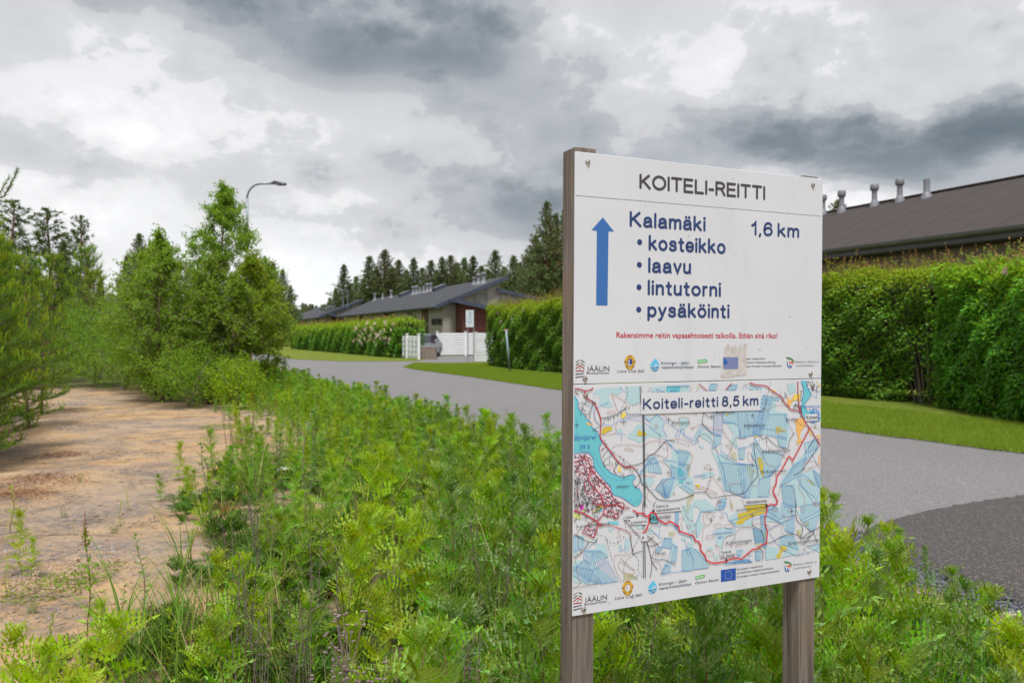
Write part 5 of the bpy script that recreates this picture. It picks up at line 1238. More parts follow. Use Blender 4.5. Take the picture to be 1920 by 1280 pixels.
for p in [[(1010, 155), (1070, 145), (1065, 200), (1000, 220)], [(780, 100), (825, 120), (800, 135)], [(1150, 500), (1190, 560), (1175, 565), (1145, 515)], [(20, 1050), (60, 1050), (60, 1100), (25, 1070)], [(605, 565), (640, 565), (640, 578), (605, 578)], [(1225, 20), (1240, 25), (1230, 40)], [(1040, 200), (1065, 210), (1060, 230)]]: yel.poly(mp(c5, p), 0)
for p in [[(640, 780), (680, 790), (700, 860), (690, 905), (705, 975), (690, 980), (660, 900), (645, 840)], [(820, 480), (860, 475), (880, 500), (920, 510), (920, 525), (870, 530), (850, 548), (820, 530)], [(325, 345), (350, 345), (340, 370), (325, 365)]]: yel.poly(mp(c5, p), 1)
yel.poly(mp(c7, [(590, 160), (720, 130), (680, 60), (960, 30), (965, 120), (950, 150), (800, 190), (700, 240), (650, 300), (600, 305), (550, 275), (610, 240), (580, 200)]), 1)
yel.poly(mp(c7, [(1150, 600), (1200, 580), (1240, 605), (1235, 650), (1180, 660), (1160, 740), (1110, 755), (1102, 715), (1150, 670)]), 1)
LINE(rdd, c5, .0030, [(1040, 22), (1045, 200), (1065, 320), (1110, 420), (1190, 540), (1263, 665)], [(560, 38), (620, 60), (720, 70), (770, 110), (860, 170), (920, 250), (980, 310), (1060, 315)])
LINE(rdd, c5, .0022, [(50, 48), (135, 120)], [(380, 42), (315, 115)], sm=False)
LINE(blk, c5, .0014, [(185, 545), (120, 480), (85, 440), (100, 330)], [(100, 340), (150, 375), (200, 372)], [(665, 560), (690, 600), (730, 580), (780, 630), (850, 680), (940, 690), (955, 620), (1005, 540)], [(1250, 670), (1090, 900), (1000, 960)], [(730, 580), (730, 640)], [(0, 1135), (120, 1135), (180, 1185), (320, 1165), (500, 1140), (570, 1050), (640, 960), (625, 850), (605, 700), (600, 650)], [(880, 240), (900, 190), (930, 180), (910, 130)], [(870, 160), (890, 190)], [(650, 330), (700, 300), (730, 210)], [(1200, 600), (1140, 700)], [(1175, 90), (1230, 120), (1262, 130)], [(1220, 470), (1205, 490), (1225, 460)], [(560, 660), (600, 640), (640, 660)])
LINE(blk, c5, .0014, [(768, 30), (700, 330), (660, 560), (650, 650)], [(205, 325), (195, 560)], [(290, 325), (290, 570)], [(520, 310), (540, 440), (555, 530)], [(240, 55), (235, 115)], [(170, 900), (165, 1030), (120, 1130)], [(100, 900), (180, 915)], [(1060, 1010), (1100, 900), (1190, 890)], dash=1)
for x, y in [(590, 365), (592, 860), (252, 998), (180, 375)]: LINE(blk, c5, .0011, [(x - 22, y), (x + 22, y)], [(x, y - 26), (x, y + 26)], sm=False)
for k in range(44):
    x, y = rm.choice([(rm.uniform(985, 1045), rm.uniform(250, 300)), (rm.uniform(1050, 1080), rm.uniform(60, 380)), (rm.uniform(1140, 1235), rm.uniform(20, 110))])
    blk.poly(mp(c5, [(x - 5, y - 5), (x + 5, y - 5), (x + 5, y + 5), (x - 5, y + 5)]))
for k in range(50):
    x, y = rm.uniform(1160, 1260), rm.uniform(300, 440)
    blu.poly(mp(c5, [(x - 9, y - 4), (x + 9, y - 6), (x + 8, y + 5), (x - 6, y + 5)]), 0)
LINE(brn, c5, .0009, [(0, 490), (80, 450), (180, 490), (300, 520), (330, 580), (400, 640), (425, 580), (520, 595)], [(45, 640), (50, 570), (120, 550), (180, 610), (200, 680), (245, 735)], [(320, 660), (360, 660), (385, 700), (370, 710), (345, 680), (320, 660)], [(540, 740), (560, 735), (590, 800), (580, 830), (545, 800), (540, 740)], [(600, 905), (655, 970), (640, 1060), (600, 1065), (580, 1030), (590, 930), (600, 905)],
     [(730, 600), (740, 680), (860, 750), (935, 795)], [(690, 290), (740, 320), (800, 270), (950, 262)], [(610, 660), (690, 760), (740, 860), (810, 880), (815, 1050), (750, 1110), (790, 1170), (850, 1150), (880, 1060), (990, 1080), (1025, 1275)], [(115, 1130), (160, 1010), (200, 990), (300, 1130), (330, 1200)], [(480, 1230), (480, 1060), (370, 1050), (365, 1110), (420, 1150)], [(320, 820), (400, 640)],
     [(1085, 870), (1120, 830), (1200, 820), (1235, 860), (1180, 880), (1130, 920), (1085, 870)], [(500, 60), (560, 50), (620, 90), (660, 120)], [(770, 160), (850, 170), (880, 110)], [(1000, 400), (1080, 460), (1200, 480), (1262, 500)], [(0, 1060), (100, 1080), (230, 1140), (200, 1150), (80, 1100), (0, 1090)], [(110, 870), (150, 850), (170, 890), (200, 900), (120, 890), (110, 870)], [(1070, 1010), (1050, 1090), (1110, 1180), (1100, 1275)], [(360, 1180), (380, 1280)])
OV(c5, (20, 344, 14, 11), (895, 765, 12, 16), (1225, 1240, 30, 16), (990, 840, 14, 14))
# south east
PALE(c7, [(0, 300), (40, 270), (90, 120), (0, 0), (180, 0), (330, 90), (300, 140), (120, 140), (90, 260), (140, 310), (90, 420), (60, 470), (30, 430)], [(500, 180), (600, 140), (600, 250), (780, 240), (780, 330), (560, 330), (470, 250)], [(290, 360), (430, 340), (540, 360), (540, 430), (420, 480), (380, 620), (290, 570), (300, 500)], [(940, 600), (1080, 600), (1130, 640), (1110, 760), (965, 775), (960, 680)],
     [(1150, 460), (1330, 440), (1425, 640), (1370, 700), (1130, 560)], [(980, 90), (1130, 60), (1250, 250), (1350, 180), (1330, 420), (1220, 390), (1180, 280), (970, 260)], [(0, 620), (60, 640), (190, 820), (190, 880), (0, 905)], [(820, 660), (900, 660), (890, 780), (830, 780)], [(180, 620), (250, 590), (260, 640), (190, 650)], [(270, 720), (330, 710), (320, 760), (270, 750)], [(1360, 100), (1500, 200), (1685, 20), (1685, 150), (1560, 260), (1440, 260)], [(1500, 600), (1600, 570), (1680, 570), (1680, 680), (1620, 640)], [(420, 820), (720, 760), (790, 800), (790, 800), (420, 850)], [(620, 640), (680, 640), (610, 760), (590, 700)], [(360, 0), (440, 0), (420, 80), (330, 90)], [(1240, 640), (1420, 690), (1170, 745)], [(900, 200), (960, 200), (1010, 380), (930, 400)], [(1530, 330), (1600, 350), (1550, 420)])
HATCH(c7, ([(790, 340), (900, 390), (910, 530), (820, 552)], 11), ([(890, 180), (940, 180), (975, 600), (915, 600)], 4), ([(980, 100), (1120, 80), (1140, 270), (965, 190)], 8), ([(1180, 10), (1370, 70), (1340, 170), (1150, 230)], 9), ([(1430, 60), (1680, 5), (1680, 120), (1430, 250)], 13), ([(1150, 470), (1330, 460), (1390, 640), (1170, 560)], 9), ([(1230, 270), (1350, 200), (1330, 420), (1230, 380)], 8), ([(10, 620), (170, 800), (188, 878), (10, 900)], 7),
      ([(420, 822), (720, 762), (785, 800), (785, 800)], 11), ([(820, 660), (900, 660), (890, 780), (830, 780)], 5), ([(580, 650), (645, 640), (620, 720), (580, 720)], 3), ([(350, 0), (430, 0), (400, 100), (340, 100)], 5), ([(1450, 280), (1680, 160), (1600, 400), (1540, 380)], 6), ([(960, 60), (1090, 50), (1040, 100), (985, 110)], 3))
LINE(hat, c7, .0011, [(30, 300), (90, 130), (330, 100), (360, 135), (440, 150), (465, 245), (550, 290), (550, 500)], [(480, 255), (880, 120), (970, 115), (1110, 200)], [(0, 290), (30, 300), (40, 470), (0, 480)], [(1010, 380), (1050, 330), (1150, 290), (1360, 170)], [(1000, 400), (1110, 560), (1180, 630), (1360, 715)], [(1500, 590), (1680, 560)], [(1370, 720), (1630, 640), (1680, 570)], [(940, 610), (930, 480)], [(420, 350), (530, 360)], [(730, 720), (780, 705)], [(1220, 390), (1310, 420), (1350, 340)], [(770, 240), (980, 180), (1200, 300)], sm=False)
LINE(blk, c7, .0016, [(780, 260), (790, 320), (905, 388), (930, 540)], [(970, 545), (1030, 540), (1120, 490), (1230, 440), (1370, 435), (1430, 480), (1550, 400), (1683, 330)], [(1360, 0), (1370, 230), (1440, 310), (1450, 400), (1420, 470), (1470, 490), (1610, 420)], [(1590, 380), (1650, 540)], [(860, 610), (920, 660), (915, 780)], [(1450, 570), (1560, 460)])
LINE(blk, c7, .0014, [(1150, 290), (1190, 440)], [(965, 560), (950, 680), (970, 780)], [(1470, 620), (1440, 690), (1360, 720)], [(1470, 620), (1540, 700)], [(735, 680), (735, 810)], [(550, 760), (540, 830)], dash=1)
for x, y in [(232, 240), (780, 180), (1303, 122)]: LINE(blk, c7, .0011, [(x - 30, y), (x + 30, y)], [(x, y - 34), (x, y + 34)], sm=False)
LINE(brn, c7, .0009, [(230, 130), (150, 145), (130, 210), (145, 290), (200, 300), (240, 265), (230, 220)], [(105, 600), (120, 440), (145, 330), (200, 320)], [(560, 430), (590, 370), (660, 345), (790, 345)], [(380, 620), (400, 520), (440, 460), (500, 440), (560, 430)], [(790, 300), (900, 290), (1010, 320), (1005, 375), (1150, 290), (1250, 240), (1350, 160)], [(290, 560), (300, 600), (340, 640)], [(480, 560), (510, 610), (500, 520), (550, 500)], [(555, 600), (620, 570), (710, 550), (700, 530)], [(1440, 60), (1460, 140), (1500, 0)], [(1530, 340), (1550, 380), (1580, 420), (1480, 490)], [(1470, 570), (1560, 590), (1650, 545)], [(190, 810), (210, 840), (195, 885)], [(330, 0), (290, 80), (340, 110)], [(380, 760), (450, 795)], [(140, 690), (200, 655), (275, 690), (210, 720), (140, 700)], [(1640, 0), (1600, 40), (1680, 45)])
OV(c7, (220, 185, 55, 28), (373, 197, 22, 20), (325, 320, 50, 34), (470, 322, 62, 28), (215, 465, 52, 28), (1075, 92, 29, 30), (1285, 112, 32, 28), (1198, 188, 14, 18), (1660, 400, 20, 40), (-5, 405, 20, 20), (290, 795, 25, 16))
# yellow-green ruled ground
gh = Ink(.0011)
for fn, quad, n in [(c5, [(370, 740), (420, 720), (440, 810), (370, 800)], 8), (c5, [(520, 860), (570, 860), (600, 930), (560, 1010)], 9), (c5, [(1120, 1000), (1190, 1010), (1215, 1070), (1180, 1050)], 5), (c6, [(1120, 330), (1200, 310), (1190, 370), (1130, 380)], 6), (c6, [(640, 780), (720, 780), (790, 830), (640, 860)], 9), (c6, [(1320, 0), (1380, 0), (1340, 120), (1320, 110)], 6), (c7, [(930, 400), (975, 390), (965, 540), (925, 520)], 10), (c7, [(1370, 370), (1440, 360), (1430, 460), (1380, 430)], 8), (c7, [(820, 570), (900, 540), (910, 620), (850, 650)], 6), (c7, [(480, 0), (530, 0), (530, 110), (490, 90)], 7), (c4, [(1220, 840), (1250, 860), (1240, 980), (1210, 900)], 6), (c4, [(1215, 1170), (1280, 1120), (1280, 1180), (1210, 1270)], 6), (c7, [(1500, 250), (1560, 290), (1510, 330), (1460, 300)], 5), (c5, [(30, 60), (60, 60), (50, 115), (30, 115)], 4)]:
    a, b_, c, d = [Vector(x) for x in mp(fn, quad)]
    for k in range(n): gh.stroke([a.lerp(d, (k + .0) / n), b_.lerp(c, (k + 1.) / n)], .0009, caps=False)
gh.build('map_print', ink('map_olive', (.52, .50, .18)), lower)
# the marked trail
LINE(rte, c6, .0034, [(730, 90), (790, 125), (850, 125), (880, 160), (905, 150), (930, 115), (970, 120), (990, 150), (1000, 185), (1090, 240), (1130, 208), (1230, 265), (1240, 320), (1396, 373)], [(910, 155), (905, 230), (880, 300), (840, 340)], sm=False)
LINE(rte, c7, .0034, [(0, 455), (20, 520), (60, 525), (95, 590), (80, 625), (150, 720), (165, 770), (230, 810), (310, 815), (360, 800), (430, 800), (460, 770), (560, 745), (630, 765), (780, 632), (840, 625), (920, 565), (970, 548), (980, 400), (950, 280), (950, 190), (975, 120), (980, 60), (1020, 32), (1090, 40), (1115, 0)], sm=False)
LINE(rte, c5, .0034, [(820, 1255), (838, 1225), (790, 1115), (825, 1040), (830, 970), (880, 900), (950, 770), (990, 810), (1155, 495)], sm=False)
rte.stroke(mp(c6, [(372 + 15 * math.cos(t), 247 + 15 * math.sin(t)) for t in np.linspace(0, 2 * PI, 15)]), .0028, caps=False)
dots = Ink(.0032)
for fn, p, r in [(c6, (778, 145), .0034), (c6, (953, 97), .0034), (c6, (922, 182), .0034), (c7, (965, 45), .0034), (c7, (430, 772), .0034)]: dots.disc(fn(p), r)
dots.build('map_print', ink('map_dot', (.02, .02, .02)), lower)
# white boxes behind names
for fn, p in [(c6, [(970, 25), (1265, 18), (1265, 95), (970, 118)]), (c6, [(635, 145), (770, 140), (770, 175), (880, 190), (880, 245), (700, 248), (700, 195), (635, 195)]), (c6, [(820, 355), (885, 350), (885, 425), (820, 430)]), (c5, [(1110, 352), (1240, 347), (1240, 415), (1112, 420)]), (c5, [(500, 1195), (738, 1183), (738, 1240), (500, 1258)]), (c7, [(345, 650), (550, 620), (555, 715), (350, 745)])]:
    box_.poly([fn(q) for q in p])
box_.poly([uv(*q) for q in [(1201, 736.5), (1424.5, 731.0), (1424.5, 768.5), (1201, 776)]])
strip = [clampuv(uv(*q)) for q in [(1070, 1102.5), (1300, 1069), (1540, 1034.8)]]
box_.build('name_box', ink('paper', (.585, .618, .66)), lower)
def tm(ik, txt, fn, x0, x1, yb, yt, yb2=None, **kw):
    p = fn((x0, yb)); p2 = fn((x1, yb if yb2 is None else yb2)); type_text(ik, txt, p, p2, fn((x0, yt))[1], **kw)
tm(lab, 'Rautamaa', c4, 606, 748, 362, 338); tm(lab, 'Kortesuo', c4, 1058, 1238, 455, 422, 446, italic=.25); tm(lab, 'Jäälinjärvi', c4, 502, 634, 1086, 1060, 1080, italic=.2)
tm(labb, 'älinjärvi', c4, 84, 300, 610, 560, 600); tm(labb, '39.5', c4, 140, 240, 697, 658, 692); tm(labb, 'Lautakumpi', c4, 1016, 1240, 82, 62, 78); tm(labb, '433', c4, 1046, 1110, 133, 110, 130); tm(labb, '43,3', c4, 1200, 1256, 1048, 1024)
tm(labr, '45', c4, 1250, 1280, 500, 478, 502)
tm(lab, 'Soidinsuo', c5, 214, 410, 348, 318, 340, italic=.25); tm(lab, 'Valkiaissuo', c5, 500, 715, 478, 448, 470, italic=.25); tm(lab, 'Syväys', c5, 918, 1040, 420, 388, 412); tm(labb, 'Koitelinkoski', c5, 1092, 1264, 286, 260, 284)
tm(lab, 'Valkiaiskangas', c5, 684, 964, 738, 706, 722, italic=.25); tm(lab, 'Yli-Kokon suo', c5, 664, 922, 942, 912, 926, italic=.25); tm(labb, 'isenjärvi', c5, 0, 114, 980, 956, 972); tm(labr, '50', c5, 230, 270, 1240, 1212, 1236)
tm(lab, 'Koiteli', c5, 1122, 1234, 400, 366, 396, bold=.005); tm(lab, 'Näköalanurkka', c5, 522, 728, 1246, 1216, 1226, bold=.005)
tm(lab, 'Laavu ja', c6, 984, 1118, 62, 32, 50, bold=.004); tm(lab, 'näköalatasanne', c6, 984, 1244, 106, 78, 78, bold=.004); tm(lab, 'Laavu', c6, 646, 745, 180, 150, 172, bold=.004); tm(lab, 'Lintutorni', c6, 710, 878, 240, 208, 222, bold=.004)
tm(lab, 'Kalamäki', c6, 945, 1143, 192, 150, 174, bold=.006); tm(lab, 'Tervah.', c6, 964, 1096, 582, 546, 570); tm(lab, 'P', c6, 832, 854, 412, 374, bold=.006); tm(lab, 'Laa  kangas', c6, 118, 474, 282, 248, 246)
tm(labr, 'vaellusreitti', c6, 876, 948, 345, 326, 255)
tm(lab, 'Kokkojärvenniitty', c7, 566, 972, 130, 92, 78, italic=.22); tm(lab, 'Kokkokangas', c7, 424, 774, 570, 528, 526, italic=.22); tm(lab, 'Syvänlamminkan', c7, 1252, 1684, 570, 530, 518, italic=.22)
tm(lab, 'Taukola', c7, 356, 498, 690, 656, 672, bold=.004); tm(lab, 'ml. huussi', c7, 356, 545, 736, 702, 708, bold=.004); tm(labb, 'Kaakkurilampi', c7, 254, 514, 438, 408, 412, italic=.1); tm(labb, '48,1', c7, 320, 390, 486, 456, 480)
mt = Ink(.0030)
stroke_text(mt, 'Koiteli-reitti 8,5 km', (1204.4, 767.4), (1420.4, 759.3), (1204.4, 746.8), .165, .25)
mt.build('map_title_lettering', BLUE, lower)
flush_type()
t5.build('notice_lettering', RED, upper)
for ik, m, par in ((i1, BLK, upper), (i2, NAVY, upper), (i3, ink('faint', (.24, .22, .27)), upper), (i4, ink('paper2', (.8, .85, .8)), upper), (j1, BLK, lower), (j2, NAVY, lower), (j3, ink('faint', (.24, .22, .27)), lower), (j4, ink('paper2', (.8, .85, .8)), lower)):
    ik.build('sponsor_lettering', m, par)
pale.build('map_print', ink('map_pale', (.40, .58, .63)), lower); lake.build('map_print', ink('map_cyan', (.13, .50, .57)), lower)
yel.build('map_print', [ink('map_yellow', (.74, .60, .11)), ink('map_mustard', (.56, .46, .055)), ink('map_orange', (.74, .44, .14))], lower)
urb.build('map_print', [ink('map_lilac', (.62, .52, .60)), ink('map_pool', (.16, .55, .62)), ink('map_field', (.58, .64, .22)), ink('map_magenta', (.6, .03, .45)), ink('map_sand', (.66, .52, .12))], lower)
hat.build('map_print', ink('map_ditch', (.10, .30, .62)), lower); blu.build('map_print', ink('map_blue', (.05, .22, .62)), lower); brn.build('map_print', ink('map_contour', (.42, .20, .14)), lower)
blk.build('map_print', ink('map_black', (.05, .05, .06)), lower); rdd.build('map_print', ink('map_road', (.42, .03, .06)), lower); rte.build('trail_line', ink('map_trail', (.62, .01, .03)), lower)
lab.build('map_lettering', ink('map_text', (.045, .05, .07)), lower); labb.build('map_lettering', ink('map_text_blue', (.06, .16, .50)), lower); labr.build('map_lettering', ink('map_text_red', (.48, .12, .08)), lower)

# ------------------------------------------------------------------ foliage arithmetic
def unit(a): return a / np.maximum(np.linalg.norm(a, axis=1, keepdims=True), 1e-9)
def rnd_dir(n): return unit(rng.normal(size=(n, 3)))
def leaves2(P, Dv, L, Wd, fold=0.25):
    """folded two-triangle leaves"""
    n = len(P); side = unit(np.cross(Dv, rnd_dir(n))); nrm_ = np.cross(Dv, side)
    L = np.broadcast_to(L, n)[:, None]; Wd = np.broadcast_to(Wd, n)[:, None]
    m = P + Dv * L * 0.42
    V = np.stack([P, m + side * Wd / 2 + nrm_ * Wd * fold, P + Dv * L, m - side * Wd / 2 + nrm_ * Wd * fold], 1).reshape(-1, 3)
    b_ = np.arange(n)[:, None] * 4
    T = np.concatenate([b_ + [0, 1, 2], b_ + [0, 2, 3]], 1).reshape(-1, 3)
    return V, T
def leaves4(P, Dv, L, Wd, fold=0.2, nrm_hint=None):
    n = len(P)
    side = unit(np.cross(Dv, rnd_dir(n) * 0.7 + (nrm_hint if nrm_hint is not None else 0)))
    nr = unit(np.cross(side, Dv)); L = np.broadcast_to(L, n)[:, None]; Wd = np.broadcast_to(Wd, n)[:, None]
    s = P + Dv * L * 0.45 - nr * Wd * 0.04; q = P + Dv * L * 0.32 + nr * Wd * fold
    V = np.stack([P, q + side * Wd / 2, P + Dv * L - nr * L * 0.12, q - side * Wd / 2, s], 1).reshape(-1, 3)
    b_ = np.arange(n)[:, None] * 5
    T = np.concatenate([b_ + [0, 1, 4], b_ + [1, 2, 4], b_ + [2, 3, 4], b_ + [3, 0, 4]], 1).reshape(-1, 3)
    return V, T
def blades(P, Dv, L, Wd):
    n = len(P); side = unit(np.cross(Dv, rnd_dir(n)))
    L = np.broadcast_to(L, n)[:, None]; Wd = np.broadcast_to(Wd, n)[:, None]
    V = np.stack([P - side * Wd / 2, P + side * Wd / 2, P + Dv * L], 1).reshape(-1, 3)
    return V, np.arange(3 * n).reshape(-1, 3)
class Acc:
    def __init__(s): s.V = []; s.T = []; s.M = []; s.n = 0
    def add(s, VT, m=0):
        V, T = VT
        if len(V) == 0: return
        s.V.append(V); s.T.append(T + s.n); s.n += len(V); s.M.append(np.full(len(T), m))
    def add_mb(s, mb, m=0):
        V = np.array([tuple(p) for p in mb.v]); T = []
        for f in mb.f:
            for k in range(1, len(f) - 1): T.append((f[0], f[k], f[k + 1]))
        s.add((V, np.array(T)), m)
    def data(s, name, mats, smooth=False): return tri_data(name, np.concatenate(s.V), np.concatenate(s.T), mats, np.concatenate(s.M), smooth)

_scatter_col = {}
def scatter(name, P, yaw, scl, idx, sources, label=None, tilt=None, parent=None):
    """one 'stuff' object that plants copies of a few source meshes at its own vertices"""
    colx = bpy.data.collections.new(name + '_kinds')
    for k, me in enumerate(sources):
        ob = bpy.data.objects.new('%s_kind_%02d' % (name, k), me); colx.objects.link(ob)
    me = bpy.data.meshes.new(name); n = len(P)
    me.vertices.add(n); me.vertices.foreach_set('co', np.ascontiguousarray(P, dtype=np.float32).ravel())
    rot = np.zeros((n, 3), dtype=np.float32); rot[:, 2] = yaw
    if tilt is not None: rot[:, 0] = tilt
    at_ = me.attributes.new('rot', 'FLOAT_VECTOR', 'POINT'); at_.data.foreach_set('vector', rot.ravel())
    at_ = me.attributes.new('scl', 'FLOAT', 'POINT'); at_.data.foreach_set('value', np.ascontiguousarray(np.broadcast_to(scl, n), dtype=np.float32))
    at_ = me.attributes.new('idx', 'INT', 'POINT'); at_.data.foreach_set('value', np.ascontiguousarray(idx, dtype=np.int32))
    o = link_mesh(name, me, parent, kind='stuff')
    if label: o['label'] = label
    g = bpy.data.node_groups.new(name + '_planting', 'GeometryNodeTree')
    g.interface.new_socket('Geometry', in_out='INPUT', socket_type='NodeSocketGeometry'); g.interface.new_socket('Geometry', in_out='OUTPUT', socket_type='NodeSocketGeometry')
    gi = g.nodes.new('NodeGroupInput'); go = g.nodes.new('NodeGroupOutput')
    ci = g.nodes.new('GeometryNodeCollectionInfo'); ci.inputs['Collection'].default_value = colx; ci.inputs['Separate Children'].default_value = True; ci.inputs['Reset Children'].default_value = True
    ip = g.nodes.new('GeometryNodeInstanceOnPoints'); ip.inputs['Pick Instance'].default_value = True
    def attr(nm, dt):
        a = g.nodes.new('GeometryNodeInputNamedAttribute'); a.data_type = dt; a.inputs[0].default_value = nm
        return [s_ for s_ in a.outputs if s_.enabled and s_.name == 'Attribute'][0]
    g.links.new(gi.outputs[0], ip.inputs['Points']); g.links.new(ci.outputs[0], ip.inputs['Instance'])
    e2r = g.nodes.new('FunctionNodeEulerToRotation')
    g.links.new(attr('rot', 'FLOAT_VECTOR'), e2r.inputs[0]); g.links.new(e2r.outputs[0], ip.inputs['Rotation'])
    g.links.new(attr('scl', 'FLOAT'), ip.inputs['Scale']); g.links.new(attr('idx', 'INT'), ip.inputs['Instance Index'])
    g.links.new(ip.outputs[0], go.inputs[0])
    md = o.modifiers.new('planting', 'NODES'); md.node_group = g
    return o

# ------------------------------------------------------------------ stones of the gravel bed
def rock_data(name, mat, seed, flat=0.6):
    r_ = np.random.default_rng(seed); d = unit(r_.normal(size=(10, 3)))
    import bmesh
    bm = bmesh.new()
    for p in d * r_.uniform(.7, 1.1, (10, 1)) * np.array([1, .75, flat]): bm.verts.new(p)
    bmesh.ops.convex_hull(bm, input=bm.verts); me = bpy.data.meshes.new(name); bm.to_mesh(me); bm.free(); me.materials.append(mat); return me
rocks = [rock_data('stone', M['stone'], k) for k in range(6)]
n = 17000
yy = rng.uniform(1.5, 8.2, n); l_ = rng.beta(1.2, 1.7, n) * 1.05 - 0.02
tt_ = (yy - 10.9) / 0.911
X0 = 0.51 - 0.413 * tt_ - 0.911 * l_; Y0 = yy - 0.413 * l_
P = np.stack([X0 + 0.10, Y0, rng.uniform(.0, .035, n) + 0.01], 1)
scatter('crushed_stone', P, rng.uniform(0, 6.28, n), rng.uniform(.007, .017, n), rng.integers(0, 6, n), rocks, tilt=rng.uniform(-1, 1, n))
peb = [rock_data('pebble', M['pebble'], 20 + k) for k in range(4)]
n = 8200
yy = 2.2 + 24 * rng.random(n) ** 1.3; xx = -yy * 0.66 + rng.random(n) * (yy * 0.66 + 1)
P = np.stack([xx, yy, ground_z(xx, yy) + .001], 1); keep = (left_of_edge(xx, yy) > 0.5)
P = P[keep]; scatter('pebbles', P, rng.uniform(0, 6.28, len(P)), .004 + .018 * rng.random(len(P)) ** 3, rng.integers(0, 4, len(P)), peb)
clod = [rock_data('clod', M['sand'], 40 + k, .45) for k in range(4)]
n = 9000
yy = 2.2 + 22 * rng.random(n) ** 1.4; xx = -yy * 0.66 + rng.random(n) * (yy * 0.66 + 1); keep = (left_of_edge(xx, yy) > 0.5) & (hash2(xx * 1.3, yy * 1.3 + 2) > -.25); xx, yy = xx[keep], yy[keep]
scatter('sand_clods', np.stack([xx, yy, ground_z(xx, yy)], 1), rng.uniform(0, 6.28, len(xx)), .006 + .03 * rng.random(len(xx)) ** 4, rng.integers(0, 4, len(xx)), clod)
# dry litter: needles, bark flakes, broken stalks lying on the sand
lit = []
for k in range(4):
    a = Acc(); q = rng.normal(size=(26, 3)) * [.05, .05, 0]; q[:, 2] = .004
    dd = rng.normal(size=(26, 3)); dd[:, 2] *= .12
    a.add(blades(q, unit(dd), rng.uniform(.02, .08, 26), .003)); lit.append(a.data('litter', [M['twig']]))
n = 3200
yy = 2.2 + 24 * rng.random(n) ** 1.1; xx = -yy * 0.67 + rng.random(n) * (yy * 0.66)
v_ = hash2(xx * 1.6 + 3, yy * 1.6)
keep = v_ > 0.05; xx, yy = xx[keep], yy[keep]
P = np.stack([xx, yy, ground_z(xx, yy) + .002], 1); scatter('dry_litter', P, rng.uniform(0, 6.28, len(P)), rng.uniform(.6, 1.8, len(P)), rng.integers(0, 4, len(P)), lit)

# ------------------------------------------------------------------ herb leaves and stems
def leaf_frond(seed, L=0.17, pairs=9, wl=0.30, droop=0.5, lobes=3, curl=0.3):
    """pinnate leaf along +X, made of a rachis and toothed leaflets"""
    r_ = random.Random(seed); V = []; T = []
    def sp(t): return Vector((L * (t - .06 * t * t), L * .04 * math.sin(t * 4 + seed), L * (.42 * t - droop * t * t)))
    ns = 7
    for k in range(ns + 1):
        t = k / ns; p = sp(t); w0 = .0022 * (1.15 - t)
        V += [p + Vector((0, w0, 0)), p - Vector((0, w0, 0))]
        if k: i = len(V); T += [(i - 4, i - 3, i - 1), (i - 4, i - 1, i - 2)]
    for k in range(pairs):
        t = .16 + .80 * k / (pairs - 1); env = math.sin(PI * min(1, (.13 + t * .95)) ** .85)
        ll = L * wl * max(.22, env) * r_.uniform(.85, 1.12); p = sp(t); fw = (sp(min(1, t + .05)) - sp(t - .05)).normalized()
        upv = Vector((0, 1, 0)).cross(fw) * -1
        if upv.z < 0: upv = -upv
        for sg in (-1, 1):
            d = (Vector((0, sg, 0)) * 1.0 + fw * (.55 + .5 * t) + upv * (.28 + r_.uniform(-.1, .25))).normalized(); sd = d.cross(upv).normalized(); cu = upv * curl * ll
            def m(q): return p + d * (ll * q) + cu * (q * q - q * .2) * .8
            wv = ll * .20
            for s2 in (-1, 1):
                i = len(V); V += [m(0), m(.34) + sd * (s2 * wv) + upv * wv * .3, m(.42), m(.66) + sd * (s2 * wv * .95) + upv * wv * .3, m(.72), m(.95) + sd * (s2 * wv * .6) + upv * wv * .2, m(1.22)]
                fs_ = [(i, i + 1, i + 2), (i + 2, i + 3, i + 4), (i + 4, i + 5, i + 6)]
                T += fs_ if s2 * sg > 0 else [(x_, z_, y_) for x_, y_, z_ in fs_]
    p = sp(.93); i = len(V); V += [p + Vector((0, L * .05, 0)), sp(1.0) + Vector((L * .13, 0, -L * .04)), p - Vector((0, L * .05, 0))]; T += [(i, i + 1, i + 2)]
    return np.array([tuple(v) for v in V]), np.array(T)
def leaf_blade(L=0.09, W=0.018, bend=0.35, segs=4, shape=.42):
    V = []; T = []
    for k in range(segs + 1):
        t = k / segs; wv = W * math.sin(PI * min(.999, max(.001, t)) ** (.75 if shape < .5 else 1.0)) * .5 if 0 < t < 1 else .0006
        z = L * (.18 * t - bend * t * t); x = L * (t - .12 * t * t)
        V += [(x, wv, z + wv * .35), (x, 0, z), (x, -wv, z + wv * .35)]
        if k:
            i = len(V) - 6; T += [(i, i + 1, i + 4), (i, i + 4, i + 3), (i + 1, i + 2, i + 5), (i + 1, i + 5, i + 4)]
    return np.array(V), np.array(T)
def xform(V, M4): return V @ np.array(M4.to_3x3()).T + np.array(M4.to_translation())
def LT(az, el, roll=0, s=1, at_=(0, 0, 0)):
    return Matrix.Translation(at_) @ Matrix.Rotation(az, 4, 'Z') @ Matrix.Rotation(-el, 4, 'Y') @ Matrix.Rotation(roll, 4, 'X') @ Matrix.Scale(s, 4)
FR = {}
FR['tansy'] = [leaf_frond(k, .17, 8, .36, [.45, .75, .3, .6][k], 3, [.3, .7, .45, .9][k]) for k in range(4)]
FR['mugwort'] = [leaf_frond(10 + k, .13, 6, .46, [.35, .65, .5][k], 2, [.5, 1.0, .8][k]) for k in range(3)]
FR['blade'] = [leaf_blade(.10, .019, [.3, .55, .15][k]) for k in range(3)]
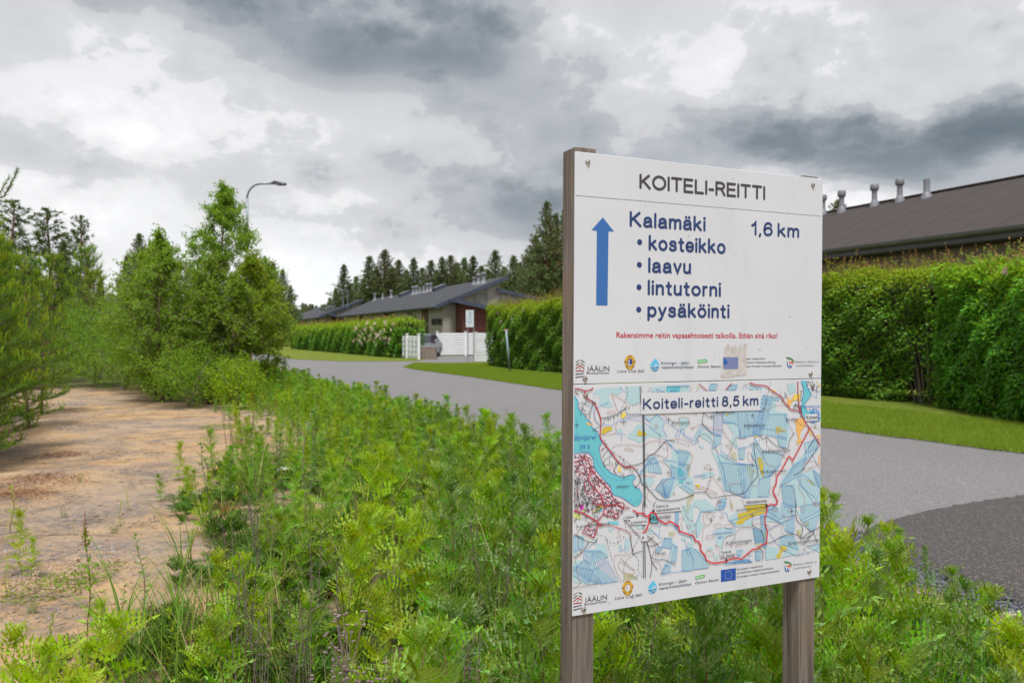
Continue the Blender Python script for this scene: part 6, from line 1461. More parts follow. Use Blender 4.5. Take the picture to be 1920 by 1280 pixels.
FR['broad'] = [leaf_blade(.075, .036, [.2, .35][k], 5, .6) for k in range(2)]
LEAFME = {}
def leaf_me(kind, k, mat):
    key = (kind, k, mat)
    if key not in LEAFME: LEAFME[key] = tri_data('leaf', FR[kind][k][0], FR[kind][k][1], [M[mat]])
    return LEAFME[key]
class Plant:
    """a stem and a list of placed leaves; can be unfolded into parts or merged"""
    def __init__(s, kind, h, nl, seed, mat, stem='stem', s0=1.0, top=True, spread=1.0, r=.0032, flower=None, lo=.06):
        rr_ = random.Random(seed); s.leaves = []; s.kind = kind; s.mat = mat; s.extra = None
        lx, ly = rr_.uniform(-.10, .10) * h, rr_.uniform(-.10, .10) * h
        def sp(t): return Vector((lx * t * t + .012 * math.sin(t * 7 + seed), ly * t * t + .012 * math.cos(t * 6 + seed), h * t))
        b = MB(); b.tube([sp(k / 7) for k in range(8)], [r * (1.15 - .75 * k / 7) for k in range(8)], 5); s.stem = b; s.stem_mat = stem
        nk = len(FR[kind]); a = rr_.uniform(0, 6.28)
        for k in range(nl):
            t = lo + (1 - lo) * (k + .5) / nl; a += 2.4 + rr_.uniform(-.3, .3)
            el = (.15 + .75 * t ** 2) * spread + rr_.uniform(-.15, .15); sc_ = s0 * (1.05 - .38 * t) * rr_.uniform(.8, 1.15)
            if t < .2: sc_ *= .8
            s.leaves.append((rr_.randrange(nk), LT(a, el, rr_.uniform(-.4, .4), sc_, sp(t))))
        if top:
            for k in range(5):
                a += 2.4; s.leaves.append((rr_.randrange(nk), LT(a, rr_.uniform(.55, 1.3), rr_.uniform(-.5, .5), s0 * rr_.uniform(.25, .5), sp(.985))))
        s.top = sp(1.0)
        s.meshes = None
    def merged(s, name):
        a = Acc(); a.add_mb(s.stem, 0)
        for k, m4 in s.leaves: a.add((xform(FR[s.kind][k][0], m4), FR[s.kind][k][1]), 1)
        if s.extra: a.add_mb(s.extra[0], 2)
        return a.data(name, [M[s.stem_mat], M[s.mat]] + ([M[s.extra[1]]] if s.extra else []))
    def prepare(s):
        me = s.stem.data('stem', [M[s.stem_mat]], smooth=True)
        s.meshes = me
        if s.extra: s.extra_me = s.extra[0].data('flower_head', [M[s.extra[1]]])
    def plant(s, name, label, cat, loc, rz, sc_, group=None, ename='flower_head'):
        if s.meshes is None: s.prepare()
        o = thing(name, label, cat, loc, group, rz); o.scale = (sc_, sc_, sc_)
        q = bpy.data.objects.new('stem', s.meshes); COL.objects.link(q); q.parent = o
        for k, m4 in s.leaves:
            q = bpy.data.objects.new('leaf', leaf_me(s.kind, k, s.mat)); COL.objects.link(q); q.parent = o; q.matrix_basis = m4
        if s.extra: q = bpy.data.objects.new(ename, s.extra_me); COL.objects.link(q); q.parent = o
        return o
def buds(p, rad, n, seed, r=.004, flat=.3, up=0.0):
    rb = random.Random(seed); b = MB()
    for k in range(n):
        a, q = rb.uniform(0, 6.28), rad * math.sqrt(rb.random()); c = p + Vector((q * math.cos(a), q * math.sin(a), rb.uniform(-flat, flat) * rad * .4 + up))
        b.tube([p - UP * rad * .9, c], [.0008, .0007], 3, cap=False)
        b.lathe(c, [(r * .4, -r), (r, -r * .2), (r * .9, r * .5), (r * .2, r * .9)], 5)
    return b
KINDS = {}
KINDS['tansy'] = [Plant('tansy', h, nl, sd, mt_, st_, s0) for h, nl, sd, mt_, st_, s0 in [(.78, 15, 1, 'tansy', 'stem_red', 1.5), (.66, 14, 2, 'tansy', 'stem', 1.5), (.84, 17, 3, 'tansy', 'stem_red', 1.35), (.52, 12, 4, 'tansy', 'stem', 1.45)]]
KINDS['fresh'] = [Plant('tansy', h, nl, sd, 'fresh', st_, s0) for h, nl, sd, st_, s0 in [(.62, 14, 5, 'stem', 1.6), (.50, 12, 6, 'stem_red', 1.6), (.70, 15, 7, 'stem', 1.5)]]
KINDS['mugwort'] = [Plant('mugwort', h, nl, sd, 'mugwort', 'stem_red', s0) for h, nl, sd, s0 in [(.74, 20, 8, 1.35), (.62, 18, 9, 1.4), (.84, 22, 10, 1.3)]]
KINDS['fireweed'] = [Plant('blade', h, nl, sd, mt_, 'stem_red', s0, spread=1.3) for h, nl, sd, mt_, s0 in [(.55, 34, 11, 'willow', .85), (.68, 40, 12, 'tansy', .8), (.42, 28, 13, 'fresh', .8)]]
KINDS['broad'] = [Plant('broad', h, nl, sd, 'willow', 'stem_red', s0, spread=1.0, r=.004) for h, nl, sd, s0 in [(.72, 20, 14, 1.1), (.55, 16, 15, 1.0)]]
for p_, sd in ((KINDS['tansy'][0], 1), (KINDS['mugwort'][1], 4)): p_.extra = (buds(p_.top + UP * .02, .022, 11, sd, .0032), 'yarrow')

def sand_edge_x(y): return np.interp(y, [0, 3.4, 5, 7.3, 10.4, 13, 16, 20, 30, 45], [-1.6, -2.15, -2.45, -3.05, -3.75, -4.6, -6.0, -8.2, -13, -24])
def road_edge_x(y): return 0.51 - 0.413 * (y - 10.9) / 0.911
def verge_density(x, y):
    """how thickly the verge is grown: thin near the sand, thick by the road"""
    e = sand_edge_x(y); r_ = road_edge_x(y)
    f = (x - e) / np.maximum(r_ - e, .1)
    pat = .5 * np.sin(x * 3.1 + y * 1.3 + np.sin(y * 2)) + .4 * np.sin(y * 2.9 - x * 2) + .35 * np.sin(x * 7.1 - y * 4.3)
    d = np.clip(f * 2.6 + pat * .42 - .05, 0.0, 1) * np.clip(.9 + pat * .5 + f, .25, 1) * (x < r_ - .12) * (x > e)
    gravel = (y < 8.0) & (x > r_ - .95 - .12 * np.sin(y * 9))
    return d * np.where(gravel, .03, 1.0) * np.where((x / np.maximum(y, .1) > .42) & (y > 3.5), .4, 1.0)
def max_h(x, y):       # on the right the herbs stay low beside the gravel and the patch
    t_ = np.interp(x / y, [.30, .40, .45, .51, .56, .63, .67], [900, 925, 965, 1005, 1070, 1135, 1180]); return np.where(x / y > .32, 1.6 - (t_ - 623) * y / 1493.3, 2.0)
# ---- the nearest herbs, each a thing of its own
LB = {'tansy': ('tansy_plant', 'feathery green tansy standing in the weedy verge between sand and road'), 'fresh': ('young_tansy_plant', 'bright yellow green young tansy growing in the weedy verge'),
      'mugwort': ('mugwort_plant', 'dark green mugwort with pale undersides growing in the weedy verge'), 'fireweed': ('fireweed_plant', 'narrow leaved fireweed growing in the weedy verge'),
      'broad': ('willow_seedling', 'willow seedling with oval leaves growing in the weedy verge')}
near = []
tries = 0
rn = random.Random(99)
while len(near) < 292 and tries < 60000:
    tries += 1
    y = 1.75 + 6.6 * rn.random() ** 1.15; x = rn.uniform(-0.70 * y - .2, 0.70 * y + .2)
    d = float(verge_density(np.array(x), np.array(y)))
    if rn.random() > d: continue
    if y < 2.35 and -0.1 < x < 1.4: continue
    if y < 2.0 and x > -.4: continue
    md = .10 + .010 * y
    if any((x - a) ** 2 + (y - b_) ** 2 < md * md for a, b_, *_ in near): continue
    right = x > .9
    f = (x - float(sand_edge_x(y))) / (float(road_edge_x(y)) - float(sand_edge_x(y)))
    if right: kinds = ['tansy'] * 4 + ['mugwort'] * 2 + ['fresh'] * 2
    elif x / y < -.22: kinds = ['fresh'] * 4 + ['fireweed'] * 2 + ['broad'] + ['tansy'] * 3 if f > .15 else ['fireweed'] * 2 + ['fresh'] * 2 + ['broad']
    elif x / y < -.10: kinds = ['fresh'] * 5 + ['tansy'] * 3 + ['fireweed']
    else: kinds = ['mugwort'] * 3 + ['tansy'] * 4 + ['fresh'] * 2
    kd = rn.choice(kinds)
    s_ = rn.uniform(.6, 1.12) * (1.0 if f > .25 else .75) * (.82 if y > 6.5 else 1)
    if y > 5.5: s_ *= 1 - .45 * max(0., (f - .5) / .5)
    if y < 2.6: s_ *= .9
    near.append((x, y, kd, s_))
for ax, ay, as_ in [(-1.86, 2.95, .72), (-1.62, 2.75, .78), (-1.95, 3.35, .6), (-1.45, 2.6, .7), (-1.72, 3.15, .62), (-1.3, 2.45, .72), (-1.5, 3.0, .8)]: near.append((ax, ay, 'fresh' if ay < 3.2 else 'fireweed', as_))
for x, y, kd, s_ in near:
    pl = rn.choice(KINDS[kd]); mh = float(max_h(x, y))
    if mh < .26: continue
    s_ = min(s_, mh / (pl.top.z + .05))
    pl.plant(LB[kd][0], LB[kd][1], 'plant', (x, y, float(ground_z(x, y)) - .01), rn.uniform(0, 6.28), s_, group={'tansy': 'tansy plants of the verge', 'fresh': 'young tansy plants of the verge', 'mugwort': 'mugwort plants of the verge', 'fireweed': 'fireweed of the verge', 'broad': 'willow seedlings of the verge'}[kd])
# ---- the mass of herbs behind and between them
kinds_all = [p_.merged(k) for k in ('tansy', 'fresh', 'mugwort', 'fireweed', 'broad') for p_ in KINDS[k]]
kidx = {}; c = 0
for k in ('tansy', 'fresh', 'mugwort', 'fireweed', 'broad'): kidx[k] = list(range(c, c + len(KINDS[k]))); c += len(KINDS[k])
def herb_points(n, y0, y1, pw):
    y = y0 + (y1 - y0) * rng.random(n) ** pw; e = sand_edge_x(y) - .3; r_ = road_edge_x(y)
    x = e + (r_ - e) * rng.random(n); lim = np.abs(x) < .74 * y + .6
    k = (rng.random(n) < verge_density(x, y)) & lim & (x > -.72 * y - .5)
    return x[k], y[k]
x, y = herb_points(6800, 6.0, 47, 1.15)
w_ = np.clip((y - 5.5) / 3, .15, 1); k = rng.random(len(x)) < w_; x, y = x[k], y[k]
ch = np.array([rng.choice(kidx['fresh'] * 5 + kidx['tansy'] * 5 + kidx['fireweed'] + kidx['mugwort'] * 2) for _ in x])
s_ = (.36 + .52 * rng.random(len(x))) * (.85 + .2 * np.sin(x * 1.7 + y * .9)) * np.clip(.42 + .40 * (road_edge_x(y) - x), .42, 1) * np.where(road_edge_x(y) - x < .8, .75, 1)
scatter('weed_mass', np.stack([x, y, ground_z(x, y) - .01], 1), rng.uniform(0, 6.28, len(x)), s_, ch, kinds_all, 'dense green weeds filling the verge along the road')
# low undergrowth and grass near the camera
gt = []
for k in range(5):
    a = Acc(); nb = 34; q = rng.normal(size=(nb, 3)) * [.03, .03, 0]
    for j in range(nb):
        d0 = rng.normal(size=3) * [.35, .35, 0] + [0, 0, 1]; L0 = rng.uniform(.12, .42); V_, T_2 = leaf_blade(L0, .0042, .35, 4)
        m4 = LT(rng.uniform(0, 6.28), rng.uniform(.75, 1.4), 0, 1, tuple(q[j])); a.add((xform(V_, m4), T_2), 0 if rng.random() > .10 else 1)
    gt.append(a.data('grass_tuft', [M['grass' if k % 2 else 'undergreen'], M['grass_dry']]))
low = []
for k in range(3):
    a = Acc()
    for j in range(12):
        kk = rng.integers(0, 4); V_, T_2 = FR['tansy'][kk]; a.add((xform(V_, LT(rng.uniform(0, 6.28), rng.uniform(.1, .9), 0, rng.uniform(.5, 1.0), (rng.normal() * .05, rng.normal() * .05, rng.uniform(0, .12)))), T_2))
    low.append(a.data('low_leaves', [M['undergreen']]))
sor = Acc(); 
for j in range(30): V_, T_2 = leaf_blade(rng.uniform(.05, .12), .012, .3, 3); sor.add((xform(V_, LT(rng.uniform(0, 6.28), rng.uniform(.2, 1.3), 0, 1, (rng.normal() * .04, rng.normal() * .04, 0))), T_2))
sor = sor.data('sorrel', [M['sorrel']])
n = 7500
y = 1.6 + 9 * rng.random(n) ** 1.2; x = (rng.random(n) * 2 - 1) * (.72 * y + .4); k = (rng.random(n) < verge_density(x, y)) & (max_h(x, y) > .28); x, y = x[k], y[k]
ch = rng.choice([0, 1, 2, 3, 4, 5, 6, 7, 5, 6, 7, 5, 6], len(x)); u_ = rng.random(len(x)) < .035; ch[u_] = 8
scatter('undergrowth', np.stack([x, y, ground_z(x, y) - .01], 1), rng.uniform(0, 6.28, len(x)), rng.uniform(.6, 1.15, len(x)), ch, gt + low + [sor], 'grass and low leaves under the weeds')
# flowering grasses behind the sign posts
gh_ = []
for k in range(3):
    a = Acc(); b = MB()
    for j in range(7):
        a0 = rng.uniform(0, 6.28); p0 = Vector((rng.normal() * .02, rng.normal() * .02, 0)); ln = rng.uniform(.10, .28); hh = rng.uniform(.5, .8)
        pts = [p0 + Vector((math.cos(a0) * ln * t * t, math.sin(a0) * ln * t * t, hh * t - .06 * t ** 4)) for t in np.linspace(0, 1, 7)]
        b.tube(pts, [.0013] * 6 + [.0007], 3, cap=False)
        top = np.array([tuple(pts[-1])]); nn_ = 14; tq = rng.random(nn_)
        Pp = np.array([tuple(pts[-1].lerp(pts[-3], t)) for t in tq]); a.add(blades(Pp, unit(rng.normal(size=(nn_, 3)) * .6 + [0, 0, .7]), rng.uniform(.008, .022, nn_), .0028), 1)
    a.add_mb(b, 0); gh_.append(a.data('flowering_grass', [M['grass'], M['grass_dry']]))
n = 230; y = rng.uniform(2.1, 5.0, n); x = rng.uniform(-.3, 1.6, n) * (y / 3); k = (rng.random(n) < verge_density(x, y)) & (max_h(x, y) > .7); x, y = x[k], y[k]
scatter('flowering_grass', np.stack([x, y, ground_z(x, y)], 1), rng.uniform(0, 6.28, len(x)), rng.uniform(.7, 1.0, len(x)), rng.integers(0, 3, len(x)), gh_, 'thin flowering grasses between the herbs behind the sign')

def gz(x, y): return float(ground_z(x, y))
# scattered taller grasses and brown stalks standing above the leaves
n = 900; y = rng.uniform(2.3, 11, n); x = rng.uniform(-.5, .34, n) * y; k = (rng.random(n) < verge_density(x, y) * .8) & (max_h(x, y) > .8); x, y = x[k], y[k]
dryst = []
for q in range(3):
    a = Acc(); b = MB(); r3 = random.Random(q)
    for j in range(3):
        lx, ly = r3.uniform(-.06, .06), r3.uniform(-.06, .06); hh = r3.uniform(.35, .6); b.tube([(0, 0, 0), (lx * .5, ly * .5, hh * .5), (lx, ly, hh)], [.0026, .002, .0012], 4, cap=False)
        for i in range(9):
            t = r3.uniform(.55, 1); c = Vector((lx * t, ly * t, hh * t)); e = c + Vector((r3.gauss(0, .02), r3.gauss(0, .02), r3.uniform(.0, .04))); b.tube([c, e], [.001, .0008], 3, cap=False); b.lathe(e, [(.001, -.003), (.003, 0), (.001, .003)], 4)
    a.add_mb(b); dryst.append(a.data('dry_stalk', [M['seed']]))
g_tall = []
for q in range(3):
    a = Acc()
    for j in range(16):
        V_, T_2 = leaf_blade(rng.uniform(.35, .75), .006, rng.uniform(.25, .6), 6); a.add((xform(V_, LT(rng.uniform(0, 6.28), rng.uniform(1.0, 1.45), 0, 1, (rng.normal() * .02, rng.normal() * .02, 0))), T_2), 0 if j % 6 else 1)
    g_tall.append(a.data('tall_grass', [M['grass'], M['grass_dry']]))
ix = rng.choice([0, 1, 2, 3, 4, 5, 6, 3, 4, 5, 6], len(x))
scatter('stalks_and_grass', np.stack([x, y, ground_z(x, y)], 1), rng.uniform(0, 6.28, len(x)), rng.uniform(.75, 1.2, len(x)), ix, dryst + g_tall + [sor], 'brown stalks, reddish sorrel and tall grass blades among the weeds')
for k, (px, py) in enumerate([(812, 842), (530, 878), (1890, 1150), (1620, 1170)]):
    p = on_ground(px, py + 60); zz = at(px, py, p.y).z; o = thing('yarrow_plant', 'white flowering yarrow ' + ['among the weeds left of the sign', 'at the sandy edge of the verge', 'at the far right beside the gravel', 'just right of the sign post'][k], 'plant', (p.x, p.y, gz(p.x, p.y)))
    b = MB(); b.tube([(p.x, p.y, 0), (p.x + .01, p.y, zz)], .0025, 5); b.build('stem', M['stem'], o)
    a = Acc(); q = rng.normal(size=(90, 3)) * [.028, .028, .004] * (p.y / 6) ** .5; a.add(leaves2(q + [.01, 0, zz - gz(p.x, p.y)], unit(rng.normal(size=(90, 3)) * [1, 1, .3]), .010 * (p.y / 6) ** .5, .009, .05)); link_mesh('flower_head', a.data('flower_head', [M['white_fl']]), o, kind='stuff')

# ---- things one can point at among the weeds

b = MB(); rd_ = random.Random(4); hd_ = MB(); c0 = on_ground(650, 1330); c0 = Vector((-.42, 2.02, 0))
dt = thing('dead_tansy', 'last year\'s dry brown tansy with dark button seed heads among fresh ones', 'plant', (c0.x, c0.y, gz(c0.x, c0.y)))
b = MB(); hd_ = MB(); base_ = Vector((c0.x, c0.y, 0))
for (dx, dy, hh) in [(.0, .0, .84), (-.05, .03, .74), (.03, .02, .70)]:
    tp_ = base_ + Vector((dx, dy, hh)); b.tube([base_, base_ + Vector((dx * .3, dy, hh * .5)), tp_ - UP * .12], [.0035, .003, .0022], 6)
    for k in range(12):
        a = rd_.uniform(0, 6.28); q = rd_.uniform(.02, .075); st_ = tp_ - UP * rd_.uniform(.10, .16); e_ = tp_ + Vector((q * math.cos(a), q * math.sin(a), rd_.uniform(-.05, .04)))
        b.tube([st_, st_.lerp(e_, .5) + UP * -.008, e_], [.0015, .0012, .0009], 4, cap=False)
        for j in range(2):
            e2 = e_ + Vector((rd_.uniform(-.012, .012), rd_.uniform(-.012, .012), rd_.uniform(-.006, .01))); hd_.lathe(e2, [(.002, -.003), (.0052, -.001), (.0055, .0015), (.003, .0028)], 8)
b.build('stem', M['seed'], dt); hd_.build('seed_heads', M['seed'], dt, kind='stuff')
# fireweed in flower bud
for (px, py, hh, col) in [(168, 1232, .60, 'purple'), (478, 868, .75, 'purple'), (520, 870, .72, 'purple')]:
    p = on_ground(px, py); pl = Plant('blade', hh, 36, 31 + px, 'tansy', 'stem_red', .95, spread=1.3)
    b = MB(); rb = random.Random(px)
    for k in range(34):
        t = k / 34; a = k * 2.4; c = pl.top + UP * (-.05 + .17 * t); e_ = c + Vector((math.cos(a), math.sin(a), .5)) * (.022 * (1 - .8 * t)); b.tube([c, e_], [.0012, .0034 * (1 - .5 * t)], 4)
    b.tube([pl.top - UP * .06, pl.top + UP * .13], [.002, .001], 4); pl.extra = (b, 'sorrel')
    nm = {168: 'fireweed with a reddish bud spike on the sand at bottom left', 478: 'fireweed with a reddish bud spike at the far end of the verge, left one', 520: 'fireweed with a reddish bud spike at the far end of the verge, right one'}[px]
    pl.plant('fireweed_plant', nm, 'plant', (p.x, p.y, gz(p.x, p.y)), 1.0, 1.0, ename='bud_spike')
# oval leaved willow shoots in front of the far verge
for (px, py, sc_, nm) in [(565, 975, 1.25, 'tall willow shoot with oval grey green leaves in the middle of the verge'), (395, 1010, 1.0, 'willow shoot with reddish stem at the edge of the sand'), (272, 1150, .62, 'low willow sprig with round leaves beside the clover')]:
    p = on_ground(px, py); pl = Plant('broad', .74, 22, px, 'willow', 'twig', 1.15, spread=.9, r=.006); pl.plant('willow_shoot', nm, 'shrub', (p.x, p.y, gz(p.x, p.y)), px * 1.7, sc_)
# white clover
def clover(px, py, rx, ry, n_fl, label):
    p = on_ground(px, py); o = thing('clover_patch', label, 'clover', (p.x, p.y, gz(p.x, p.y)))
    a = Acc(); nl = int(700 * rx * ry / .12); th = rng.uniform(0, 6.28, nl); q = np.sqrt(rng.random(nl)); X_, Y_ = rx * q * np.cos(th), ry * q * np.sin(th)
    P = np.stack([X_, Y_, rng.uniform(.0, .05, nl) * (1.1 - q * .8)], 1); a.add(leaves4(P, unit(rng.normal(size=(nl, 3)) * [1, 1, .3]), .018, .016, .1, np.array([0, 0, 2.0])))
    me = a.data('foliage', [M['tansy']]); link_mesh('foliage', me, o, kind='stuff')
    a = Acc()
    for k in range(n_fl):
        t, q = rng.uniform(0, 6.28), math.sqrt(rng.random()); c = np.array([rx * q * math.cos(t), ry * q * math.sin(t), rng.uniform(.05, .11)])
        d = rnd_dir(26); d[:, 2] = np.abs(d[:, 2]) * 1.1 - .3; a.add(blades(c + d * .002, unit(d), .014, .0075)); a.add(blades(np.array([c - [0, 0, .08]]), np.array([[0, 0, 1.]]), .08, .002), 1)
    link_mesh('flower_heads', a.data('flower_heads', [M['clover_fl'], M['stem']]), o, kind='stuff')
clover(100, 1100, .26, .34, 60, 'patch of pale flowering clover on the bare sand at the left edge')
clover(170, 1075, .22, .3, 36, 'clover patch behind the low willow sprig on the sand')
clover(255, 1225, .20, .20, 40, 'flowering clover patch by the bleached twigs at the bottom')
clover(425, 800, .42, .5, 60, 'pale flowering clover far off where sand meets the verge')
# bleached branches and sticks
def stick(pts, r, name, label, m='twig_pale'):
    ps = [on_ground(a, c, z) for a, c, z in pts]; o = thing(name, label, 'branch', tuple(ps[0]))
    b = MB(); b.tube(ps, [r * (1 - .6 * k / (len(ps) - 1)) for k in range(len(ps))], 6); b.build('branch', M[m], o, smooth=True); return o, ps
o, ps = stick([(165, 1232, .02), (195, 1215, .05), (230, 1195, .06), (252, 1186, .09), (250, 1172, .12)], .008, 'dead_branch', 'bleached forked branch lying on the sand at bottom left')
b = MB(); b.tube([ps[2], on_ground(262, 1210, .03), on_ground(285, 1207, .05)], [.005, .004, .002], 5); b.build('branch', M['twig_pale'], o)
stick([(425, 868, .03), (450, 880, .03), (480, 894, .03)], .012, 'dead_branch', 'straight pale stick lying where the sand meets the weeds')
stick([(65, 1004, .01), (130, 1000, .01), (215, 1003, .01)], .006, 'root', 'thin dark root running across the sand', 'twig')
stick([(150, 1029, .01), (245, 1030, .01)], .005, 'root', 'short thin root in front of the longer one on the sand', 'twig')
# small seedlings and dry tufts on the open sand
sd_ = [(22, 1000, .9, 'fireweed'), (35, 1075, .55, 'fresh'), (225, 985, .5, 'fireweed'), (240, 960, .45, 'fireweed'), (138, 1005, .3, 'fireweed'), (60, 1085, .35, 'fresh'), (12, 1120, .5, 'fireweed'), (205, 728, .8, 'broad'), (250, 775, .5, 'fireweed'), (335, 900, .55, 'fresh'), (300, 940, .45, 'tansy'), (360, 930, .5, 'fireweed')]
wh = ['at the left edge of the sand, tall and yellowing', 'near the left edge beside the dry twig', 'in the middle of the sand, right one of a pair', 'in the middle of the sand, left one of a pair', 'tiny and alone on the sand behind the thin root', 'small, just right of another at the left edge', 'lowest one at the left edge of the sand', 'far off at the back of the sand before the bushes', 'far back on the sand, in a thin row', 'where the weeds start thinning into sand', 'low, at the ragged left edge of the weeds', 'between the willow shoot and the sand']
for (px, py, s_, kd), wq in zip(sd_, wh):
    p = on_ground(px, py); KINDS[kd][-1].plant('seedling', 'green seedling ' + wq, 'plant', (p.x, p.y, gz(p.x, p.y)), px, s_)
for k, (px, py) in enumerate([(215, 1000), (150, 905), (120, 970), (60, 1150)]):
    p = on_ground(px, py); o = link_mesh('dry_tuft', gt[k], None); o.location = (p.x, p.y, gz(p.x, p.y)); o.scale = (.45, .45, .45)
    tag(o, 'dry grass tuft ' + ['by the paired seedlings on the sand', 'far back in the middle of the sand', 'on the open sand left of the middle', 'near the bottom left corner of the sand'][k], 'grass tuft')
# heaps of brown needle litter under the pines
for k, (px, py, s_) in enumerate([(122, 853, .22), (8, 920, .35), (40, 932, .2), (75, 900, .25)]):
    p = on_ground(px, py); a = Acc(); q = rng.normal(size=(900, 3)) * [s_, s_ * .7, 0]; q[:, 2] = .05 * np.exp(-(q[:, 0] ** 2 + q[:, 1] ** 2) / s_ ** 2) * rng.random(900) + .005
    dd = rng.normal(size=(900, 3)); dd[:, 2] *= .3; a.add(blades(q, unit(dd), .045, .005)); o = link_mesh('needle_litter', a.data('needle_litter', [M['litter']]), None, kind='stuff'); o.location = (p.x, p.y, gz(p.x, p.y))

# ------------------------------------------------------------------ turf blades on the lawn nearest the camera
tb = []
for k in range(3):
    nb = 60; q = rng.normal(size=(nb, 3)) * [.09, .09, 0]; a = Acc(); a.add(blades(q, unit(rng.normal(size=(nb, 3)) * [.5, .5, 0] + [0, 0, 1]), rng.uniform(.03, .075, nb), .006)); tb.append(a.data('turf', [M['turf']]))
n = 26000; y = 8 + 32 * rng.random(n) ** .9; fx = np.interp(y, [0.5, 10.4, 13.35, 22.1, 29, 34, 36], [11.6, 6.8, 5.25, 1.33, -1.6, -4.0, -4.6]); x = fx - .03 + rng.random(n) * 3.6; e_ = rng.random(n) < .3; x = np.where(e_, fx - .10 + .22 * rng.random(n) ** 1.5 + .03 * np.sin(y * 5), x)
k = x < .70 * y; x, y = x[k], y[k]
scatter('turf_blades', np.stack([x, y, np.full(len(x), .042)], 1), rng.uniform(0, 6.28, len(x)), rng.uniform(.6, 1.2, len(x)), rng.integers(0, 3, len(x)), tb, 'short mown grass of the lawn')
n = 3000; t = rng.random(n); y = 4.6 + 20 * t; x = road_edge_x(y) - .12 - .25 * rng.random(n); k = (y > 8.5) & (rng.random(n) < .4)
scatter('edge_grass', np.stack([x[k], y[k], 0 * x[k]], 1), rng.uniform(0, 6.28, k.sum()), rng.uniform(.2, .45, k.sum()), rng.integers(0, 5, k.sum()), gt, 'sparse grass along the edge of the road')

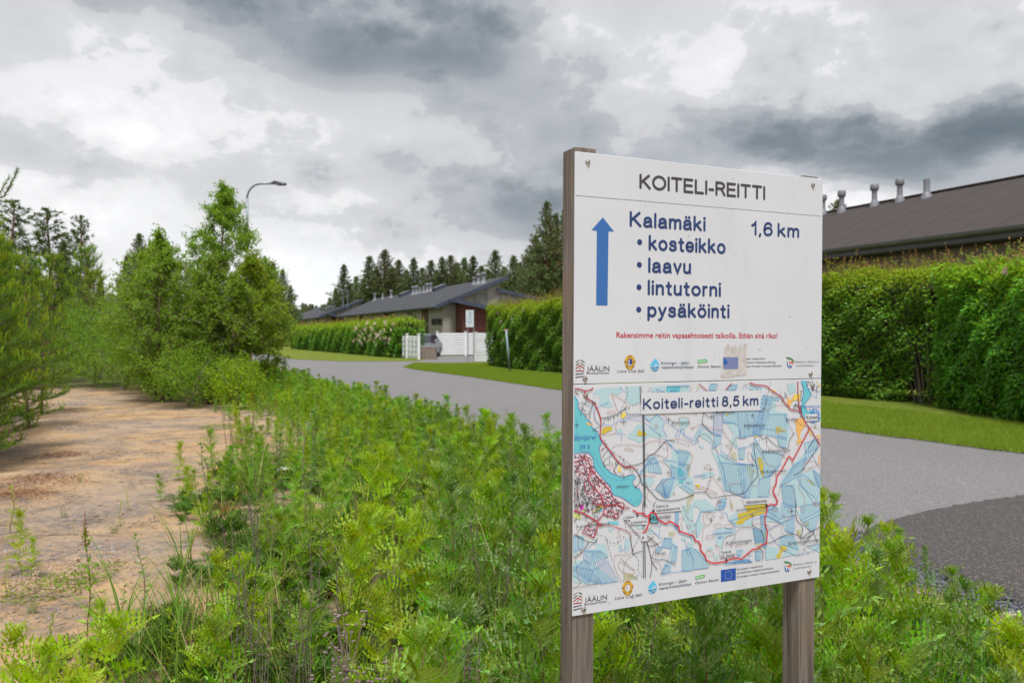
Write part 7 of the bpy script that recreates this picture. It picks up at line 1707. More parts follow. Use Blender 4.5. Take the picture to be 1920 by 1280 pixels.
# ------------------------------------------------------------------ hedges
def hedge(path, h, depth, n, leafL, label, flowers=0, fl_mat='petal', tips=400, gap=None, hs=None, fl_zone=None):
    """path: front foot line; the hedge stands to its right-hand side (away from the road)"""
    path = [Vector((a, c, 0)) for a, c in path]
    o = thing('hedge', label, 'hedge', tuple(path[0]))
    O = np.array([path[0].x, path[0].y, 0])
    seg = [(b_ - a).length for a, b_ in zip(path, path[1:])]; L = sum(seg); cs = np.concatenate([[0], np.cumsum(seg)])
    px_ = np.array([p.x for p in path]); py_ = np.array([p.y for p in path])
    def pos(s): return np.stack([np.interp(s, cs, px_), np.interp(s, cs, py_)], 1)
    d_ = (path[-1] - path[0]).normalized(); inn = np.array([-d_.y, d_.x]) ; 
    if inn[0] < 0: inn = -inn
    dn = np.array([d_.x, d_.y])
    def bul(s, z): return .13 * np.sin(s * 1.1 + 1.3 * np.sin(z * 1.3)) + .07 * np.sin(s * 2.9 + z * 3.7) + .045 * np.sin(s * 5.3 - z * 7.3) - .10 * np.sin(np.clip(z / h, 0, 1) * PI) 
    def top(s): return h * (1 if hs is None else np.interp(s, [0, L], hs)) + .07 * np.sin(s * 2.3) + .05 * np.sin(s * 5.9 + 1)
    def pts(n, face):
        s = rng.random(n) * L; z = (.02 + .98 * rng.random(n)) * top(s); q = np.zeros(n)
        if face == 'front': q = bul(s, z) + rng.exponential(.09, n) + .22 * np.clip((z / top(s) - .86) / .14, 0, 1) ** 2; out = np.tile(np.append(-inn, .25), (n, 1))
        elif face == 'back': q = depth - bul(s + 5, z) - rng.exponential(.07, n); out = np.tile(np.append(inn, .25), (n, 1))
        elif face == 'top': q = rng.random(n) * depth; z = top(s) - rng.exponential(.09, n) - .25 * (np.abs(q / depth - .5) * 2) ** 4 + .05 * np.sin(q * 7 + s * 3); out = np.tile([0, 0, 1.], (n, 1))
        else:
            e = rng.random(n) < .5; s = np.where(e, rng.exponential(.10, n) + bul(z, z) , L - rng.exponential(.10, n) - bul(z + 2, z)); q = rng.random(n) * depth
            out = np.where(e[:, None], np.append(-dn, .2), np.append(dn, .2))
        if gap is not None and face in ('front',):
            g0, gw, gzz = gap; inside = (np.abs(s - g0) < gw * (1.1 - z / gzz)) & (z < gzz); q = np.where(inside, q + .5 + .3 * rng.random(n), q)
        xy = pos(np.clip(s, 0, L)) + inn * q[:, None] + dn * (s - np.clip(s, 0, L))[:, None]
        return np.column_stack([xy, z]), out, s, z
    acc = Acc(); A_f, A_t, A_e = L * h, L * depth * .9, 2 * depth * h
    for face, ar in (('front', A_f * 1.15), ('top', A_t), ('end', A_e * 1.2), ('back', A_f * .35)):
        m_ = int(n * ar / (A_f * 1.5 + A_t + A_e * 1.2)); P, out, s, z = pts(m_, face)
        Dv = unit(out * .7 + rng.normal(size=(m_, 3)) * .7 + [0, 0, -.12])
        V, T = leaves4(P - O, Dv, rng.uniform(.7, 1.2, m_) * leafL, rng.uniform(.55, .75, m_) * leafL, .14, out * 1.6 + [0, 0, .9])
        rel = z - top(s); fr = rng.random(m_)
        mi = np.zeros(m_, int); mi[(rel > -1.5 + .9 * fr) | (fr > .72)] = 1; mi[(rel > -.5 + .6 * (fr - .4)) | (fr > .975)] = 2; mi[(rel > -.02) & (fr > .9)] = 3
        acc.V.append(V); acc.T.append(T + acc.n); acc.n += len(V); acc.M.append(np.repeat(mi, 4))
    # new shoots standing up out of the top
    tb_ = MB(); s = rng.random(tips) * L; q = rng.random(tips) * depth; z0 = top(s) - .12
    xy = pos(s) + inn * q[:, None]
    for k in range(tips):
        hh = .12 + .34 * rng.random() ** 2.2; p0 = Vector((xy[k, 0], xy[k, 1], z0[k])) - Vector(O); p1 = p0 + Vector((rng.normal() * .03, rng.normal() * .03, hh + .12)); tb_.tube([p0, p1], [.004, .002], 3, cap=False)
        nl = 9; tq = .3 + .7 * rng.random(nl); P = np.array([tuple(p0.lerp(p1, t)) for t in tq]); Dv = unit(rng.normal(size=(nl, 3)) + [0, 0, .8]); V, T = leaves2(P, Dv, leafL * .62, leafL * .26)
        mi = np.repeat(np.where((tq > .72) & (rng.random(nl) < .7), 3, 2), 2); acc.V.append(V); acc.T.append(T + acc.n); acc.n += len(V); acc.M.append(mi)
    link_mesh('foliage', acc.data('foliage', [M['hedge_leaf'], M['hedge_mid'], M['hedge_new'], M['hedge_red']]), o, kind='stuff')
    link_mesh('shoots', tb_.data('shoots', [M['stem_red']]), o, kind='stuff')
    # solid core added against see-through; inner shade painted into its dark twig colour
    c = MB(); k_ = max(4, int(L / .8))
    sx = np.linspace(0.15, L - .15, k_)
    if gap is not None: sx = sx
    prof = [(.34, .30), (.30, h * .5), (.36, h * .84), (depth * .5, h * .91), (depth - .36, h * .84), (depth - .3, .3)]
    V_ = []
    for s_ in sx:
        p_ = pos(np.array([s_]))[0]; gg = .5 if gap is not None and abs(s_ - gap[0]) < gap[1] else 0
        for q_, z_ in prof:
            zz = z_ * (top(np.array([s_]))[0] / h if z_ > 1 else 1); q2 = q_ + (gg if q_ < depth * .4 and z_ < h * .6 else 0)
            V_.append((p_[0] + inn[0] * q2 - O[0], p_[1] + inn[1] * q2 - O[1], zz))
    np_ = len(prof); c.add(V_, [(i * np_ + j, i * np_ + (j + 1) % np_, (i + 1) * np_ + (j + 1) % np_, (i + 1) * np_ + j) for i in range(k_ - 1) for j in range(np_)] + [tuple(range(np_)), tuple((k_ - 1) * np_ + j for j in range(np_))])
    link_mesh('inner_core', c.data('inner_core', [M['hedge_core']]), o)
    # stems
    b = MB(); rs_ = random.Random(int(L * 10))
    for k in range(int(L * 3.2)):
        s_ = rs_.random() * L; p_ = pos(np.array([s_]))[0]; q_ = rs_.uniform(.25, .6); a0 = Vector((p_[0] + inn[0] * q_, p_[1] + inn[1] * q_, 0)) - Vector(O); b.tube([a0, a0 + Vector((rs_.uniform(-.15, .15), rs_.uniform(-.15, .15), .7)), a0 + Vector((rs_.uniform(-.35, .35) - inn[0] * .1, rs_.uniform(-.3, .3) - inn[1] * .1, 1.5))], [.02, .014, .008], 5, cap=False)
    if gap is not None:
        for k in range(16):
            s_ = gap[0] + rs_.uniform(-.35, .35); p_ = pos(np.array([s_]))[0]; a0 = Vector((p_[0] + inn[0] * .35, p_[1] + inn[1] * .35, 0)) - Vector(O)
            b.tube([a0, a0 + Vector((dn[0] * (s_ - gap[0]) * .6, dn[1] * (s_ - gap[0]) * .6, .8)), a0 + Vector((dn[0] * (s_ - gap[0]) * 2.2, dn[1] * (s_ - gap[0]) * 2.2, 1.7))], [.02, .015, .008], 5, cap=False)
    link_mesh('stems', b.data('stems', [M['twig']]), o, kind='stuff')
    if flowers:
        a = Acc()
        for k in range(flowers):
            s_ = np.array([rng.uniform(*(fl_zone or (0, L)))]); z_ = top(s_) * rng.uniform(.35, .97); p_ = np.append(pos(s_)[0] - inn * (.04 - bul(s_, z_)[0]), z_[0]) - O
            nn_ = 30; d = rnd_dir(nn_) * [.03, .03, .06] * (leafL / .1); a.add(leaves2(p_ + d, rnd_dir(nn_), leafL * .45, leafL * .4))
        link_mesh('blossom', a.data('blossom', [M[fl_mat]]), o, kind='stuff')
    return o
hA = [on_ground(914, 686, .045), on_ground(1049, 699, .045), on_ground(1545, 741, .045), on_ground(1752, 758, .045)]
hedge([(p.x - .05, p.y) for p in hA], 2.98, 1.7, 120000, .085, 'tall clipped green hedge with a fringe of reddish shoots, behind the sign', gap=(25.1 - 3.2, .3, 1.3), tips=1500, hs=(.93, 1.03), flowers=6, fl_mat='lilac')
hB = [on_ground(1752, 764, .045), on_ground(1920, 793, .045)]
dB = (hB[1] - hB[0]).normalized(); hB2 = hB[0] + dB * 8.5
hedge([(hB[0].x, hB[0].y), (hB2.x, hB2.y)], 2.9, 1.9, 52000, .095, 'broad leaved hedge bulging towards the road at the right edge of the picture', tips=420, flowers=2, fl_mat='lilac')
hC = [on_ground(740.5, 671, .045), on_ground(545, 653.5, .045)]
hedge([(hC[0].x, hC[0].y), ((hC[0].x * .55 + hC[1].x * .45), (hC[0].y * .55 + hC[1].y * .45)), (hC[1].x, hC[1].y)], 2.3, 1.9, 34000, .15, 'long low hedge with pale blossom at its right end, left of the short white fence', tips=700, hs=(1.03, .92), flowers=85, fl_zone=(0, 8.5))
# dark shrub in front of the terrace door
def shrub(x, y, r_, h, n, leafL, label, mats=('hedge_leaf', 'hedge_mid'), name='shrub', stemmat='twig', base=.05):
    o = thing(name, label, 'shrub', (x, y, gz(x, y)))
    d = rnd_dir(n); q = rng.random(n) ** .45; P = d * q[:, None] * [r_, r_, h / 2] * (1 + .18 * np.sin(d[:, :1] * 7 + d[:, 1:2] * 5 + d[:, 2:] * 6)) + [0, 0, h / 2 + base]; P[:, 2] = np.maximum(P[:, 2], .03)
    a = Acc(); V, T = leaves4(P, unit(d * .5 + rng.normal(size=(n, 3)) * .7), rng.uniform(.7, 1.2, n) * leafL, leafL * .5, .12, np.array([0, 0, 1.0])); mi = np.repeat((rng.random(n) < .45 + .3 * d[:, 2]).astype(int), 4); a.V.append(V); a.T.append(T); a.M.append(mi); a.n = len(V)
    link_mesh('foliage', a.data('foliage', [M[m] for m in mats]), o, kind='stuff')
    b = MB(); rs_ = random.Random(int(abs(x * 100)))
    for k in range(9):
        t_ = rs_.uniform(0, 6.28); b.tube([(0, 0, 0), (r_ * .25 * math.cos(t_), r_ * .25 * math.sin(t_), h * .4), (r_ * .7 * math.cos(t_), r_ * .7 * math.sin(t_), h * rs_.uniform(.6, .9))], [.02, .013, .005], 5, cap=False)
    link_mesh('stems', b.data('stems', [M[stemmat]]), o); return o
shrub(-7.9, 54.5, 1.25, 2.5, 5200, .14, 'dark green shrub between the blossoming hedge and the glass door')
shrub(-6.9, 17.0, .9, 1.3, 5200, .055, 'bushy green willow at the back corner of the sand, under the birches', ('alder_leaf', 'birch_leaf'))
shrub(-5.75, 16.6, .6, 1.1, 4500, .05, 'pale green bush beside the willow, where the verge begins', ('fresh', 'birch_leaf'))
shrub(-8.0, 18.6, .8, 1.2, 3800, .05, 'low green bush left of the willow at the back of the sand', ('birch_leaf', 'alder_leaf'))
shrub(-9.6, 22.2, 1.3, 2.0, 7000, .06, 'dark leafy shrub at the back of the sand, in the middle of the row', ('alder_leaf', 'hedge_mid'))
shrub(-12.0, 23.0, 1.5, 2.5, 8000, .06, 'dark leafy shrub at the back of the sand, left in the row', ('alder_leaf', 'hedge_mid'))

# ------------------------------------------------------------------ broad-leaved trees
def leafy_tree(x, y, h, r_, n, leafL, label, mats, barkm='birch', lean=(0, 0), low=.12, seed=1, name='birch_tree', stems=1, tk=.75, wob=.2):
    o = thing(name, label, 'tree', (x, y, gz(x, y))); rs_ = random.Random(seed); tb = MB(); br = MB(); tips_ = []
    for st_ in range(stems):
        ox, oy = (rs_.uniform(-.25, .25), rs_.uniform(-.25, .25)) if st_ else (0, 0); hh = h * (1 if st_ == 0 else rs_.uniform(.7, .9)); lx, ly = (lean if st_ == 0 else (rs_.uniform(-.6, .6), rs_.uniform(-.5, .5)))
        def tp(t): return Vector((ox + lx * t ** 1.3 + wob * .3 * math.sin(t * 5 + seed), oy + ly * t ** 1.3 + wob * .3 * math.cos(t * 4 + seed), hh * t))
        tb.tube([tp(k / 10) for k in range(11)], [.045 * (h / 4.5) * (1.05 - .98 * k / 10) + .004 for k in range(11)], 7)
        nb = int(34 * h / 4.5 * (1.5 if tk > .8 else 1))
        for k in range(nb):
            t = low + (.97 - low) * (k + rs_.random()) / nb; env = max(.10, math.sin(PI * min(1, (t - low) / (1 - low) * .80 + .22)) ** 1.0) * (1.0 if t < tk else 1.0 - (t - tk) * .65 / (1 - tk))
            a = k * 2.4 + rs_.uniform(-.4, .4); ln = r_ * env * rs_.uniform(.65, 1.15); up_ = rs_.uniform(.35, .9); p0 = tp(t)
            d = Vector((math.cos(a), math.sin(a), up_)).normalized()
            p1 = p0 + d * ln * .55; p2 = p0 + d * ln + UP * (-.10 * ln + rs_.uniform(-.05, .12)); br.tube([p0, p1, p2], [.012 * (h / 4.5), .008, .003], 4, cap=False)
            for j in range(7):
                q = rs_.uniform(.3, 1.0); c = p0.lerp(p2, q); e = c + Vector((rs_.gauss(0, 1), rs_.gauss(0, 1), rs_.gauss(.25, .7))) * (.16 * ln + .10); tips_.append((c, e)); br.tube([c, e], [.003, .0015], 3, cap=False)
        for j in range(8): c = tp(.9 + .1 * j / 8); tips_.append((c, c + Vector((rs_.gauss(0, .1), rs_.gauss(0, .1), .18))))
    m_ = len(tips_); per = n // m_; A1 = np.array([tuple(a) for a, _ in tips_]); B1 = np.array([tuple(b_) for _, b_ in tips_]); i_ = rng.integers(0, m_, n); t = rng.random(n)[:, None] ** .8 * 1.1
    P = A1[i_] * (1 - t) + B1[i_] * t + rng.normal(size=(n, 3)) * .045
    d = unit(unit(B1[i_] - A1[i_]) * .5 + rng.normal(size=(n, 3)) * .7 + [0, 0, -.25])
    V, T = leaves4(P, d, rng.uniform(.65, 1.2, n) * leafL, leafL * .66, .1, np.array([0, 0, .7])); mi = np.repeat((rng.random(n) < .3).astype(int), 4)
    a = Acc(); a.V.append(V); a.T.append(T); a.M.append(mi); a.n = len(V)
    link_mesh('trunk', tb.data('trunk', [M[barkm]], smooth=True), o); link_mesh('branches', br.data('branches', [M['twig']]), o, kind='stuff')
    link_mesh('crown', a.data('crown', [M[m] for m in mats]), o, kind='stuff'); return o
leafy_tree(-7.2, 19.2, 5.1, 1.4, 32000, .055, 'tallest young birch with an airy pointed top, left of the street lamp', ('birch_leaf', 'alder_leaf'), 'bark_y', lean=(.25, 0), low=.10, seed=3, tk=.84)
leafy_tree(-6.15, 18.6, 3.4, .85, 9000, .06, 'slim birch with a pale bare stem standing nearest the road', ('birch_leaf', 'fresh'), 'birch', lean=(.12, 0), low=.28, seed=5)
leafy_tree(-8.15, 18.4, 3.9, 1.4, 17000, .068, 'rounded alder with several stems, left of the tallest birch', ('alder_leaf', 'birch_leaf'), 'bark_y', seed=8, name='alder_tree', stems=3, low=.05)
leafy_tree(-6.8, 18.0, 3.3, 1.3, 16000, .068, 'full leafy alder in front of the tallest birch', ('alder_leaf', 'birch_leaf'), 'bark_y', seed=11, name='alder_tree', stems=3, low=.05)
leafy_tree(-9.4, 20.5, 3.5, 1.2, 11000, .065, 'young birch with a thin top in the gap between alder and pines', ('birch_leaf', 'alder_leaf'), 'bark_y', seed=14, low=.08)
leafy_tree(-6.3, 20.6, 3.3, .8, 9000, .06, 'small birch behind the pale stemmed one', ('birch_leaf', 'alder_leaf'), 'bark_y', seed=17, low=.1)

# ------------------------------------------------------------------ young pines
def young_pine(h, r_, seed, fine=1.0, crown0=.18):
    rs_ = random.Random(seed); r2 = np.random.default_rng(seed); tb = MB(); br = MB(); sh = []; cd = []
    tb.tube([(0.03 * math.sin(k), .03 * math.cos(k * 1.3), h * k / 8) for k in range(9)], [.030 * (1.08 - k / 8) * h / 3.2 + .006 for k in range(9)], 7)
    z = h * crown0; wi = 0
    while z < h * .97:
        t = (z - h * crown0) / (h * (1 - crown0)); env = (1 - t) ** .72 * (.55 + .45 * min(1, t * 5)); nb = rs_.randint(5, 7)
        for k in range(nb):
            a = 6.28 * k / nb + wi * .7 + rs_.uniform(-.2, .2); ln = r_ * env * rs_.uniform(.7, 1.1) + .10; up_ = .12 + .9 * t + rs_.uniform(-.1, .1)
            p0 = Vector((0, 0, z)); d = Vector((math.cos(a), math.sin(a), up_)).normalized(); p1 = p0 + d * ln * .5; p2 = p0 + d * ln + UP * .12 * ln
            br.tube([p0, p1, p2], [.013, .009, .004], 4, cap=False)
            ns = max(3, int(ln / .13))
            for j in range(ns):
                q = (.30 + .70 * (j + .5) / ns); c = p0.lerp(p1, q * 2) if q < .5 else p1.lerp(p2, q * 2 - 1)
                for sg in (-1, 1):
                    sd = Vector((-math.sin(a), math.cos(a), 0)) * sg; e = c + (d * .8 + sd * rs_.uniform(.5, 1.0) + UP * rs_.uniform(.05, .45)).normalized() * rs_.uniform(.10, .22) * (1.25 - .5 * q); sh.append((c, e))
                    if rs_.random() < .16 + .30 * t: cd.append((e, e + Vector((rs_.gauss(0, .02), rs_.gauss(0, .02), rs_.uniform(.06, .15)))))
            sh.append((p1, p2)); cd.append((p2, p2 + (UP + d * .3).normalized() * rs_.uniform(.12, .24)))
            for _ in range(3): cd.append((p2, p2 + Vector((rs_.gauss(0, .04), rs_.gauss(0, .04), rs_.uniform(.06, .14)))))
        z += h * .085 * rs_.uniform(.85, 1.15); wi += 1
    top = Vector((0, 0, h)); cd.append((top - UP * .3, top + UP * .12))
    for k in range(5): cd.append((top - UP * .12, top + Vector((.09 * math.cos(k * 1.25), .09 * math.sin(k * 1.25), .05))))
    a = Acc()
    def brush(segs, per, nl, wd, mi, spread):
        A1 = np.array([tuple(s[0]) for s in segs]); B1 = np.array([tuple(s[1]) for s in segs]); m_ = len(segs); i_ = np.repeat(np.arange(m_), per); n = len(i_); t = r2.random(n)[:, None]
        dd = unit(B1[i_] - A1[i_]); rad = unit(np.cross(dd, r2.normal(size=(n, 3)))); P = A1[i_] * (1 - t) + B1[i_] * t
        a.add(blades(P, unit(dd * 1.0 + rad * spread), r2.uniform(.75, 1.15, n) * nl, wd), mi)
    brush(sh, int(46 * fine), .060, .0052 / fine ** .5, 0, 1.05); brush(cd, int(34 * fine), .030, .0065 / fine ** .5, 1, .42)
    b = MB()
    for c, e in cd: b.tube([c, e], [.0045, .003], 3, cap=False)
    a.add_mb(b, 1)
    return (tb.data('trunk', [M['bark_y']], smooth=True), br.data('branches', [M['bark_y']]), a.data('crown', [M['needle_y'], M['candle']]))
YP = [young_pine(3.2, .85, 1, .85, .07), young_pine(3.3, .75, 2, .85, .05), young_pine(3.0, .9, 3, .85, .10)]
YPF = [young_pine(3.2, 1.05, 5, .55, .08), young_pine(3.2, .95, 6, .55, .08)]
def put_pine(ds, x, y, s_, rz, label, name='young_pine', group=None):
    o = thing(name, label, 'tree', (x, y, gz(x, y)), group, rz); o.scale = (s_, s_, s_)
    for nm, me in zip(('trunk', 'branches', 'crown'), ds):
        q = bpy.data.objects.new(nm, me); COL.objects.link(q); q.parent = o
        if nm != 'trunk': q['kind'] = 'stuff'
    return o
pines = [(-5.95, 9.0, 1.02, 'young pine at the very left edge, nearest to the camera'), (-6.15, 9.75, .93, 'young pine just behind the nearest one'), (-6.5, 10.5, .98, 'young pine with its bare stem standing at the edge of the sand'), (-7.0, 10.0, 1.08, 'young pine half out of the picture behind the front pair'),
         (-7.5, 11.6, 1.02, 'bright topped young pine in the middle of the left clump'), (-8.3, 12.4, 1.08, 'young pine at the far left behind the clump'), (-7.75, 13.2, .95, 'young pine with low branches reaching over the sand'), (-9.0, 14.2, 1.12, 'tall young pine at the back of the left clump'), (-8.9, 15.6, .92, 'last young pine of the left clump, towards the shrubs'), (-10.2, 15.2, 1.1, 'young pine behind the back of the left clump'), (-6.75, 8.9, 1.0, 'young pine standing outside the left edge')]
for k, (x, y, s_, lb_) in enumerate(pines): put_pine(YP[k % 3], x - .3, y, s_ * .94, k * 1.9, lb_)
# a taller pine whose branch tip reaches in from the left
tp_ = put_pine(YP[1], -6.5, 8.35, 1.1, .9, 'taller pine with an upturned branch tip against the sky at the left edge')
e1 = at(-60, 392, 8.3); e2 = at(8, 368, 8.3); e3 = at(34, 318, 8.3); o_ = tp_.location.copy()
tp_.rotation_euler = (0, 0, 0); tp_.scale = (1, 1, 1); o_ = Vector(tp_.location)
b = MB(); b.tube([Vector((0, 0, 2.45)), e1 - o_, e2 - o_, e3 - o_], [.016, .012, .008, .004], 5); tb_ = Acc()
segs = [(e1, e2), (e2, e3), (e2, e3), (e1.lerp(e2, .6), at(22, 378, 8.3)), (e1.lerp(e2, .3), at(-20, 350, 8.25)), (e1.lerp(e2, .8), at(18, 330, 8.35))]
for s0_, s1_ in segs:
    b.tube([s0_ - o_, s1_ - o_], .004, 3, cap=False); n = 90; t = rng.random(n)[:, None]; A1 = np.array(tuple(s0_ - o_)); B1 = np.array(tuple(s1_ - o_)); dd = np.tile(unit((B1 - A1)[None]), (n, 1)); rad = unit(np.cross(dd, rng.normal(size=(n, 3))))
    tb_.add(blades(A1 * (1 - t) + B1 * t, unit(dd + rad * .9), .055, .0055))
link_mesh('branch', b.data('branch', [M['bark_y']]), tp_); link_mesh('needles', tb_.data('needles', [M['needle_y']]), tp_, kind='stuff')
back = [(-12.6, 24.0, 1.05), (-14.4, 25.0, 1.25), (-11.0, 24.5, .95), (-13.2, 28.0, 1.35), (-10.2, 22.6, 1.15), (-15.8, 23.8, 1.3), (-17.2, 26.5, 1.45), (-9.0, 22.0, 1.1), (-16.5, 31.0, 1.5), (-12.0, 27.0, 1.45), (-18.8, 29.0, 1.6), (-8.5, 23.4, 1.1), (-14.0, 21.6, 1.0), (-20, 27, 1.5), (-10.8, 29.5, 1.3), (-13.7, 32, 1.55)]
pos_w = ['small, at the back of the sand left of centre', 'in the second row behind the sand', 'behind the dark shrubs in the middle', 'rising in the gap right of the lone tall pine', 'just left of the birches', 'behind the left clump, near row', 'behind the left clump, middle row', 'half hidden by the alder', 'far back on the left', 'behind the shrubs, third row', 'far back at the left edge', 'behind the tallest birch', 'low, beside the left clump', 'farthest left in the back row', 'behind the birches, towards the lamp', 'deep in the gap between the clumps']
for k, (x, y, s_) in enumerate(back): put_pine(YPF[k % 2], x, y, s_, k * 1.3, 'green pine ' + pos_w[k])

# ------------------------------------------------------------------ grown conifers
def conifer(h, r_, seed, crown0, k_br, tri, mat, taper=.8, droop=.0, clump=.5, barkm='bark', thin=1.0):
    rs_ = random.Random(seed); r2 = np.random.default_rng(seed); tb = MB(); br = MB(); C = []
    tb.tube([(.08 * math.sin(k * .9 + seed), .08 * math.cos(k * .8), h * k / 8) for k in range(9)], [h * .0125 * (1.08 - k / 8) + .015 for k in range(9)], 7)
    for k in range(k_br):
        t = (k + rs_.random()) / k_br; z = h * (crown0 + (1 - crown0) * t * .985); env = (1 - t) ** taper * (.5 + .5 * min(1, t * 4)); a = k * 2.4 + rs_.uniform(-.5, .5)
        ln = r_ * env * rs_.uniform(.45, 1.25) + .15; d = Vector((math.cos(a), math.sin(a), (.12 + .55 * t) - droop * (1 - t)))
        p0 = Vector((0, 0, z)); p2 = p0 + d * ln; br.tube([p0, p2], [h * .0028, .012], 3, cap=False)
        n_ = max(2, int(ln / .30 * thin))
        for j in range(n_):
            q = .25 + .8 * (j + .5) / n_; C.append((*(p0.lerp(p2, q) + Vector((rs_.gauss(0, .12), rs_.gauss(0, .12), rs_.gauss(.03, .08))) * (.3 + ln * .4)), .45 + .6 * (1 - t)))
    for k in range(4): C.append((0, 0, h * (1 - .012 * k), .35))
    C = np.array(C); per = tri; sz = np.repeat(C[:, 3], per); P = np.repeat(C[:, :3], per, 0); n = len(P)
    outd = P * [1, 1, 0]; d = unit(unit(outd + 1e-6) * .55 + r2.normal(size=(n, 3)) * .75 + [0, 0, .28])
    V, T = blades(P + r2.normal(size=(n, 3)) * .10 * sz[:, None], d, r2.uniform(.22, .48, n) * clump * 2 * sz, .085 * clump * 2 * (.5 + .5 * sz))
    a = Acc(); a.add((V, T), 0); crown = a.data('crown', [M[mat]])
    tm_ = tb.data('trunk', [M[barkm]], smooth=True)
    return (tm_, br.data('branches', [M[barkm]]), crown)
CF = [conifer(12, 3.0, 1, .08, 260, 14, 'needle_far', 1.0, clump=.5), conifer(12, 3.0, 2, .2, 230, 14, 'needle_far', .95, barkm='bark_red', clump=.5), conifer(12, 2.8, 3, .05, 290, 13, 'needle_far', 1.05, .12, clump=.5), conifer(12, 3.0, 4, .06, 260, 14, 'needle_far2', 1.0, clump=.5),
      conifer(12, 3.0, 5, .3, 200, 15, 'needle_far', .8, barkm='bark_red', clump=.5), conifer(12, 2.8, 6, .05, 280, 13, 'needle_far2', 1.1, clump=.5)]
LONE = conifer(10.3, 1.5, 9, .36, 62, 18, 'needle', .5, barkm='bark', thin=1.2, clump=.5)
def tree_at(px, top_py, Y, kind, label, name='conifer', sx=1.0, group=None, ds=None, H=12.0):
    p = at(px, 623, Y); h = at(px, top_py, Y).z; o = thing(name, label, 'tree', (p.x, p.y, 0), group, px * .7)
    s_ = h / H; o.scale = (s_ * sx, s_ * sx, s_)
    for nm, me in zip(('trunk', 'branches', 'crown'), ds or CF[kind]):
        q = bpy.data.objects.new(nm, me); COL.objects.link(q); q.parent = o
        if nm != 'trunk': q['kind'] = 'stuff'
    return o
tree_at(152, 405, 60, 0, 'lone tall pine with bare lower trunk and open crown against the sky', 'pine_tree', ds=LONE, H=10.3)
tree_at(92, 392, 44, 0, 'tall dark pine with a broad top above the left clump', 'pine_tree', ds=LONE, H=10.3, sx=1.5)
tree_at(25, 376, 46, 0, 'tall pine behind the left clump, close to the edge of the picture', 'pine_tree', ds=LONE, H=10.3, sx=1.3)
tree_at(262, 438, 33, 1, 'dark pine top sticking out between the gap and the birches', 'pine_tree')
tree_at(238, 480, 38, 3, 'green pine right of the gap in the trees', 'pine_tree'); tree_at(190, 520, 50, 5, 'green spruce low in the gap right of the lone pine', 'spruce_tree'); tree_at(165, 500, 42, 3, 'spruce at the foot of the lone tall pine', 'spruce_tree'); tree_at(120, 450, 48, 2, 'dark spruce left of the lone tall pine', 'spruce_tree')
for px, tp_, Y, k, lb_ in [(497, 480, 95, 0, 'pine just right of the birches beyond the bend of the road'), (513, 492, 88, 2, 'dark pine beyond the bend, second from the birches'), (530, 505, 92, 1, 'red stemmed pine beyond the bend'), (545, 535, 98, 2, 'rightmost dark conifer beyond the bend, by the open sky'), (480, 498, 90, 4, 'pine half hidden by the birches beyond the bend'), (460, 505, 85, 1, 'pine behind the slim birch beyond the bend')]:
    tree_at(px, tp_, Y, k, lb_, 'pine_tree', 1.1)
fg = 'conifers of the wood behind the houses'
tops = [(645, 496, 104, 2), (668, 518, 112, 5), (693, 480, 108, 0), (706, 500, 118, 3), (722, 468, 106, 1), (735, 500, 120, 5), (748, 487, 112, 0), (762, 505, 122, 3), (776, 484, 108, 2), (792, 502, 120, 1), (808, 488, 112, 0), (820, 508, 124, 5), (829, 482, 110, 2), (845, 479, 112, 1), (858, 492, 116, 0),
        (871, 483, 114, 3), (887, 480, 110, 2), (903, 498, 118, 1), (915, 505, 122, 5), (929, 469, 108, 0), (945, 500, 118, 2), (963, 479, 104, 3), (975, 492, 110, 1), (988, 480, 102, 0), (1004, 440, 96, 4), (1025, 378, 82, 1), (1042, 400, 84, 0), (1058, 392, 86, 3), (630, 540, 130, 3), (618, 558, 150, 5), (655, 530, 125, 1), (682, 522, 128, 5), (860, 505, 126, 3), (895, 510, 128, 0), (1012, 470, 92, 2), (1035, 440, 90, 5), (1072, 420, 92, 2), (995, 500, 100, 5)]
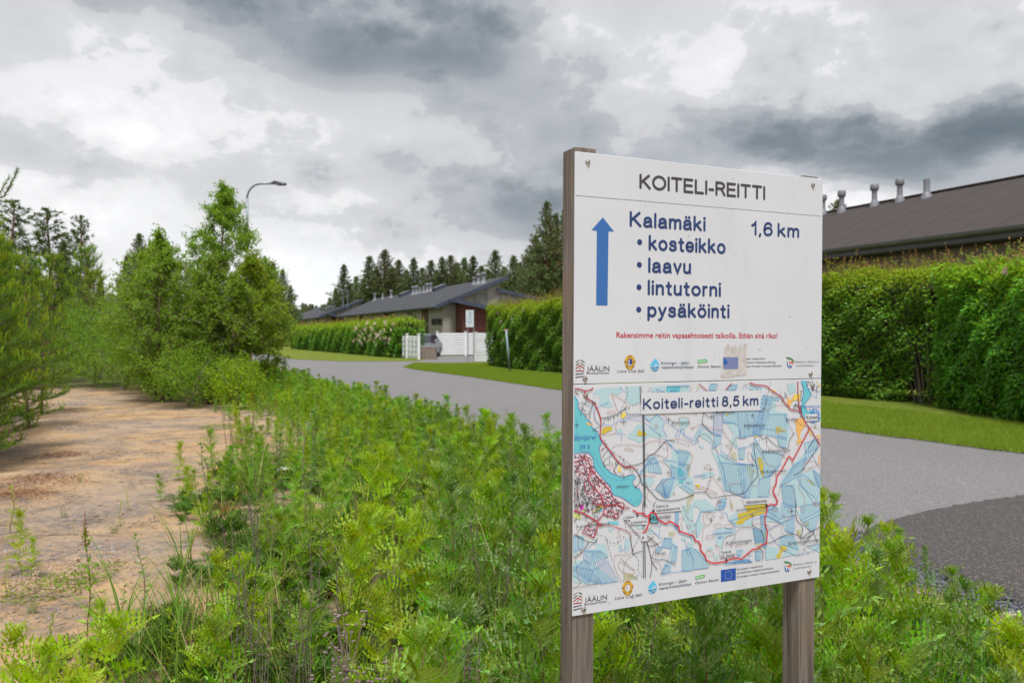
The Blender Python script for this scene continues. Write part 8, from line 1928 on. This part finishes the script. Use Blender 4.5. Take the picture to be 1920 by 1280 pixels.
for px, tp_, Y, k in tops:
    tree_at(px, tp_, Y, k if px not in (1025, 1004) else 1, {1025: 'tallest red stemmed pine right behind the white sign post', 645: 'pointed spruce at the left end of the wood behind the houses'}.get(px, 'dark conifer of the wood rising behind the grey house roof'), 'conifer', 1.45 if px < 990 else .95, fg if px not in (1025, 645) else None)
rw = random.Random(8)
for k in range(16):                       # wood hidden behind the sign and beyond, seen from a step aside
    tree_at(1100 + k * 52, rw.uniform(400, 450), rw.uniform(72, 96), k % 6, 'dark conifer of the wood standing behind the brown roofed house', 'conifer', 1.1, 'conifers behind the brown roofed house')
tree_at(1572, 374, 52, 4, 'treetop peeping over the brown roof beside a roof vent', 'pine_tree')
for k in range(26):
    px = 548 + k * 3.6 + rw.uniform(-3, 3); tree_at(px, rw.uniform(566, 582), rw.uniform(170, 250), k % 6, 'tiny far off conifer where the road disappears', 'conifer', 1.5, 'far conifers at the end of the road')
for k in range(26):
    px = -420 + k * 36 + rw.uniform(-10, 10); tree_at(px, rw.uniform(505, 548), rw.uniform(70, 110), k % 6, 'dark conifer of the wood beyond the young trees on the left', 'conifer', 1.25, 'conifers of the wood on the left')
# flowering shrub and low growth at the bend of the road
shrub(-26.5, 78, 1.8, 2.4, 2400, .22, 'pale blossoming shrub at the far end of the hedge', ('hedge_mid', 'petal'))
shrub(-23.0, 64, 1.6, 1.4, 2000, .2, 'yellow green bush at the bend of the road', ('fresh', 'birch_leaf'))
shrub(-11.2, 31.5, .9, 1.7, 3000, .08, 'light green bush at the road edge below the slim birch', ('fresh', 'birch_leaf'))
shrub(-13.0, 34.0, 1.1, 1.3, 2600, .09, 'low green bush beyond the lamp post', ('birch_leaf', 'fresh'))

for k, (x, y, r_, h) in enumerate([(-13.6, 22.6, 1.2, 1.6), (-15.2, 22.2, 1.3, 1.9), (-10.7, 22.0, 1.1, 1.5), (-8.9, 20.2, 1.0, 1.5), (-14.5, 27.5, 1.6, 2.4), (-12.2, 30.0, 1.7, 2.6), (-17.0, 24.5, 1.5, 2.2)]):
    shrub(x, y, r_, h, 5200, .06, 'dark low shrub at the back of the sand, ' + ['third from the left clump', 'second from the left clump', 'beside the middle', 'under the alder', 'under the lone pine', 'second row in the gap', 'next to the left clump'][k], ('alder_leaf', 'hedge_mid'))
